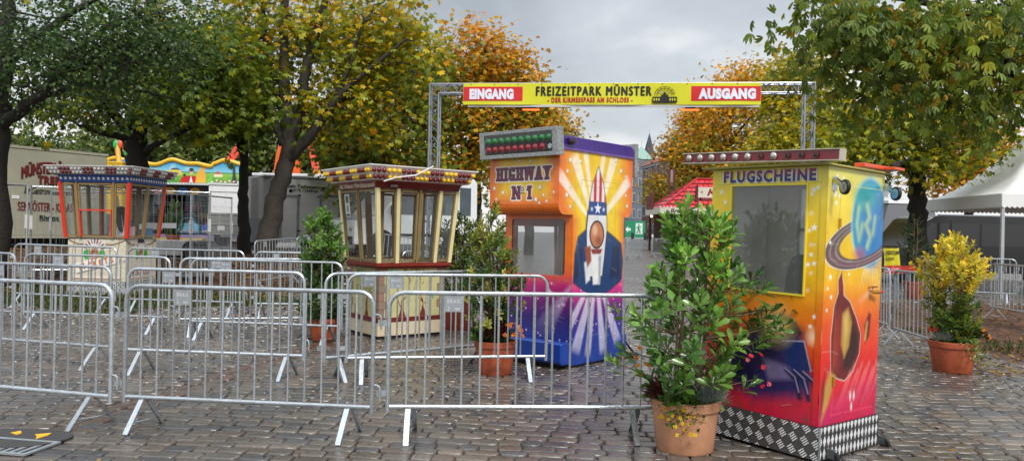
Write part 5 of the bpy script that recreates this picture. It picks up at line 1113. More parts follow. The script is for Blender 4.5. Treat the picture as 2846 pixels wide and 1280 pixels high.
clump(P2,'silver_bush',(-.17,-.10,.38),.11,600,'wire',.06,[S(150,164,156),S(170,180,170)],leafm,seed=22,flat=.8)
clump(P2,'variegated_ivy',(.06,-.19,.34),.12,260,'oval',.05,[S(150,170,90),S(190,196,130),S(96,130,60)],leafm,seed=23,droop=(.6,(.07,-.06,-.22)))
clump(P2,'begonia_leaves',(.20,-.06,.40),.13,260,'oval',.055,[S(50,66,34),S(66,80,40)],leafm,seed=24,flat=1.)
flowers(P2,'orange_flowers',scat((.20,-.1,.40),.15,24,25,.9),.026,S(236,130,50),S(240,190,60),5,26)
flowers(P2,'red_flowers',scat((-.25,-.05,.48),.05,5,27,1.),.024,S(200,40,44),None,5,28)
p=G(1374,1045); o=Vector((p.x,p.y+.2,0))
P3=thing('potted_shrub','pointed yellow green shrub in a clay pot at the left of the orange booth','potted plant',o)
make_pot(P3,.225,.185,.36,terracotta)
shrub(P3,(0,0,.30),[(-.02,.12),(.2,.30),(.45,.37),(.75,.38),(.98,.30),(1.15,.26),(1.32,.18),(1.5,.12),(1.68,.05)],330,'oval',.066,12,VARI,leafm,nstem=6,stem_r=.012,seed=31,top_pal=[S(120,142,56),S(176,178,84),S(150,160,70),S(92,126,50)],top_z=.95,outer=.45,lean=(-.10,0))
clump(P3,'heather',(-.0,-.12,.42),.13,900,'lance',.06,[S(126,44,58),S(104,38,50),S(84,40,40)],leafm,seed=32,flat=1.4)
clump(P3,'primrose_leaves',(-.17,-.08,.36),.10,180,'oval',.06,[S(84,130,50),S(120,160,60)],leafm,seed=33)
flowers(P3,'orange_flowers',scat((.17,-.12,.42),.13,20,34,1.2),.028,S(236,134,30),S(200,90,20),5,35)
p=G(888,948); o=Vector((p.x,p.y+.19,0))
P4=thing('potted_shrub','tall narrow green laurel shrub in a clay pot left of the cream kiosk','potted plant',o)
make_pot(P4,.20,.16,.30,terracotta)
shrub(P4,(0,0,.25),[(-.05,.22),(.2,.34),(.5,.36),(.8,.36),(1.05,.35),(1.25,.30),(1.42,.20),(1.6,.12)],330,'oval',.08,11,[S(58,98,40),S(72,114,46),S(46,82,36),S(88,128,50),S(120,150,64)],leafm,nstem=6,seed=41,outer=.45,top_pal=[S(82,124,46),S(104,148,58),S(120,160,66)],top_z=1.0,lean=(-.05,0))
clump(P4,'variegated_underplanting',(.02,-.14,.42),.24,600,'oval',.055,[S(150,170,110),S(190,200,150),S(96,130,70),S(70,108,50)],leafm,seed=42,flat=1.3)
p=G(1266,918); o=Vector((p.x,p.y+.3,0))
P5=thing('potted_shrub','broad yellow flecked laurel in a square dark red tub behind the cream kiosk','potted plant',o)
m=MB(); m.hexa([(-.24,-.24,0),(.24,-.24,0),(.24,.24,0),(-.24,.24,0)],[(-.28,-.28,.52),(.28,-.28,.52),(.28,.28,.52),(-.28,.28,.52)]); m.build('tub',M('dark_red_tub',S(112,44,32),.5,0,.15,6),P5,bevel=.01); MB().box(-.25,.25,-.25,.25,.521,.53).build('soil',soil,P5)
shrub(P5,(0,0,.48),[(.0,.25),(.3,.46),(.7,.52),(1.0,.48),(1.2,.34),(1.36,.14)],220,'oval',.085,10,[S(70,100,40),S(96,120,46),S(150,156,60),S(54,84,36)],leafm,nstem=6,seed=51,outer=.45)
def small_plant(px,d,top,w,label,pal,seed,potr=.24,ph=.4,kind='oval'):
    x,_=uvpx(px,660); x=x/F*d; b=gz(x,d); o=Vector((x,d,b)); r=thing('potted_shrub',label,'potted plant',o)
    make_pot(r,potr,potr*.82,ph,terracotta); h=top-b-ph
    shrub(r,(0,0,ph-.05),[(0,w*.5),(h*.25,w*.9),(h*.5,w),(h*.75,w*.72),(h*.9,w*.4),(h,w*.12)],150,kind,.10,10,pal,leafm,nstem=5,seed=seed,outer=.45,stem_r=.014); return r
small_plant(2543,19.6,2.28,.46,'dark green bush in a clay pot behind the barriers right of the yellow booth',DRK,61,.25,.45,'lance')
small_plant(481,27.5,2.55,.44,'round green bush in a clay pot in front of the painted children ride',[S(72,110,46),S(90,130,54),S(58,92,40)],71,.24,.42)
# ---------------------------------------------------------------- gateway of aluminium truss with the banner
def truss(name,p0,p1,s,root,A,Bv,n,mat=None,par=None,skip=None):
    p0,p1=Vector(p0),Vector(p1); A=Vector(A)*s/2; B=Vector(Bv)*s/2; cs=[A+B,-A+B,-A-B,A-B]; m=MB()
    for c in cs: m.tube([p0+c,p1+c],.025,8)
    o=m.build(name,mat or alu,root); q=MB()
    for f in range(4):
        a,b=cs[f],cs[(f+1)%4]
        for i in range(n):
            t0,t1=i/n,(i+1)/n; x,y=(a,b) if (i+f)%2==0 else (b,a); q.tube([p0+(p1-p0)*t0+x*.97,p0+(p1-p0)*t1+y*.97],.0095,5,cap=False)
        for t in (0,1): q.tube([p0+(p1-p0)*t+a,p0+(p1-p0)*t+b],.0095,5,cap=False)
    q.build('lattice',alu,o); return o
a=P(1191,430,20.0); b=P(2265,430,18.9); gl=Vector((a.x+.13,a.y+.14,0)); gr_=Vector((b.x-.13,b.y+.14,0)); gx=(gr_-gl).normalized(); gy=Vector((-gx.y,gx.x,0))
GT=thing('truss_gate','silver truss gateway spanning the entrance above the booths','gate',gl)
Lg=(gr_-gl).length; H_=5.42; s=.24; zc=H_-.145
m4=Matrix((gx,gy,Vector((0,0,1)))).transposed().to_4x4(); GT.matrix_world=Matrix.Translation(gl)@m4
for x in (0,Lg): 
    truss('pillar',(x,0,.03),(x,0,zc-s/2-.16),s,GT,(1,0,0),(0,1,0),22)
    MB().box(x-.3,x+.3,-.3,.3,0,.02).build('base_plate',galv_plate,GT,smooth=False)
truss('crossbeam',(s/2+.16,0,zc),(Lg-s/2-.16,0,zc),s,GT,(0,0,1),(0,1,0),48)
for x,sg in ((0,1),(Lg,-1)):
    m=MB(); 
    for yy in (-s/2,s/2):
        m.tube([(x-sg*s/2,yy,zc-s/2-.16),(x-sg*s/2,yy,zc+s/2),(x+sg*(s/2+.16),yy,zc+s/2)],.025,8); m.tube([(x+sg*s/2,yy,zc-s/2-.16),(x+sg*s/2,yy,zc-s/2),(x+sg*(s/2+.16),yy,zc-s/2)],.025,8)
        m.tube([(x-sg*s/2,yy,zc-s/2),(x+sg*s/2,yy,zc+s/2)],.0095,5); m.tube([(x-sg*s/2,yy,zc-s/2-.05),(x+sg*s/2,yy,zc-s/2-.05)],.0095,5); m.tube([(x-sg*s/2,yy,zc-s/2-.13),(x+sg*s/2,yy,zc-s/2-.13)],.0095,5)
        m.tube([(x+sg*.17,yy,zc-s/2),(x+sg*.17,yy,zc+s/2)],.0095,5); m.tube([(x+sg*.23,yy,zc-s/2),(x+sg*.23,yy,zc+s/2)],.0095,5)
    m.tube([(x-sg*s/2,-s/2,zc+s/2),(x-sg*s/2,s/2,zc+s/2)],.025,8); m.tube([(x+sg*s/2,-s/2,zc-s/2),(x+sg*s/2,s/2,zc-s/2)],.02,8); m.build('corner_piece',alu,GT)
bx0=(P(1285,265,19.75)-gl).dot(gx); bx1=(P(2116,265,19.0)-gl).dot(gx); bw=bx1-bx0; bh=.56
BN=thing('banner','yellow vinyl banner reading FREIZEITPARK MÜNSTER with red entrance and exit fields','banner',gl); BN.matrix_world=GT.matrix_world@Matrix.Translation((bx0,-s/2-.035,H_-.02-bh))
wav=lambda u,v: (.016*np.sin(u*2.1+v*3)+.008*np.sin(u*4.7-v*4))*(1.1-v/bh*.7)
c=Canvas(bw,bh,.02,(214,212,30)); cl=MC('vinyl_banner',.38,.1)

for _k in range(int(bw/.62)): c.ell(.2+_k*.62,bh-.03,.02,.02,(90,90,70),.4)
c.b(np.clip(c.noise(5,9),0,1)*.18,(170,168,20)); c.mesh('banner_sheet',(0,0,0),(1,0,0),(0,0,1),cl,BN,curve=lambda u,v:wav(u,v))
redv=M('red_vinyl',S(208,30,34),.4,0,.05,3); blk=M('black_vinyl',S(24,24,24),.45); dkr=M('dark_red_vinyl',S(178,36,24),.45); wv=M('white_vinyl',S(224,226,238),.45,0,.03)
fw=.205*bw; fw2=.226*bw
def wavefix(o,eps):
    me=o.data; 
    for v in me.vertices: v.co.y=-float(wav(v.co.x,v.co.z))-eps
for x0,fw_ in ((.008,fw),(bw-fw2-.008,fw2)):
    cc=Canvas(fw_,bh*.66,.03,(208,30,34)); o=cc.mesh('red_field',(x0,0,.10),(1,0,0),(0,0,1),redv,BN); wavefix(o,.008)
for wd,x0,tw_ in (('EINGANG',.022*bw,.153*bw),('AUSGANG',.796*bw,.187*bw)): o=text(wd,wv,BN,(x0,0,.135),(1,0,0),(0,0,1),tw_,bh*.50,off=0,bold=.075,spacing=1.12); wavefix(o,.020)
o=text('FREIZEITPARK MÜNSTER',blk,BN,(bw*.253,0,.235),(1,0,0),(0,0,1),bw*.388,.285,off=0,bold=.05,spacing=1.25); wavefix(o,.014)
o=text('- DER KIRMESSPASS AM SCHLOSS -',dkr,BN,(bw*.292,0,.055),(1,0,0),(0,0,1),bw*.288,.135,off=0,bold=.045,spacing=1.2); wavefix(o,.014)
m=MB(); ex=bw*.645; ey=.05
m.prism([(0,0),(.62,0),(.62,.15),(.40,.15),(.40,.2),(.22,.2),(.22,.15),(0,.15)],(ex,-.02,ey),(1,0,0),(0,0,1),(0,-1,0),-.002,.001)
th=[math.pi*i/14 for i in range(15)]
for r_ in (.25,.19): m.tube([(ex+.31+r_*math.cos(t),-.0215,ey+.2+r_*.85*math.sin(t)) for t in th],.006,4)
for t in th[1:-1:2]: m.tube([(ex+.31,-.0215,ey+.2),(ex+.31+.25*math.cos(t),-.0215,ey+.2+.2125*math.sin(t))],.004,4)
m.ball((ex+.31,-.022,ey+.24),.03,8,6,sc=(1,.2,1)); em=m.build('ride_emblem',blk,BN,smooth=False)
m=MB()
for i in range(3):
    for k in (0,1): m.box(ex+.03+i*.06+k*.40,ex+.06+i*.06+k*.40,-.0245,-.0215,ey+.05,ey+.11)
m.build('emblem_windows',M('yellow_vinyl',S(214,212,30),.4),em,smooth=False)
MB().box(.12,bw-.03,.02,.06,-.055,.002).build('lower_sleeve',M('white_sleeve',S(196,196,200),.5,0,.05),BN,smooth=False)
amb=MEmit('amber_lamp',(1.,.16,.02),.9)
for k,x in enumerate((bw*.235,bw*.772)):
    lt=thing('floodlight',('orange lit floodlight under the banner beside the word EINGANG','orange lit floodlight under the banner beside the word AUSGANG')[k],'lamp'); lt.matrix_world=BN.matrix_world@Matrix.Translation((x,.09,-.10))
    MB().box(-.13,.13,-.05,.05,0,.05).build('housing',M('lamp_housing',S(40,40,42),.5),lt,bevel=.005); MB().box(-.22,.22,-.045,.045,-.032,-.002).build('lens',amb,lt,smooth=False); MB().box(-.015,.015,-.02,.02,.051,.19).build('clamp',galv,lt,smooth=False)
# ---------------------------------------------------------------- helpers for the background
def plane_pt(px,py,p0,d):
    u,v=uvpx(px,py); r=Vector((u/F,1,-v/F)); n=Vector((-d.y,d.x,0)); o=Vector((0,0,HC)); t=(Vector(p0)-o).dot(n)/r.dot(n); return o+r*t
def vframe(p0,p1):
    d=Vector((p1[0]-p0[0],p1[1]-p0[1],0)); L=d.length; d.normalize(); n=Vector((-d.y,d.x,0)); return Matrix.Translation((p0[0],p0[1],p0[2] if len(p0)>2 else 0))@Matrix((d,n,Vector((0,0,1)))).transposed().to_4x4(),L
def wheel(root,x,y,z,r=.36,w=.22,name='wheel'):
    m=MB(); m.lathe([(r*.55,-w/2),(r*.93,-w/2),(r,-w/2+.03),(r,w/2-.03),(r*.93,w/2),(r*.55,w/2)],20,(x,y,z),ax=Matrix.Rotation(RAD(90),3,'X')); o=m.build(name,black_rubber,root); q=MB(); q.lathe([(r*.54,-w/2+.02),(r*.54,w/2-.02)],16,(x,y,z),ax=Matrix.Rotation(RAD(90),3,'X')); q.build('rim',galv,o); return o
def place(o,mw): o.matrix_world=mw; return o
# beige catering trailer on the left
p1=Vector((-13.80,25.7,.35)); dr_=Vector((.535,.845,0)).normalized(); p0=p1-dr_*7.2
mw,L=vframe(p0,p1); TR=place(thing('catering_trailer','beige box trailer lettered in red and black at the left edge','trailer'),mw)
beige=M('beige_panel',S(166,164,145),.5,0,.06,2)
m=MB(); m.box(0,L,0,2.5,.74,3.50); m.build('box_body',beige,TR,bevel=.05); m=MB(); m.box(-.02,L+.02,-.02,2.52,.68,.76).box(-.02,L+.02,-.02,2.52,3.46,3.54); m.build('rails',M('beige_rail',S(170,166,148),.5),TR,smooth=False)
MB().box(.4,L-.4,.3,2.2,.42,.68).build('chassis',M('chassis_black',S(28,28,30),.7),TR,smooth=False)
for x in (1.6,2.7,5.2): wheel(TR,x,.35,.36)
imw=mw.inverted(); pp_=lambda px,py: imw@plane_pt(px,py,p1,dr_)
def ptext(parent,pf,bodyt,mat,x0,x1,y0,y1,off=.012,**k):
    """lettering on the front plane of a thing between photo columns x0..x1 and rows y0 (top)..y1 (bottom)"""
    a=pf(x0,y1); b=pf(x1,y1); t=pf((x0+x1)/2,y0); bt=pf((x0+x1)/2,y1)
    return text(bodyt,mat,parent,(a.x,0,(a.z+b.z)/2),(1,0,0),(0,0,1),b.x-a.x,t.z-bt.z,off=off,**k)
redl=M('faded_red_lettering',S(112,38,38),.5,0,.15,8); blkl=M('black_lettering',S(30,30,28),.5); grnl=M('dark_green_lettering',S(34,56,40),.5)
a_=pp_(59,480);b_=pp_(222,480); W_=b_.x-a_.x
for mat_,o_,df in ((blkl,.014,.02),(redl,.020,0)): ptext(TR,pp_,'MÜNSTERLÄNDER',mat_,59,222,444,482,off=o_,bold=.035,warp=lambda x,y,df=df:(x+df,y-.22*((x-W_/2)/(W_/2))**2-df))
for mat_,o_,df in ((blkl,.014,.02),(redl,.020,0)): ptext(TR,pp_,'TREFF',mat_,103,176,489,512,off=o_,bold=.05,spacing=1.2,warp=lambda x,y,df=df:(x+df,y-df))
ptext(TR,pp_,'Ihr Gastronomieservice',blkl,66,203,521,541,shear=.3); ptext(TR,pp_,'SENVÖSTER - KLAAS',redl,49,201,558,587,bold=.04,spacing=1.1); ptext(TR,pp_,'Rheine',grnl,109,163,598,611,bold=.05); ptext(TR,pp_,'_',grnl,109,165,612.5,614)
a=pp_(33,551);b=pp_(53,543); MB().box(a.x,b.x,-.012,-.001,a.z,b.z).build('type_plate',white_paint,TR,smooth=False); a=pp_(22,628);b=pp_(29,621); MB().box(a.x,b.x,-.012,-.001,a.z,b.z).build('vent',blkl,TR,smooth=False)
# white low trailer with grey slatted lower flap
p0=P(578,640,29);p1=P(732,640,29.6); gzv=gz(p0.x,29); mw,L=vframe((p0.x,p0.y,gzv),(p1.x,p1.y,0)); WT=place(thing('box_trailer','white trailer with a grey ribbed lower flap between the ride and the trees','trailer'),mw)
MB().box(0,L,.0,2.2,1.25,2.33).build('box_body',white_paint,WT,bevel=.03); MB().box(-.03,L+.03,-.03,2.23,2.335,2.42).build('roof',M('white_roof',S(214,216,218),.5,0,.05),WT,bevel=.01); MB().box(0,L,-.02,.0,2.08,2.10).build('seam',M('grey_seam',S(170,172,174),.5),WT,smooth=False)
fl=MB().box(0,L,-.05,-.005,.45,1.24).build('flap',M('grey_flap',S(132,130,126),.5,0,.08,5),WT,smooth=False); m=MB()
for i in range(6): m.box(i*L/5-.02,i*L/5+.02,-.09,-.051,.45,1.24)
for z in (.45,.83,1.22): m.box(.02,L-.02,-.085,-.052,z-.015,z+.015)
m.build('ribs',M('flap_ribs',S(178,176,172),.45,.2),fl,smooth=False)
for x in (.5,L-.45): wheel(WT,x,.2,.3,.3,.2)
# toilet trailer
p0=P(753,640,26.6);p1=P(1000,640,28.6); gzv=gz(p0.x,27); mw,L=vframe((p0.x,p0.y,gzv),(p1.x,p1.y,0)); TT=place(thing('toilet_trailer','white toilet trailer with two framed doors behind the leaning tree','trailer'),mw); iT=mw.inverted(); dT=(p1-p0).normalized(); dT.z=0; pt_=lambda px,py: iT@plane_pt(px,py,p0,dT)
tw=M('trailer_white',S(236,237,240),.4,0,.04,2)
m=MB(); m.box(0,L,0,2.3,.22,2.52); m.build('body',tw,TT,bevel=.03); MB().box(-.3,L+.03,-.03,2.33,2.525,2.60).build('roof',M('trailer_roof',S(150,152,156),.5),TT,bevel=.01)
n_=12; prof=[(0,0)]+[( -.62*math.sin(t),1.15-1.15*math.cos(t)) for t in [math.pi*i/n_ for i in range(n_+1)]]+[(0,2.3)]
m=MB(); m.prism(prof,(0,0,0),(1,0,0),(0,1,0),(0,0,1),1.05,2.50); m.build('rounded_nose',M('grey_gloss_nose',S(122,122,122),.18,0,.05,2,coat=.5),TT,ang=30); m=MB(); m.prism(prof,(0.,0,0),(1,0,0),(0,1,0),(0,0,1),.22,1.045); m.build('nose_skirt',M('grey_skirt',S(112,114,116),.5),TT,ang=30)
def tdoor(x0,x1):
    a,b=pt_(x0,540),pt_(x1,660); m=MB(); zt_=a.z; m.box(a.x,a.x+.09,-.03,-.002,.30,zt_).box(b.x-.09,b.x,-.03,-.002,.30,zt_).box(a.x+.09,b.x-.09,-.03,-.002,zt_-.09,zt_); d=m.build('door_frame',M('grey_door_frame',S(158,162,170),.4),TT,smooth=False); MB().box(a.x+.095,b.x-.095,-.016,-.002,.30,zt_-.095).build('door_leaf',tw,d,smooth=False); MB().box(b.x-.07,b.x+.04,-.05,-.031,1.9,1.95).box(b.x-.07,b.x+.04,-.05,-.031,.62,.67).build('hinge',blkl,d,smooth=False)
tdoor(777,830); tdoor(888,945)
ptext(TT,pt_,'Exklusiv Toilettenwagen',blkl,772,918,514,526,bold=.035); ptext(TT,pt_,'0178 / 5568509',blkl,814,884,525.5,534,bold=.035,spacing=1.15); ptext(TT,pt_,'Vermietung',blkl,889,933,527,535,bold=.03)
a=pt_(808,530); m=MB(); m.lathe([(.055,-.004),(.055,.0),(.068,.0),(.068,-.004)],18,(a.x,-.008,a.z),ax=Matrix.Rotation(RAD(90),3,'X')); m.tube([(a.x-.03,-.012,a.z+.03),(a.x-.02,-.012,a.z-.015),(a.x+.02,-.012,a.z-.03)],.009,5); m.build('telephone_symbol',blkl,TT)
wheel(TT,1.4,.15,.30,.3,.2); wheel(TT,2.2,.15,.30,.3,.2)
MB().box(-1.4,-.62,1.0,1.2,.4,.5).build('drawbar',galv,TT,smooth=False)
p0=P(703,500,36);p1=P(905,500,36); WB=place(thing('container','white flat roofed cabin showing its top above the trailers','cabin'),vframe((p0.x,p0.y,.75),(p1.x,p1.y,0))[0]); Lb=(p1-p0).length
MB().box(0,Lb,0,2.4,.0,3.2).build('body',white_paint,WB,bevel=.02); MB().box(-.04,Lb+.04,-.04,2.44,3.205,3.32).build('roof_edge',M('white_edge',S(222,224,226),.5),WB,bevel=.01)
# ---------------------------------------------------------------- vans
def van(label,mw,L,H,paintm,glassm,long_glass=True,name='van'):
    r=place(thing(name,label,'van'),mw); W=1.95
    side=[(0,.35),(0,.95),(.06,1.08),(.95,1.28),(1.75,H*.93),(2.05,H-.03),(2.5,H),(L-.15,H),(L-.02,H-.12),(L,.4),(L-.05,.35)]
    m=MB(); m.prism(side,(0,W,0),(1,0,0),(0,0,1),(0,-1,0),0,W); m.build('body',paintm,r,bevel=.06)
    g=MB(); g.prism([(1.22,1.3),(1.83,H*.88),(2.55,H*.88),(2.55,1.3)],(0,0,0),(1,0,0),(0,0,1),(0,-1,0),.002,.012)
    g.build('front_side_window',glassm,r,smooth=False)
    if long_glass:
        for x0,x1 in ((2.68,3.75),(3.85,L-.3)): MB().prism([(x0,1.32),(x0,H*.88),(x1,H*.88),(x1,1.32)],(0,0,0),(1,0,0),(0,0,1),(0,-1,0),.002,.012).build('side_window',glassm,r,smooth=False)
    a0,a1=Vector((1.02,0,1.31)),Vector((1.72,0,H*.905)); w=MB(); n=(a1-a0).cross(Vector((0,1,0))).normalized(); n=-n if n.x>0 else n
    q=[a0+Vector((0,.15,0)),a0+Vector((0,W-.15,0)),a1+Vector((0,W-.2,0)),a1+Vector((0,.2,0))]; w.hexa([x+n*.004 for x in q],[x+n*.016 for x in q]); w.build('windscreen',glassm,r,smooth=False)
    for x in (.95,L-1.0): 
        MB().lathe([(.42,-.006),(.42,.006)],20,(x,-.008,.40),ax=Matrix.Rotation(RAD(90),3,'X')).build('wheel_arch',black_rubber,r); wheel(r,x,.06,.34,.34,.2)
    for y in (.22,W-.22): MB().ball((.03,y,.85),.13,10,8,sc=(.5,1,.8)).build('headlight',M('headlight_glass',S(210,214,216),.1,.2),r)
    MB().box(1.2,1.4,-.24,-.06,1.3,1.58).build('wing_mirror',black_rubber,r,bevel=.02); MB().box(-.06,.0,.1,W-.1,.36,.6).build('bumper',M('bumper_grey',S(50,52,54),.6),r,bevel=.02)
    MB().box(2.62,2.635,-.006,-.001,.45,H*.93).build('door_seam',black_rubber,r,smooth=False); MB().box(2.45,2.58,-.03,-.003,1.1,1.14).build('door_handle',black_rubber,r); MB().box(.8,L-.1,-.012,-.002,.62,.70).build('rubbing_strip',MATS['bumper_grey'],r,smooth=False)
    return r
vg=M('dark_van_glass',S(34,40,44),.06,0,.1,2,coat=.5)
b0=P(985,640,22.5);b1=P(1300,640,25.2); mv,L=vframe((b0.x,b0.y,gz(b0.x,b0.y)),(b1.x,b1.y,0)); van('white high roofed van parked behind the cream carousel kiosk',mv,max(L,4.6),2.55,M('van_white',S(236,238,240),.25,0,.03,2,coat=.5),M('grey_van_glass',S(86,96,104),.06,0,.1,2,coat=.5))
b0=P(2452,640,26.5);b1=P(2940,640,27.5); mv,L=vframe((b0.x,b0.y,.0),(b1.x,b1.y,0)); bv=van('black high roofed van standing behind the white tent',mv,L,2.40,M('van_black',S(12,13,16),.22,0,.1,coat=.5),M('black_van_glass',S(10,12,15),.05,0,.1,2,coat=.6))
MB().box(2.2,L-.2,.02,.10,2.39,2.43).build('roof_rail',alu,bv,smooth=False)
b0=P(2455,640,33);b1=P(2600,640,33.5); mv,L=vframe((b0.x,b0.y,0),(b1.x,b1.y,0)); cv=place(thing('caravan','grey caravan with a white roof edge behind the black van','caravan'),mv)
MB().prism([(0,.4),(.0,2.2),(.25,3.05),(L,3.05),(L,.4)],(0,2.2,0),(1,0,0),(0,0,1),(0,-1,0),0,2.2).build('body',M('caravan_grey',S(120,122,126),.4,0,.04),cv,bevel=.05); MB().box(.2,L,-.03,2.23,3.055,3.2).build('roof_edge',white_paint,cv,bevel=.02); MB().box(.5,1.6,-.012,-.002,1.4,2.1).build('window',vg,cv,smooth=False); wheel(cv,L*.5,.15,.32,.32,.2)
# ---------------------------------------------------------------- white tent
eN,eL=Vector((12.95,20.,0)),Vector((13.35,24.6,0)); dn=(eL-eN).normalized(); rt=Vector((dn.y,-dn.x,0)); S_=4.6
TE_=thing('pagoda_tent','white pagoda tent with a scalloped valance at the right edge','tent'); TE_.matrix_world=Matrix.Translation(eN)@Matrix((rt,dn,Vector((0,0,1)))).transposed().to_4x4()
tentm=M('tent_canvas',S(232,233,231),.6,0,.05,1.5,bump=.05,bscale=5)
n_=24; Vt=[];Qt=[]
for j in range(n_+1):
    for i in range(n_+1):
        a,b=i/n_*2-1,j/n_*2-1; r=max(abs(a),abs(b)); dd=(1-r); z=2.78+2.35*dd**1.55 - .05*(1-r)*0; Vt.append(((a+1)/2*S_,(b+1)/2*S_,z))
for j in range(n_):
    for i in range(n_): k=j*(n_+1)+i; Qt.append((k,k+1,k+n_+2,k+n_+1))
o=np_mesh('roof_canvas',Vt,Qt,tentm,None,TE_,smooth=True); md=o.modifiers.new('thickness','SOLIDIFY'); md.thickness=.01
m=MB(); ns=36
for A,B,N_ in (((0,0,0),(1,0,0),(0,-1,0)),((0,S_,0),(0,-1,0),(-1,0,0)),((S_,0,0),(0,1,0),(1,0,0)),((S_,S_,0),(-1,0,0),(0,1,0))):
    pl=[(0,2.79)]; pl=[(S_,2.785),(0,2.785)]+[(i*S_/(ns*2),2.40+(.05 if i%2==0 else 0.)) for i in range(ns*2+1)]; m.prism(pl,A,B,(0,0,1),N_,.006,.012)
m.build('valance',tentm,TE_,smooth=False)
for x,y in ((.05,.05),(.05,S_-.05),(S_-.05,.05),(S_-.05,S_-.05)): MB().box(x-.04,x+.04,y-.04,y+.04,0,2.76).build('post',M('tent_post',S(186,190,194),.4,.4,.08),TE_,bevel=.006)
m=MB(); m.tube([(.05,.05,2.7),(S_-.05,.05,2.7),(S_-.05,S_-.05,2.7),(.05,S_-.05,2.7),(.05,.05,2.7)],.02,6); m.build('eave_frame',MATS['tent_post'],TE_)
# yellow and red banner tied to a barrier
a=P(2455,735,16.2);b=P(2500,735,16.6); mw,L=vframe((a.x,a.y,0),(b.x,b.y,0)); YS=place(thing('hanging_banner','small yellow and red printed banner tied up beside the dark potted bush','banner'),mw)
cs_=Canvas(L,.55,.02,(222,214,40)); cs_.poly([(0,0),(L,0),(L,.18),(0,.18)],(196,40,50),.02); cs_.mesh('banner_sheet',(0,0,.78),(1,0,0),(0,0,1),cl,YS,curve=lambda u,v:.02*np.sin(u*20+v*6))
for t_,z,h,mt,w_ in (('FREIZEITPARK',1.20,.08,blkl,L*.86),('MÜNSTER',1.07,.08,blkl,L*.55),('BESUCHER',.83,.08,M('pink_lettering',S(236,190,200),.5),L*.85)): text(t_,mt,YS,(L*.06,0,z),(1,0,0),(0,0,1),w_,h,off=.026,bold=.03)
m=MB(); m.box(L,L+.75,.02,.06,.78,.94); m.build('red_strip',M('red_board',S(176,34,30),.5),YS,smooth=False); MB().box(-.02,0,.03,.06,0,1.34).box(L,L+.02,.03,.06,0,1.34).build('support_posts',galv,YS,smooth=False)
# ---------------------------------------------------------------- site fences
def make_fence():
    r=thing('site_fence','x','fence'); W,H=3.4,2.0; m=MB(); m.tube([(0,0,.06),(0,0,H)],.021,8); m.tube([(W,0,.06),(W,0,H)],.021,8); m.tube([(0,0,H-.02),(W,0,H-.02)],.019,8); m.tube([(0,0,.16),(W,0,.16)],.016,8); m.build('frame',galv,r)
    q=MB()
    for i in range(1,30): q.tube([(i*W/30,0,.16),(i*W/30,0,H-.02)],.0028,4,cap=False)
    for z in (.16,.42,.68,.94,1.2,1.46,1.72): q.tube([(0,0,z+.005),(W,0,z+.005)],.0028,4,cap=False)
    q.build('wire_mesh',galv,r)['kind']='stuff'
    for x in (0,W): 
        f=MB(); f.box(x-.11,x+.11,-.34,.34,0,.13); f.build('concrete_foot',M('concrete',S(130,128,122),.8,0,.15,10),r,bevel=.02); MB().box(x-.028,x+.028,-.03,-.022,1.05,1.35).build('label_strip',white_paint,r,smooth=False)
    MB().box(W*.62,W*.80,-.02,-.012,1.12,1.24).build('sign_plate',white_paint,r,smooth=False)
    return r
FE=make_fence(); used=[0]
def fence(x0,x1,y0,y1,label,z=None):
    a,b=Vector((x0,y0,0)),Vector((x1,y1,0)); o=FE if used[0]==0 else copy_tree(FE); used[0]+=1; tag(o,label,'fence','wire mesh site fence panels'); mw,L=vframe((x0,y0,z if z is not None else gz(x0,y0)),(x1,y1,0)); o.matrix_world=mw@Matrix.Diagonal((L/3.4,1,1,1))
xa=lambda px,d: (px-CX)/F*d
fence(xa(74,16.4)-3.4,xa(74,16.4),16.0,16.4,'mesh fence panel at the left edge in front of the beige trailer',.36)
fence(xa(86,16.5),xa(86,16.5)+3.3,16.5,18.0,'mesh fence panel running behind the star striped kiosk',.34)
fence(xa(529,18.2)-3.3,xa(529,18.2),18.1,18.2,'mesh fence panel before the bush and the children ride',.30)
fence(xa(531,18.2),xa(643,20.2),18.2,20.2,'mesh fence panel before the white trailer with the grey flap',.30)
# white board and black hose lying on the bank
p=P(487,692,22); bd=thing('white_board','white board lying behind the fence with a black hose end','board',(p.x,p.y,gz(p.x,p.y)+.15)); MB().box(-.55,.5,-.3,.5,-.15,.28).build('board',white_paint,bd,bevel=.02); MB().lathe([(.20,-.3),(.26,-.3),(.26,.3),(.20,.3)],20,(.62,-.1,.02),ax=Matrix.Rotation(RAD(90),3,'X')).build('hose_end',black_rubber,bd)
# ---------------------------------------------------------------- children ride with the painted board
d=33.; a=P(300,503,d); b=P(682,503,d+.6); gzv=.75; mw,L=vframe((a.x,a.y,gzv),(b.x,b.y,0)); RD=place(thing('children_ride','children ride with a wavy yellow edged painted landscape board above its dark stage','fairground ride'),mw)
zt=(a.z-gzv)
zl=zt+.0; z2=zt+.98
Ls=L
edge=lambda x: z2-.10+.09*math.sin(x*2.6+.4)+.05*math.sin(x*5.3)+(.10 if abs(x-L*.80)<.25 else 0)
c=Canvas(Ls,1.25,.015,(96,180,214)); c.vgrad([(0,(60,140,50)),(.28,(110,176,60)),(.42,(150,196,90)),(.46,(60,130,60)),(.52,(130,200,226)),(.8,(86,172,220)),(1.2,(60,150,214))])
n=c.noise(7,4); c.b(np.clip(n-.1,0,1)*np.clip((c.V-.5)/.1,0,1)*.7,(214,234,244)); c.b(np.clip(c.noise(14,6),0,1)*np.clip((.46-c.V)/.2,0,1)*.5,(180,210,80))
X_=lambda px: (px-300)/(682-300)*Ls
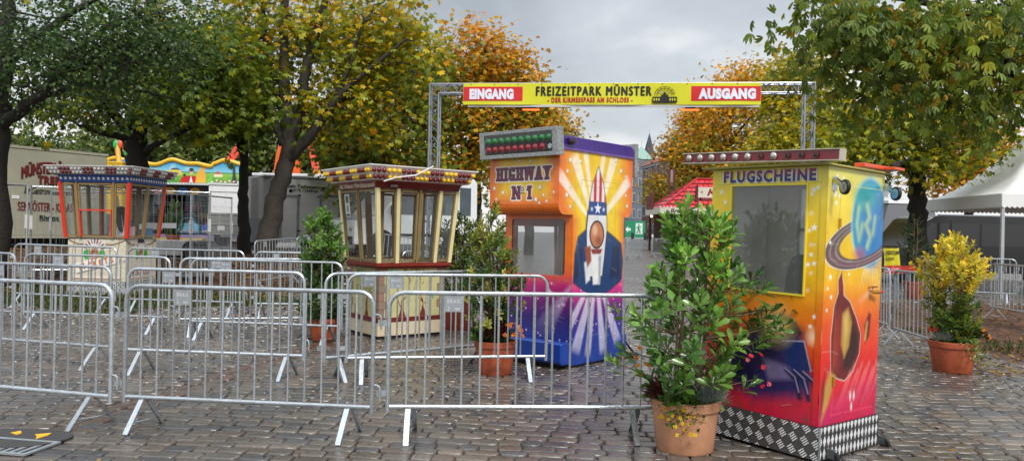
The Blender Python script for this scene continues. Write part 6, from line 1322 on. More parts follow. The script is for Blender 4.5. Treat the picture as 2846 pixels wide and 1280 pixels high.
c.ell(X_(478),.42,.42,.12,(236,206,70),.15); c.ell(X_(486),.55,.2,.10,(60,70,80),.2); c.ell(X_(486),.52,.24,.05,(236,206,70),.2); c.ell(X_(455),.34,.06,.06,(30,30,34),.2); c.ell(X_(512),.34,.06,.06,(30,30,34),.2)
c.poly([(X_(498),.02),(X_(505),.26),(X_(520),.32),(X_(540),.32),(X_(552),.2),(X_(556),.02)],(190,30,34),.02); c.ell(X_(531),.50,.085,.11,(228,186,150),.15); c.ell(X_(531),.60,.1,.06,(40,28,24),.2); c.stroke([(X_(524),.52),(X_(538),.52)],.04,(20,20,22),.01); c.poly([(X_(526),.04),(X_(530),.34),(X_(535),.04)],(240,240,240),.01)
c.poly([(X_(542),.02),(X_(547),.45),(X_(556),.66),(X_(566),.92),(X_(580),.84),(X_(578),.70),(X_(566),.62),(X_(572),.3),(X_(570),.02)],(232,176,64),.03); c.poly([(X_(574),.02),(X_(580),.3),(X_(586),.52),(X_(592),.42),(X_(588),.05)],(120,196,80),.03)
c.poly([(X_(592),.42),(X_(605),.55),(X_(620),.42)],(200,90,50),.01); c.poly([(X_(594),.3),(X_(594),.42),(X_(618),.42),(X_(618),.3)],(236,224,200),.01)
for tx in (X_(650),X_(408)):
    c.poly([(tx-.10,.02),(tx-.05,.4),(tx-.07,.75),(tx+.06,.8),(tx+.08,.4),(tx+.18,.02)],(56,66,70),.02); 
    for a_ in range(9): c.ell(tx+.25*math.cos(a_*.7),.90+.10*math.sin(a_*.7*1.3),.12,.03,(26,50,40),.4,1,rot=a_*.7)
for k in range(14): c.ell(X_(590+6*k),.08+.03*(k%3),.04,.03,((240,240,240),(220,70,90))[k%2],.4)
ed=np.vectorize(edge)
ed_=ed(np.linspace(0,Ls,400))
def emask(u,v): return v<np.interp(u,np.linspace(0,Ls,400),ed_)-zl
bd_=c.mesh('painted_board',(0,-.06,zl),(1,0,0),(0,0,1),paint_far,RD,mask=emask)
pl=[(x,edge(x)-.02) for x in np.linspace(0,Ls,60)]; m=MB(); m.prism([(Ls,zl+.01),(0,zl+.01)]+pl,(0,0,0),(1,0,0),(0,0,1),(0,-1,0),-.1,.05); m.build('board_back',M('board_back',S(90,80,60),.7),RD,smooth=False)
m=MB(); m.tube([(x,-.08,edge(x)) for x in np.linspace(0,Ls,70)],.085,8); m.build('wavy_edge',M('ride_yellow',S(240,184,24),.35,0,.08,3,coat=.3),RD)
m=MB(); m.box(-.05,Ls,-.25,-.10,zl-.09,zl-.005); rl=m.build('canopy_rail',M('rail_white',S(216,220,222),.4),RD,smooth=False); m=MB()
for i in range(46): m.prism([(0,0),(.06,0),(.03,.06)],(i*Ls/46,-.252,zl-.075),(1,0,0),(0,0,1),(0,-1,0),0,.004)
m.build('rail_pattern',M('rail_teal',S(40,120,130),.4),rl,smooth=False)['kind']='stuff'
dk=M('stage_dark',S(34,28,34),.8,0,.3,3); m=MB(); m.box(0,Ls,3.4,3.5,.2,zl-.1).box(0,.1,0,3.4,.2,zl-.1).box(Ls-.1,Ls,0,3.4,.2,zl-.1).box(0,Ls,-.09,3.5,zl-.099,zl-.05); m.build('stage_housing',dk,RD,smooth=False)
m=MB(); m.box(0,Ls,-.2,3.4,.22,.34); m.build('platform',M('platform_lilac',S(126,110,150),.5,0,.2,3),RD,smooth=False); m=MB(); m.box(X_(430),X_(580),-.9,-.21,.12,.20); m.build('step',M('step_yellow',S(176,150,90),.6,0,.1,4),RD,bevel=.01)
cbf=Canvas(Ls*.8,.42,.02,(36,30,40)); 
for k in range(7): cbf.ell(.25+k*.52,.21,.20,.14,((206,160,30),(40,110,190),(206,160,30),(190,50,60))[k%4],.3); cbf.ell(.25+k*.52,.21,.10,.06,((90,60,20),(20,60,130))[k%2],.3)
cbf.mesh('ornament_frieze',(.3,-.02,zl-.56),(1,0,0),(0,0,1),paint_far,RD)
def ride_car(x,y,col,label=None):
    q=MB(); q.prism([(0,0),(0,.3),(.12,.42),(.3,.46),(.42,.72),(.85,.72),(.95,.45),(1.1,.4),(1.12,0)],(x,y,.40),(1,0,0),(0,0,1),(0,-1,0),-.3,.3); o=q.build('ride_car',M('ride_car_%s'%col[0],S(*col[1]),.25,0,.1,3,coat=.5),RD,bevel=.04); MB().prism([(.36,.48),(.46,.68),(.82,.68),(.88,.48)],(x,y-.305,.40),(1,0,0),(0,0,1),(0,-1,0),0,.01).build('car_window',vg,o,smooth=False); MB().box(x+.05,x+1.07,y-.32,y-.305,.46,.56).build('car_stripe',galv,o,smooth=False)
ride_car(X_(548),.9,('blue',(36,80,160))); ride_car(X_(462),1.2,('pale_blue',(90,160,190))); ride_car(X_(500),2.2,('orange',(206,100,40)))
for k,(px,z,r,cl_) in enumerate(((500,1.7,.18,(190,40,50)),(535,1.5,.14,(60,150,90)),(560,1.75,.16,(220,130,50)),(470,1.55,.15,(150,60,140)),(520,1.2,.2,(196,150,60)),(440,1.3,.16,(90,150,190)))): MB().ball((X_(px),2.4,z),r,10,8,sc=(1,.6,1.3)).build('hanging_ornament',M('ornament_%s'%('red','green','orange','purple','ochre','sky')[k],S(*cl_),.35,0,.1,3),RD)
# funhouse figures left of the board
p=P(345,520,30.); FF=thing('ride_decoration','bright yellow, orange, green and purple ride decoration left of the dark tree trunk','ride decoration',(p.x,p.y,.75))
fz=lambda px,py: (P(px,py,30.)-Vector((p.x,p.y,.75)))
def fpole(a,b,r,nm,col): MB().tube([fz(*a),fz(*b)],[r,r*.9],8).build(nm,M(nm+'_paint',S(*col),.4,0,.1,3,coat=.3),FF)
fpole((345,560),(326,400),.09,'leaning_post',(228,190,90)); fpole((338,560),(322,412),.05,'orange_post',(214,110,50)); 
for px,py,r,cl_,nm in ((323,402,.16,(40,170,80),'green_leaf'),(333,400,.14,(226,90,60),'orange_bloom'),(352,422,.15,(50,160,90),'teal_bloom'),(346,414,.10,(230,130,60),'small_bloom'),(350,456,.20,(40,110,200),'blue_ball')): 
    v=fz(px,py); MB().ball(tuple(v),r,10,8,sc=(.8,.6,1.2)).build(nm,M(nm+'_paint',S(*cl_),.4,0,.1,3,coat=.3),FF)
v0=fz(364,560); m=MB(); m.prism([(-.3,0),(-.3,1.3),(-.15,1.9),(.2,1.95),(.3,1.3),(.3,0)],(v0.x,v0.y+.25,max(.0,v0.z)),(1,0,0),(0,0,1),(0,-1,0),0,.3); m.build('purple_shape',M('purple_shape_paint',S(96,60,170),.4,0,.1,3,coat=.3),FF,bevel=.05)
p0=P(297,640,29);p1=P(331,640,29); YT=place(thing('showman_wagon','yellow wagon corner showing at the right of the beige trailer','wagon'),vframe((p0.x-.3,p0.y,.7),(p1.x,p1.y,0))[0]); MB().box(0,.85,0,2,.3,3.15).build('body',M('wagon_yellow',S(226,180,30),.4,0,.06,3),YT,bevel=.03); MB().box(-.02,.87,-.02,2.02,3.155,3.22).build('roof',M('wagon_roof',S(236,196,60),.4),YT,smooth=False); MB().box(.1,.75,-.02,-.002,.3,1.2).build('skirt',M('wagon_grey',S(90,90,90),.5),YT,smooth=False)
text('218',blkl,YT,(.45,0,2.95),(1,0,0),(0,0,1),.28,.13,off=.006,bold=.03)
# orange thrill ride arms
d=46.; p=P(800,600,d); OR=thing('thrill_ride','orange triangular thrill ride tower behind the leaning tree with tilted arms','fairground ride',(p.x,p.y,gz(p.x,p.y)))
orm=M('thrill_orange',S(232,96,24),.4,0,.08,2,coat=.2); q_=lambda px,py,dd=d: P(px,py,dd)-Vector((p.x,p.y,gz(p.x,p.y)))
m=MB(); A=[q_(756,520),q_(768,434),q_(776,400),q_(790,400),q_(800,520)]; m.prism([(v.x,v.z) for v in A],(0,0,0),(1,0,0),(0,0,1),(0,-1,0),-.15,.15); m.build('left_mast',orm,OR,bevel=.03)
m=MB(); A=[q_(795,520),q_(806,484),q_(841,418),q_(839,520)]; m.prism([(v.x,v.z) for v in A],(0,0,0),(1,0,0),(0,0,1),(0,-1,0),.2,.5); m.build('right_mast',orm,OR,bevel=.03)
MB().tube([q_(760,520)+Vector((0,-.3,0)),q_(800,400)+Vector((0,-.3,0)),q_(838,520)+Vector((0,-.3,0))],.12,8).build('mast_frame',M('thrill_white',S(226,226,220),.5),OR)
def grad_arm(name,a,b,w,root,c0,c1):
    a,b=Vector(a),Vector(b); A=(b-a); Lq=A.length; A.normalize(); B=A.cross(Vector((0,1,0))).normalized(); cc=Canvas(Lq,w,.03,c0)
    t=np.clip((cc.U/Lq-.3)/.1,0,1); cc.b(t,c1); 
    for k in range(4): cc.stroke([(Lq*(.12+.25*k),w*.3),(Lq*(.12+.25*k),w*.7)],.06,(180,60,20),.02,.7)
    m=MB(); m.beam(a,b,w,.2,A=B); o=m.build(name,orm,root,bevel=.02); n=A.cross(B); off=.104 if n.y<0 else -.104; cc.mesh('arm_panel',a-B*w/2,A,B,paint_far,o,off=off)
grad_arm('tilted_arm',q_(888,516),q_(864,392),.42,OR,(246,170,40),(240,96,70))
grad_arm('tilted_arm',q_(630,462,44.),q_(668,404,44.),.42,OR,(240,110,60),(236,80,60))
MB().tube([q_(882,516)+Vector((0,.3,0)),q_(882,560)+Vector((0,.3,-2))],.2,8).build('arm_foot',orm,OR); MB().tube([q_(632,468,44.),q_(640,560,44.)+Vector((0,0,-2))],.2,8).build('arm_foot',orm,OR)
# ---------------------------------------------------------------- red roofed snack stall
def gzc(y): return gz(8.,y)
SX,SY=9.95,50.; zb=gzc(50); ST=thing('snack_stall','snack stall with a red scalloped tile roof and painted eave boards in the street','stall',(SX,SY,zb)); W_,D_=7.6,4.6; ze=2.95; zr=5.05
def tile_mat():
    m=bpy.data.materials.new('red_roof_tiles'); m.use_nodes=True; nt=m.node_tree; N=nt.nodes; Lk=nt.links; b=N['Principled BSDF']; b.inputs['Roughness'].default_value=.35
    uv=N.new('ShaderNodeTexCoord'); br=N.new('ShaderNodeTexBrick'); br.inputs['Scale'].default_value=1; br.inputs['Brick Width'].default_value=.36; br.inputs['Row Height'].default_value=.30; br.inputs['Mortar Size'].default_value=.035; br.inputs['Color1'].default_value=(*S(196,44,52),1); br.inputs['Color2'].default_value=(*S(214,58,64),1); br.inputs['Mortar'].default_value=(*S(110,20,28),1)
    Lk.new(uv.outputs['Generated'],br.inputs['Vector']); at=N.new('ShaderNodeAttribute'); at.attribute_name='Col'; Lk.new(at.outputs['Vector'],br.inputs['Vector']); Lk.new(br.outputs['Color'],b.inputs['Base Color']); return m
tm_=tile_mat()
def roof_face(pts,parent,name='roof_slope'):
    pts=[Vector(p) for p in pts]; A=(pts[1]-pts[0]).normalized(); n=A.cross(pts[-1]-pts[0]).normalized(); B=n.cross(A); rows=7; zmin=pts[0].z; zmax=max(p.z for p in pts)
    Lr=pts[-1]; Rr=pts[2]; V=[];Q=[];C=[]
    for i in range(rows):
        t0,t1=i/rows,(i+1)/rows; a,b=pts[0].lerp(Lr,t0),pts[1].lerp(Rr,t0); c_,d_=pts[1].lerp(Rr,t1),pts[0].lerp(Lr,t1); lift=.05; ns=max(3,int((b-a).length/.09)); o=len(V); lo=[];hi=[]
        for k in range(ns+1):
            s=k/ns; p=a.lerp(b,s)+n*lift-B*(.06*abs(math.sin(((a.lerp(b,s)-pts[0]).dot(A))*math.pi/.36)))
            q=d_.lerp(c_,s)+n*.005; V+= [p,q]; 
            for w in (p,q): C.append(((w-pts[0]).dot(A),(w-pts[0]).dot(B)*7/((Lr-pts[0]).dot(B))*.30,0))
        for k in range(ns): Q.append((o+2*k,o+2*k+2,o+2*k+3,o+2*k+1))
    ob=np_mesh(name,[tuple(v) for v in V],Q,tm_,np.array(C),parent); return ob
R1_,R2_=(2.75,2.3,zr),(W_-2.75,2.3,zr)
roof_face([(-.15,-.15,ze),(W_+.15,-.15,ze),R2_,R1_],ST); roof_face([(-.15,D_+.15,ze),(-.15,-.15,ze),(R1_[0],R1_[1]-.01,zr),(R1_[0],R1_[1]+.01,zr)],ST); roof_face([(W_+.15,-.15,ze),(W_+.15,D_+.15,ze),(R2_[0],R2_[1]+.01,zr),(R2_[0],R2_[1]-.01,zr)],ST); roof_face([(W_+.15,D_+.15,ze),(-.15,D_+.15,ze),R1_,R2_],ST)
rdg=M('ridge_red',S(176,40,48),.4); m=MB(); m.tube([(-.15,-.15,ze+.05),(R1_[0],R1_[1],zr+.05),(R2_[0],R2_[1],zr+.05),(W_+.15,-.15,ze+.05)],.085,7); m.tube([(-.15,D_+.15,ze+.05),(R1_[0],R1_[1],zr+.05)],.085,7); m.build('ridge',rdg,ST)
wb=M('eave_board_white',S(206,200,184),.5,0,.08,4); m=MB(); m.box(-.25,W_+.25,-.28,-.2,ze-.36,ze+.06).box(-.28,-.2,-.19,D_+.25,ze-.36,ze+.06).box(-.2,W_+.2,-.19,D_+.2,ze-.10,ze-.05); ev=m.build('eave_board',wb,ST,smooth=False)
m=MB()
for i in range(34): m.ball((-.2+i*W_/33,-.25,ze+.09),.06,6,4)
m.build('eave_studs',M('stud_white',S(220,214,206),.5),ev)['kind']='stuff'
text('Bratwurst  ·  Schaschlik',M('dark_brown_lettering',S(58,40,34),.5),ST,(.45,-.28,ze-.27),(1,0,0),(0,0,1),4.4,.26,off=.01,bold=.02,shear=.2)
m=MB(); 
for x,y in ((0,0),(W_,0),(0,D_),(W_,D_),(W_*.5,0)): m.box(x-.07,x+.07,y-.07,y+.07,0,ze-.105)
m.build('posts',M('stall_brown',S(74,44,34),.6,0,.2,5),ST,smooth=False)
m=MB(); m.box(.2,W_-.2,.3,.36,0,1.05).box(.1,W_-.1,.05,.55,1.055,1.11).box(.2,W_-.2,D_-.5,D_-.44,0,ze-.11); m.build('counter',M('stall_counter',S(96,80,70),.5,0,.2,4),ST,smooth=False)
for k,(x,y) in enumerate(((-.05,-.05),(-.12,D_-1.2))): MB().ball((x,y,ze-.45),.07,8,6).build('lit_bulb',MEmit('warm_bulb',(1.,.55,.2),9.) if k==0 else MATS['warm_bulb'],ST)
mb_=M('battlement_brown',S(84,40,34),.5,0,.2,5)
for x,y,z,h_,w in ((1.25,4.2,4.9,1.0,.16),(1.6,4.2,4.9,1.0,.16),(-.3,3.8,ze,1.0,.14),(-.3,3.2,ze,1.05,.14),(-.3,2.6,ze,1.1,.14),(-.3,2.0,ze,1.1,.14)): MB().box(x-w/2,x+w/2,y-w/2,y+w/2,3.0 if z>4 else z,z+h_).build('wooden_post',mb_,ST,bevel=.02)
MB().box(1.3,1.55,4.15,4.25,4.95,5.85).build('post_board',M('weathered_board',S(150,130,118),.6),ST,smooth=False)
m=MB(); m.box(2.4,5.2,.35,.43,3.72,4.42); sgn=m.build('roof_sign',wb,ST,bevel=.02); MB().box(2.24,2.39,.30,.48,3.3,4.55).build('sign_post',mb_,ST,smooth=False); MB().box(2.6,2.7,.5,1.0,3.7,3.8).build('sign_stay',mb_,ST,smooth=False)
text('· Kö',M('crimson_sign_lettering',S(140,26,34),.5),sgn,(2.6,.35,3.86),(1,0,0),(0,0,1),1.5,.46,off=.01,bold=.05,shear=.25)
m=MB(); m.lathe([(2.2,0),(.05,.75)],8,(5.3,-2.6,2.2)); m.build('parasol',M('parasol_pale',S(196,214,204),.6),ST); MB().cyl((5.3,-2.6,0),(5.3,-2.6,2.3),.04).build('parasol_pole',galv,ST)
# ---------------------------------------------------------------- street in the distance
p=P(1765,655,120); EX=thing('exit_banner','green hoarding with a white running man and arrow emergency exit sign','hoarding',(p.x,p.y,gz(p.x,p.y))); hw=1.65; grn_=M('exit_green',S(30,134,96),.5,0,.04,1); whs=M('exit_white',S(214,230,222),.5)
ex=lambda px,py: (P(px,py,120)-p); zb_=p.z-gz(p.x,p.y)
a=ex(1737,655);b=ex(1793,614); MB().box(a.x,b.x,0,.12,.25,b.z+zb_).build('panel',grn_,EX,smooth=False)
a=ex(1766,650);b=ex(1786,620); pn=MB().box(a.x,b.x,-.04,-.005,a.z+zb_,b.z+zb_).build('running_man_field',whs,EX,smooth=False); w_=b.x-a.x; x0=a.x; z0=a.z+zb_; hh=b.z-a.z
m=MB(); yv=-.06; sc_=lambda x,z:(x0+w_*x,yv,z0+hh*z); m.ball(sc_(.45,.84),.13,8,6,sc=(1,.3,1)); 
for pts,r in (([(.45,.72),(.42,.42)],.12),([(.45,.68),(.68,.62),(.80,.72)],.06),([(.42,.68),(.2,.62),(.12,.5)],.06),([(.44,.42),(.66,.36),(.6,.14),(.72,.1)],.08),([(.42,.42),(.34,.2),(.12,.14)],.08)): m.tube([sc_(*q) for q in pts],r,6)
m.build('running_man',grn_,pn); a=ex(1738,646);b=ex(1753,628); MB().prism([(0,.5),(.5,1),(.5,.7),(1,.7),(1,.3),(.5,.3),(.5,0)],(a.x,-.01,a.z+zb_),((b.x-a.x),0,0),(0,0,b.z-a.z),(0,-1,0),0,.03).build('arrow',whs,EX,smooth=False)
MB().box(ex(1737,655).x,ex(1793,655).x,.02,.10,0,.249).build('foot_rail',galv,EX,smooth=False)
for k,(px,dd) in enumerate(((1758,105),(1793,105),(1819,105))):
    u,_=uvpx(px,650); o=Vector((u/F*dd,dd,gz(u/F*dd,dd))); b=tag(MB().lathe([(.19,0),(.19,.9),(.16,.97),(.05,1.0)],14,(0,0,0)).build('bollard',M('bollard_black',S(22,22,24),.5),None),('black bollard in front of the white arrow of the green hoarding','black bollard just left of the walking person','black bollard just right of the walking person')[k],'bollard','black bollards along the street'); b.location=o
# person walking away
u,_=uvpx(1805,667); dd=86.; o=Vector((u/F*dd,dd,gz(u/F*dd,dd))); PE=thing('person','person in a dark jacket and trousers walking, carrying a white bag','person',o)
def skin_body():
    me=bpy.data.meshes.new('body'); J=[(0,0,.95),(0,0,1.15),(0,.0,1.38),(0,0,1.5),(0,-.02,1.58),(0,-.03,1.72),(.19,0,1.40),(.24,.03,1.12),(.25,-.10,.90),(.25,-.13,.80),(-.19,0,1.40),(-.25,-.02,1.13),(-.28,-.08,.88),(-.28,-.10,.78),(.10,0,.90),(.12,-.10,.50),(.12,-.02,.10),(.12,-.16,.04),(-.10,0,.90),(-.14,.12,.50),(-.20,.30,.14),(-.20,.18,.05)]
    E=[(0,1),(1,2),(2,3),(3,4),(4,5),(2,6),(6,7),(7,8),(8,9),(2,10),(10,11),(11,12),(12,13),(0,14),(14,15),(15,16),(16,17),(0,18),(18,19),(19,20),(20,21)]
    Rr=[.15,.16,.17,.07,.07,.10,.08,.06,.045,.04,.08,.06,.045,.04,.10,.075,.05,.045,.10,.075,.05,.045]
    me.from_pydata(J,E,[]); ob=bpy.data.objects.new('body',me); COL.objects.link(ob); md=ob.modifiers.new('skin','SKIN'); 
    sv=me.skin_vertices[0].data if len(me.skin_vertices) else None
    if sv is None: return None
    for i,r in enumerate(Rr): sv[i].radius=(r,r)
    sv[0].use_root=True
    s=ob.modifiers.new('sub','SUBSURF'); s.levels=1; s.render_levels=1
    dg=bpy.context.evaluated_depsgraph_get(); m2=bpy.data.meshes.new_from_object(ob.evaluated_get(dg)); bpy.data.objects.remove(ob); return m2
try:
    bm_=skin_body()
except Exception: bm_=None
if bm_ is None:
    import bmesh
    me=bpy.data.meshes.new('body_tmp'); bm=bmesh.new(); lay=bm.verts.layers.skin.verify()
    J=[(0,0,.95),(0,0,1.15),(0,.0,1.38),(0,0,1.5),(0,-.02,1.58),(0,-.03,1.72),(.19,0,1.40),(.24,.03,1.12),(.25,-.10,.90),(.25,-.13,.80),(-.19,0,1.40),(-.25,-.02,1.13),(-.28,-.08,.88),(-.28,-.10,.78),(.10,0,.90),(.12,-.10,.50),(.12,-.02,.10),(.12,-.16,.04),(-.10,0,.90),(-.14,.12,.50),(-.20,.30,.14),(-.20,.18,.05)]
    E=[(0,1),(1,2),(2,3),(3,4),(4,5),(2,6),(6,7),(7,8),(8,9),(2,10),(10,11),(11,12),(12,13),(0,14),(14,15),(15,16),(16,17),(0,18),(18,19),(19,20),(20,21)]
    Rr=[.15,.16,.17,.07,.07,.10,.08,.06,.045,.04,.08,.06,.045,.04,.10,.075,.05,.045,.10,.075,.05,.045]
    vs_=[bm.verts.new(j) for j in J]
    for v,r in zip(vs_,Rr): v[lay].radius=(r,r)
    vs_[0][lay].use_root=True
    for a_,b_ in E: bm.edges.new((vs_[a_],vs_[b_]))
    bm.to_mesh(me); bm.free(); ob=bpy.data.objects.new('body_tmp',me); COL.objects.link(ob); ob.modifiers.new('skin','SKIN'); s=ob.modifiers.new('sub','SUBSURF'); s.levels=1; s.render_levels=1
    dg=bpy.context.evaluated_depsgraph_get(); bm_=bpy.data.meshes.new_from_object(ob.evaluated_get(dg)); bpy.data.objects.remove(ob)
Vb=np.zeros(len(bm_.vertices)*3); bm_.vertices.foreach_get('co',Vb); Vb=Vb.reshape(-1,3)
cl3=np.zeros((len(Vb),4),np.float32)+1; cl3[:,:3]=S(24,28,44); cl3[Vb[:,2]<.9,:3]=S(26,26,32); cl3[Vb[:,2]<.12,:3]=S(18,16,16); cl3[Vb[:,2]>1.5,:3]=S(196,146,120); cl3[(np.abs(Vb[:,0])>.2)&(Vb[:,2]<.86)&(Vb[:,2]>.7),:3]=S(196,146,120)
at=bm_.attributes.new('Col','FLOAT_COLOR','POINT'); at.data.foreach_set('color',cl3.ravel()); bm_.materials.clear(); bm_.materials.append(MC('clothed_figure',.8,0)); bo=bpy.data.objects.new('body',bm_); COL.objects.link(bo); bo.parent=PE
MB().ball((0,.0,1.70),.115,10,8,sc=(1,1,1.05)).build('hair',M('dark_hair',S(34,26,22),.8),PE)
BG_=MB(); BG_.box(-.10,.10,-.16,.16,-.36,0); bgo=BG_.build('carrier_bag',M('white_bag',S(214,214,214),.5),None,bevel=.03); bgo.location=o+Vector((.30,-.13,.80)); tag(bgo,'white carrier bag held in the hand of the person in the street','bag')
# buildings
def building(name,label,p0,p1,H,depth,wall,roofm,rows,cols,win,zg=.6,roof_h=3.,flat=False,sill=True,wf=.55,hf=.6):
    mw,L=vframe((p0[0],p0[1],zg),(p1[0],p1[1],0)); B=place(thing(name,label,'building'),mw); MB().box(0,L,0,depth,0,H).build('wall',wall,B,smooth=False)
    m=MB(); 
    if not flat: m.hexa([(-.4,-.4,H+.002),(L+.4,-.4,H+.002),(L+.4,depth+.4,H+.002),(-.4,depth+.4,H+.002)],[(.6,depth*.45,H+roof_h),(L-.6,depth*.45,H+roof_h),(L-.6,depth*.55,H+roof_h),(.6,depth*.55,H+roof_h)])
    else: m.box(-.4,L+.4,-.4,depth+.4,H+.002,H+.6)
    m.build('roof',roofm,B,smooth=False); MB().box(-.2,L+.2,-.25,-.003,H-.5,H).build('cornice',M('cornice_grey',S(150,152,156),.7),B,smooth=False)
    fh=H/rows; fw_=L/cols
    for r in range(rows):
        for c_ in range(cols):
            x=(c_+.5)*fw_; z=r*fh+fh*.2; w=MB().box(x-fw_*wf/2,x+fw_*wf/2,-.12,-.005,z,z+fh*hf).build('window',M('window_white',S(190,194,198),.5),B,smooth=False); MB().box(x-fw_*wf/2+.14,x-.05,-.13,-.121,z+.12,z+fh*hf-.12).box(x+.05,x+fw_*wf/2-.14,-.13,-.121,z+.12,z+fh*hf-.12).build('pane',win,w,smooth=False)
    return B
pane=M('distant_pane',S(50,56,64),.15,0,.1,1)
X=lambda px,d: (px-CX)/F*d
building('town_house','blue grey ornate town house at the far end of the street',(X(1735,150),150),(X(1782,158),158),16.2,12,M('stucco_grey',S(112,122,134),.8,0,.12,.6),M('slate_roof',S(70,74,82),.6),5,3,pane,roof_h=2.)
building('brick_house','brown brick house with a red roof half hidden by the orange trees',(X(1783,140),140),(X(1880,120),120),13.2,12,M('brown_brick',S(106,80,70),.85,0,.2,1.2),M('red_tile_roof',S(150,76,62),.7,0,.15,1.),4,6,pane,roof_h=3.4)
p=P(1804,430,262); SP_=thing('church_spire','dark slender church spire on the skyline above the street','church tower',(p.x,p.y,.6)); zb_=p.z-.6; m=MB(); m.lathe([(2.2,zb_-.0),(1.9,zb_+.6),(.10,zb_+7.3)],8,(0,0,0)); m.build('spire',M('spire_slate',S(66,72,82),.7,0,.1,.5),SP_,smooth=False); MB().box(-2.,2.,-2.,2.,0,zb_-.01).build('tower',M('tower_stone',S(120,116,108),.8,0,.1,.5),SP_,smooth=False); MB().tube([(0,0,zb_+7.2),(0,0,zb_+8.6)],.10,6).build('finial',galv,SP_)
p=P(1782,445,240); CD=thing('copper_roof_tower','pale green copper pyramid roof behind the town house','tower',(p.x,p.y,.6)); zb_=p.z-.6; m=MB(); m.lathe([(4.6,zb_),(3.,zb_+1.6),(.15,zb_+4.4)],4,(0,0,0),ax=Matrix.Rotation(RAD(45),3,'Z')); m.build('copper_roof',M('verdigris',S(136,170,158),.6,0,.08,.4),CD,smooth=False); MB().box(-3.,3.,-3.,3.,0,zb_-.01).build('tower',MATS['tower_stone'],CD,smooth=False); MB().tube([(0,0,zb_+4.3),(0,0,zb_+6.2)],.08,6).build('finial',galv,CD)
# ---------------------------------------------------------------- trees
def tree(name,label,stems,crowns,nclump,lper,lsize,pal,kind,seed,barkm=None,csig=.5,group=None,nlimb=16,hi=None,droop=.35,twr=.028,cat='tree',inner=.45,lift=0.):
    """stems: [[(x,y,z,r),...]] in world metres; crowns: [(x,y,z,rx,ry,rz,weight)]"""
    R_=np.random.default_rng(seed); base=Vector(stems[0][0][:3]); root=thing(name,label,cat,base,0,group); b0=np.array(base); m=MB(); SP=[];SR=[]
    for st in stems:
        P4=np.array(st,float); k=len(P4); n=max(6,4*k); t=np.linspace(0,k-1,n); pts=np.stack([np.interp(t,np.arange(k),P4[:,i]) for i in range(4)],1)
        for it in range(2): q=pts.copy(); pts[1:-1,:3]=(q[:-2,:3]+q[1:-1,:3]*2+q[2:,:3])/4
        pts[1:-1,:3]+=R_.normal(size=(n-2,3))*.03*np.clip(pts[1:-1,3:4]*5,.3,1)
        m.tube([tuple(p[:3]-b0) for p in pts],[float(p[3]) for p in pts],10); SP.append(pts[1:,:3]); SR.append(pts[1:,3])
    SP=np.concatenate(SP); SR=np.concatenate(SR)
    cw=np.array([c[6] for c in crowns],float); cw/=cw.sum()
    def sample(n,shell):
        ii=R_.choice(len(crowns),n,p=cw); d=unit(R_.normal(size=(n,3))); r=R_.random((n,1))**shell; c=np.array([crowns[i][:3] for i in ii]); rad=np.array([crowns[i][3:6] for i in ii]); return c+d*r*rad
    up=SP[SP[:,2]>np.percentile(SP[:,2],35)]; upr=SR[SP[:,2]>np.percentile(SP[:,2],35)]
    LP=[up]; LR=[np.minimum(upr,.09)]
    for e in sample(nlimb,.5):
        dd=np.linalg.norm((up-e)*np.array([1,1,1.]),axis=1)+2.*np.maximum(0,up[:,2]-e[2]+.2); j=np.argmin(dd); s=up[j]; L=np.linalg.norm(e-s); t=np.linspace(0,1,9)[:,None]; pts=s+(e-s)*t; pts[:,2]+=.10*L*np.sin(np.pi*t[:,0]); pts[1:-1]+=R_.normal(size=(7,3))*.04*L**.5
        r0=min(upr[j]*.7,.02+.018*L); rr=np.linspace(r0,r0*.25,9); m.tube([tuple(p-b0) for p in pts],[float(x) for x in rr],6,cap=False); LP.append(pts[2:]); LR.append(rr[2:])
    LP=np.concatenate(LP); LR=np.concatenate(LR)
    C=sample(nclump,inner)
    for c in C:
        j=np.argmin(np.linalg.norm(LP-c,axis=1)); s=LP[j]; mid=(s+c)/2+R_.normal(size=3)*.10; r=min(twr,LR[j]*.8); m.tube([tuple(s-b0),tuple(mid-b0),tuple(c-b0)],[r,r*.65,r*.3],4,cap=False)
    m.build('trunk',barkm or bark,root,ang=60)
    n=nclump*lper; ci=np.repeat(np.arange(nclump),lper); off=R_.normal(size=(n,3))*csig*np.array([1,1,.62]); pos=C[ci]+off
    ax=unit(off+1e-3)*.8+R_.normal(size=(n,3))*.5; ax[:,2]-=droop; nr=np.array([0,0,1.])+R_.normal(size=(n,3))*.45+unit(off)*.3
    pal=np.array(pal); cb=R_.integers(len(pal),size=nclump)
    col=pal[cb][ci]; k=R_.random(n)<.4; col[k]=pal[R_.integers(len(pal),size=k.sum())]
    if hi is not None:
        z0,z1,hp=hi; hp=np.array(hp); f=np.clip((pos[:,2]-z0)/(z1-z0),0,1)+R_.normal(size=n)*.15+.25*(R_.random(nclump)[ci]-.5); k=R_.random(n)<f; col[k]=hp[R_.integers(len(hp),size=k.sum())]
    mu=col.mean(1,keepdims=True); col=np.clip(mu+(col-mu)*1.16,.004,1)*.96
    col=col*R_.uniform(.7,1.3,(n,1))*R_.uniform(.8,1.2,nclump)[ci][:,None]
    V,Q,Cc=leaves(pos-b0,ax,nr,lsize*R_.uniform(.6,1.2,n),col,kind); np_mesh('crown',V,Q,leafm,Cc,root); return root
def W(px,py,d): v=P(px,py,d); return (v.x,v.y,v.z)
def stem(*a): return [(*W(px,py,d),r) for px,py,d,r in a]
def crown(px,py,d,rpx,rpy,rz,w): s=d/F; return (*W(px,py,d),rpx*s,rz,rpy*s,w)
DG=[S(64,86,50),S(76,100,54),S(54,76,46),S(86,110,58)]
MG=[S(114,132,54),S(132,144,58),S(98,118,50),S(148,150,60),S(122,132,52)]
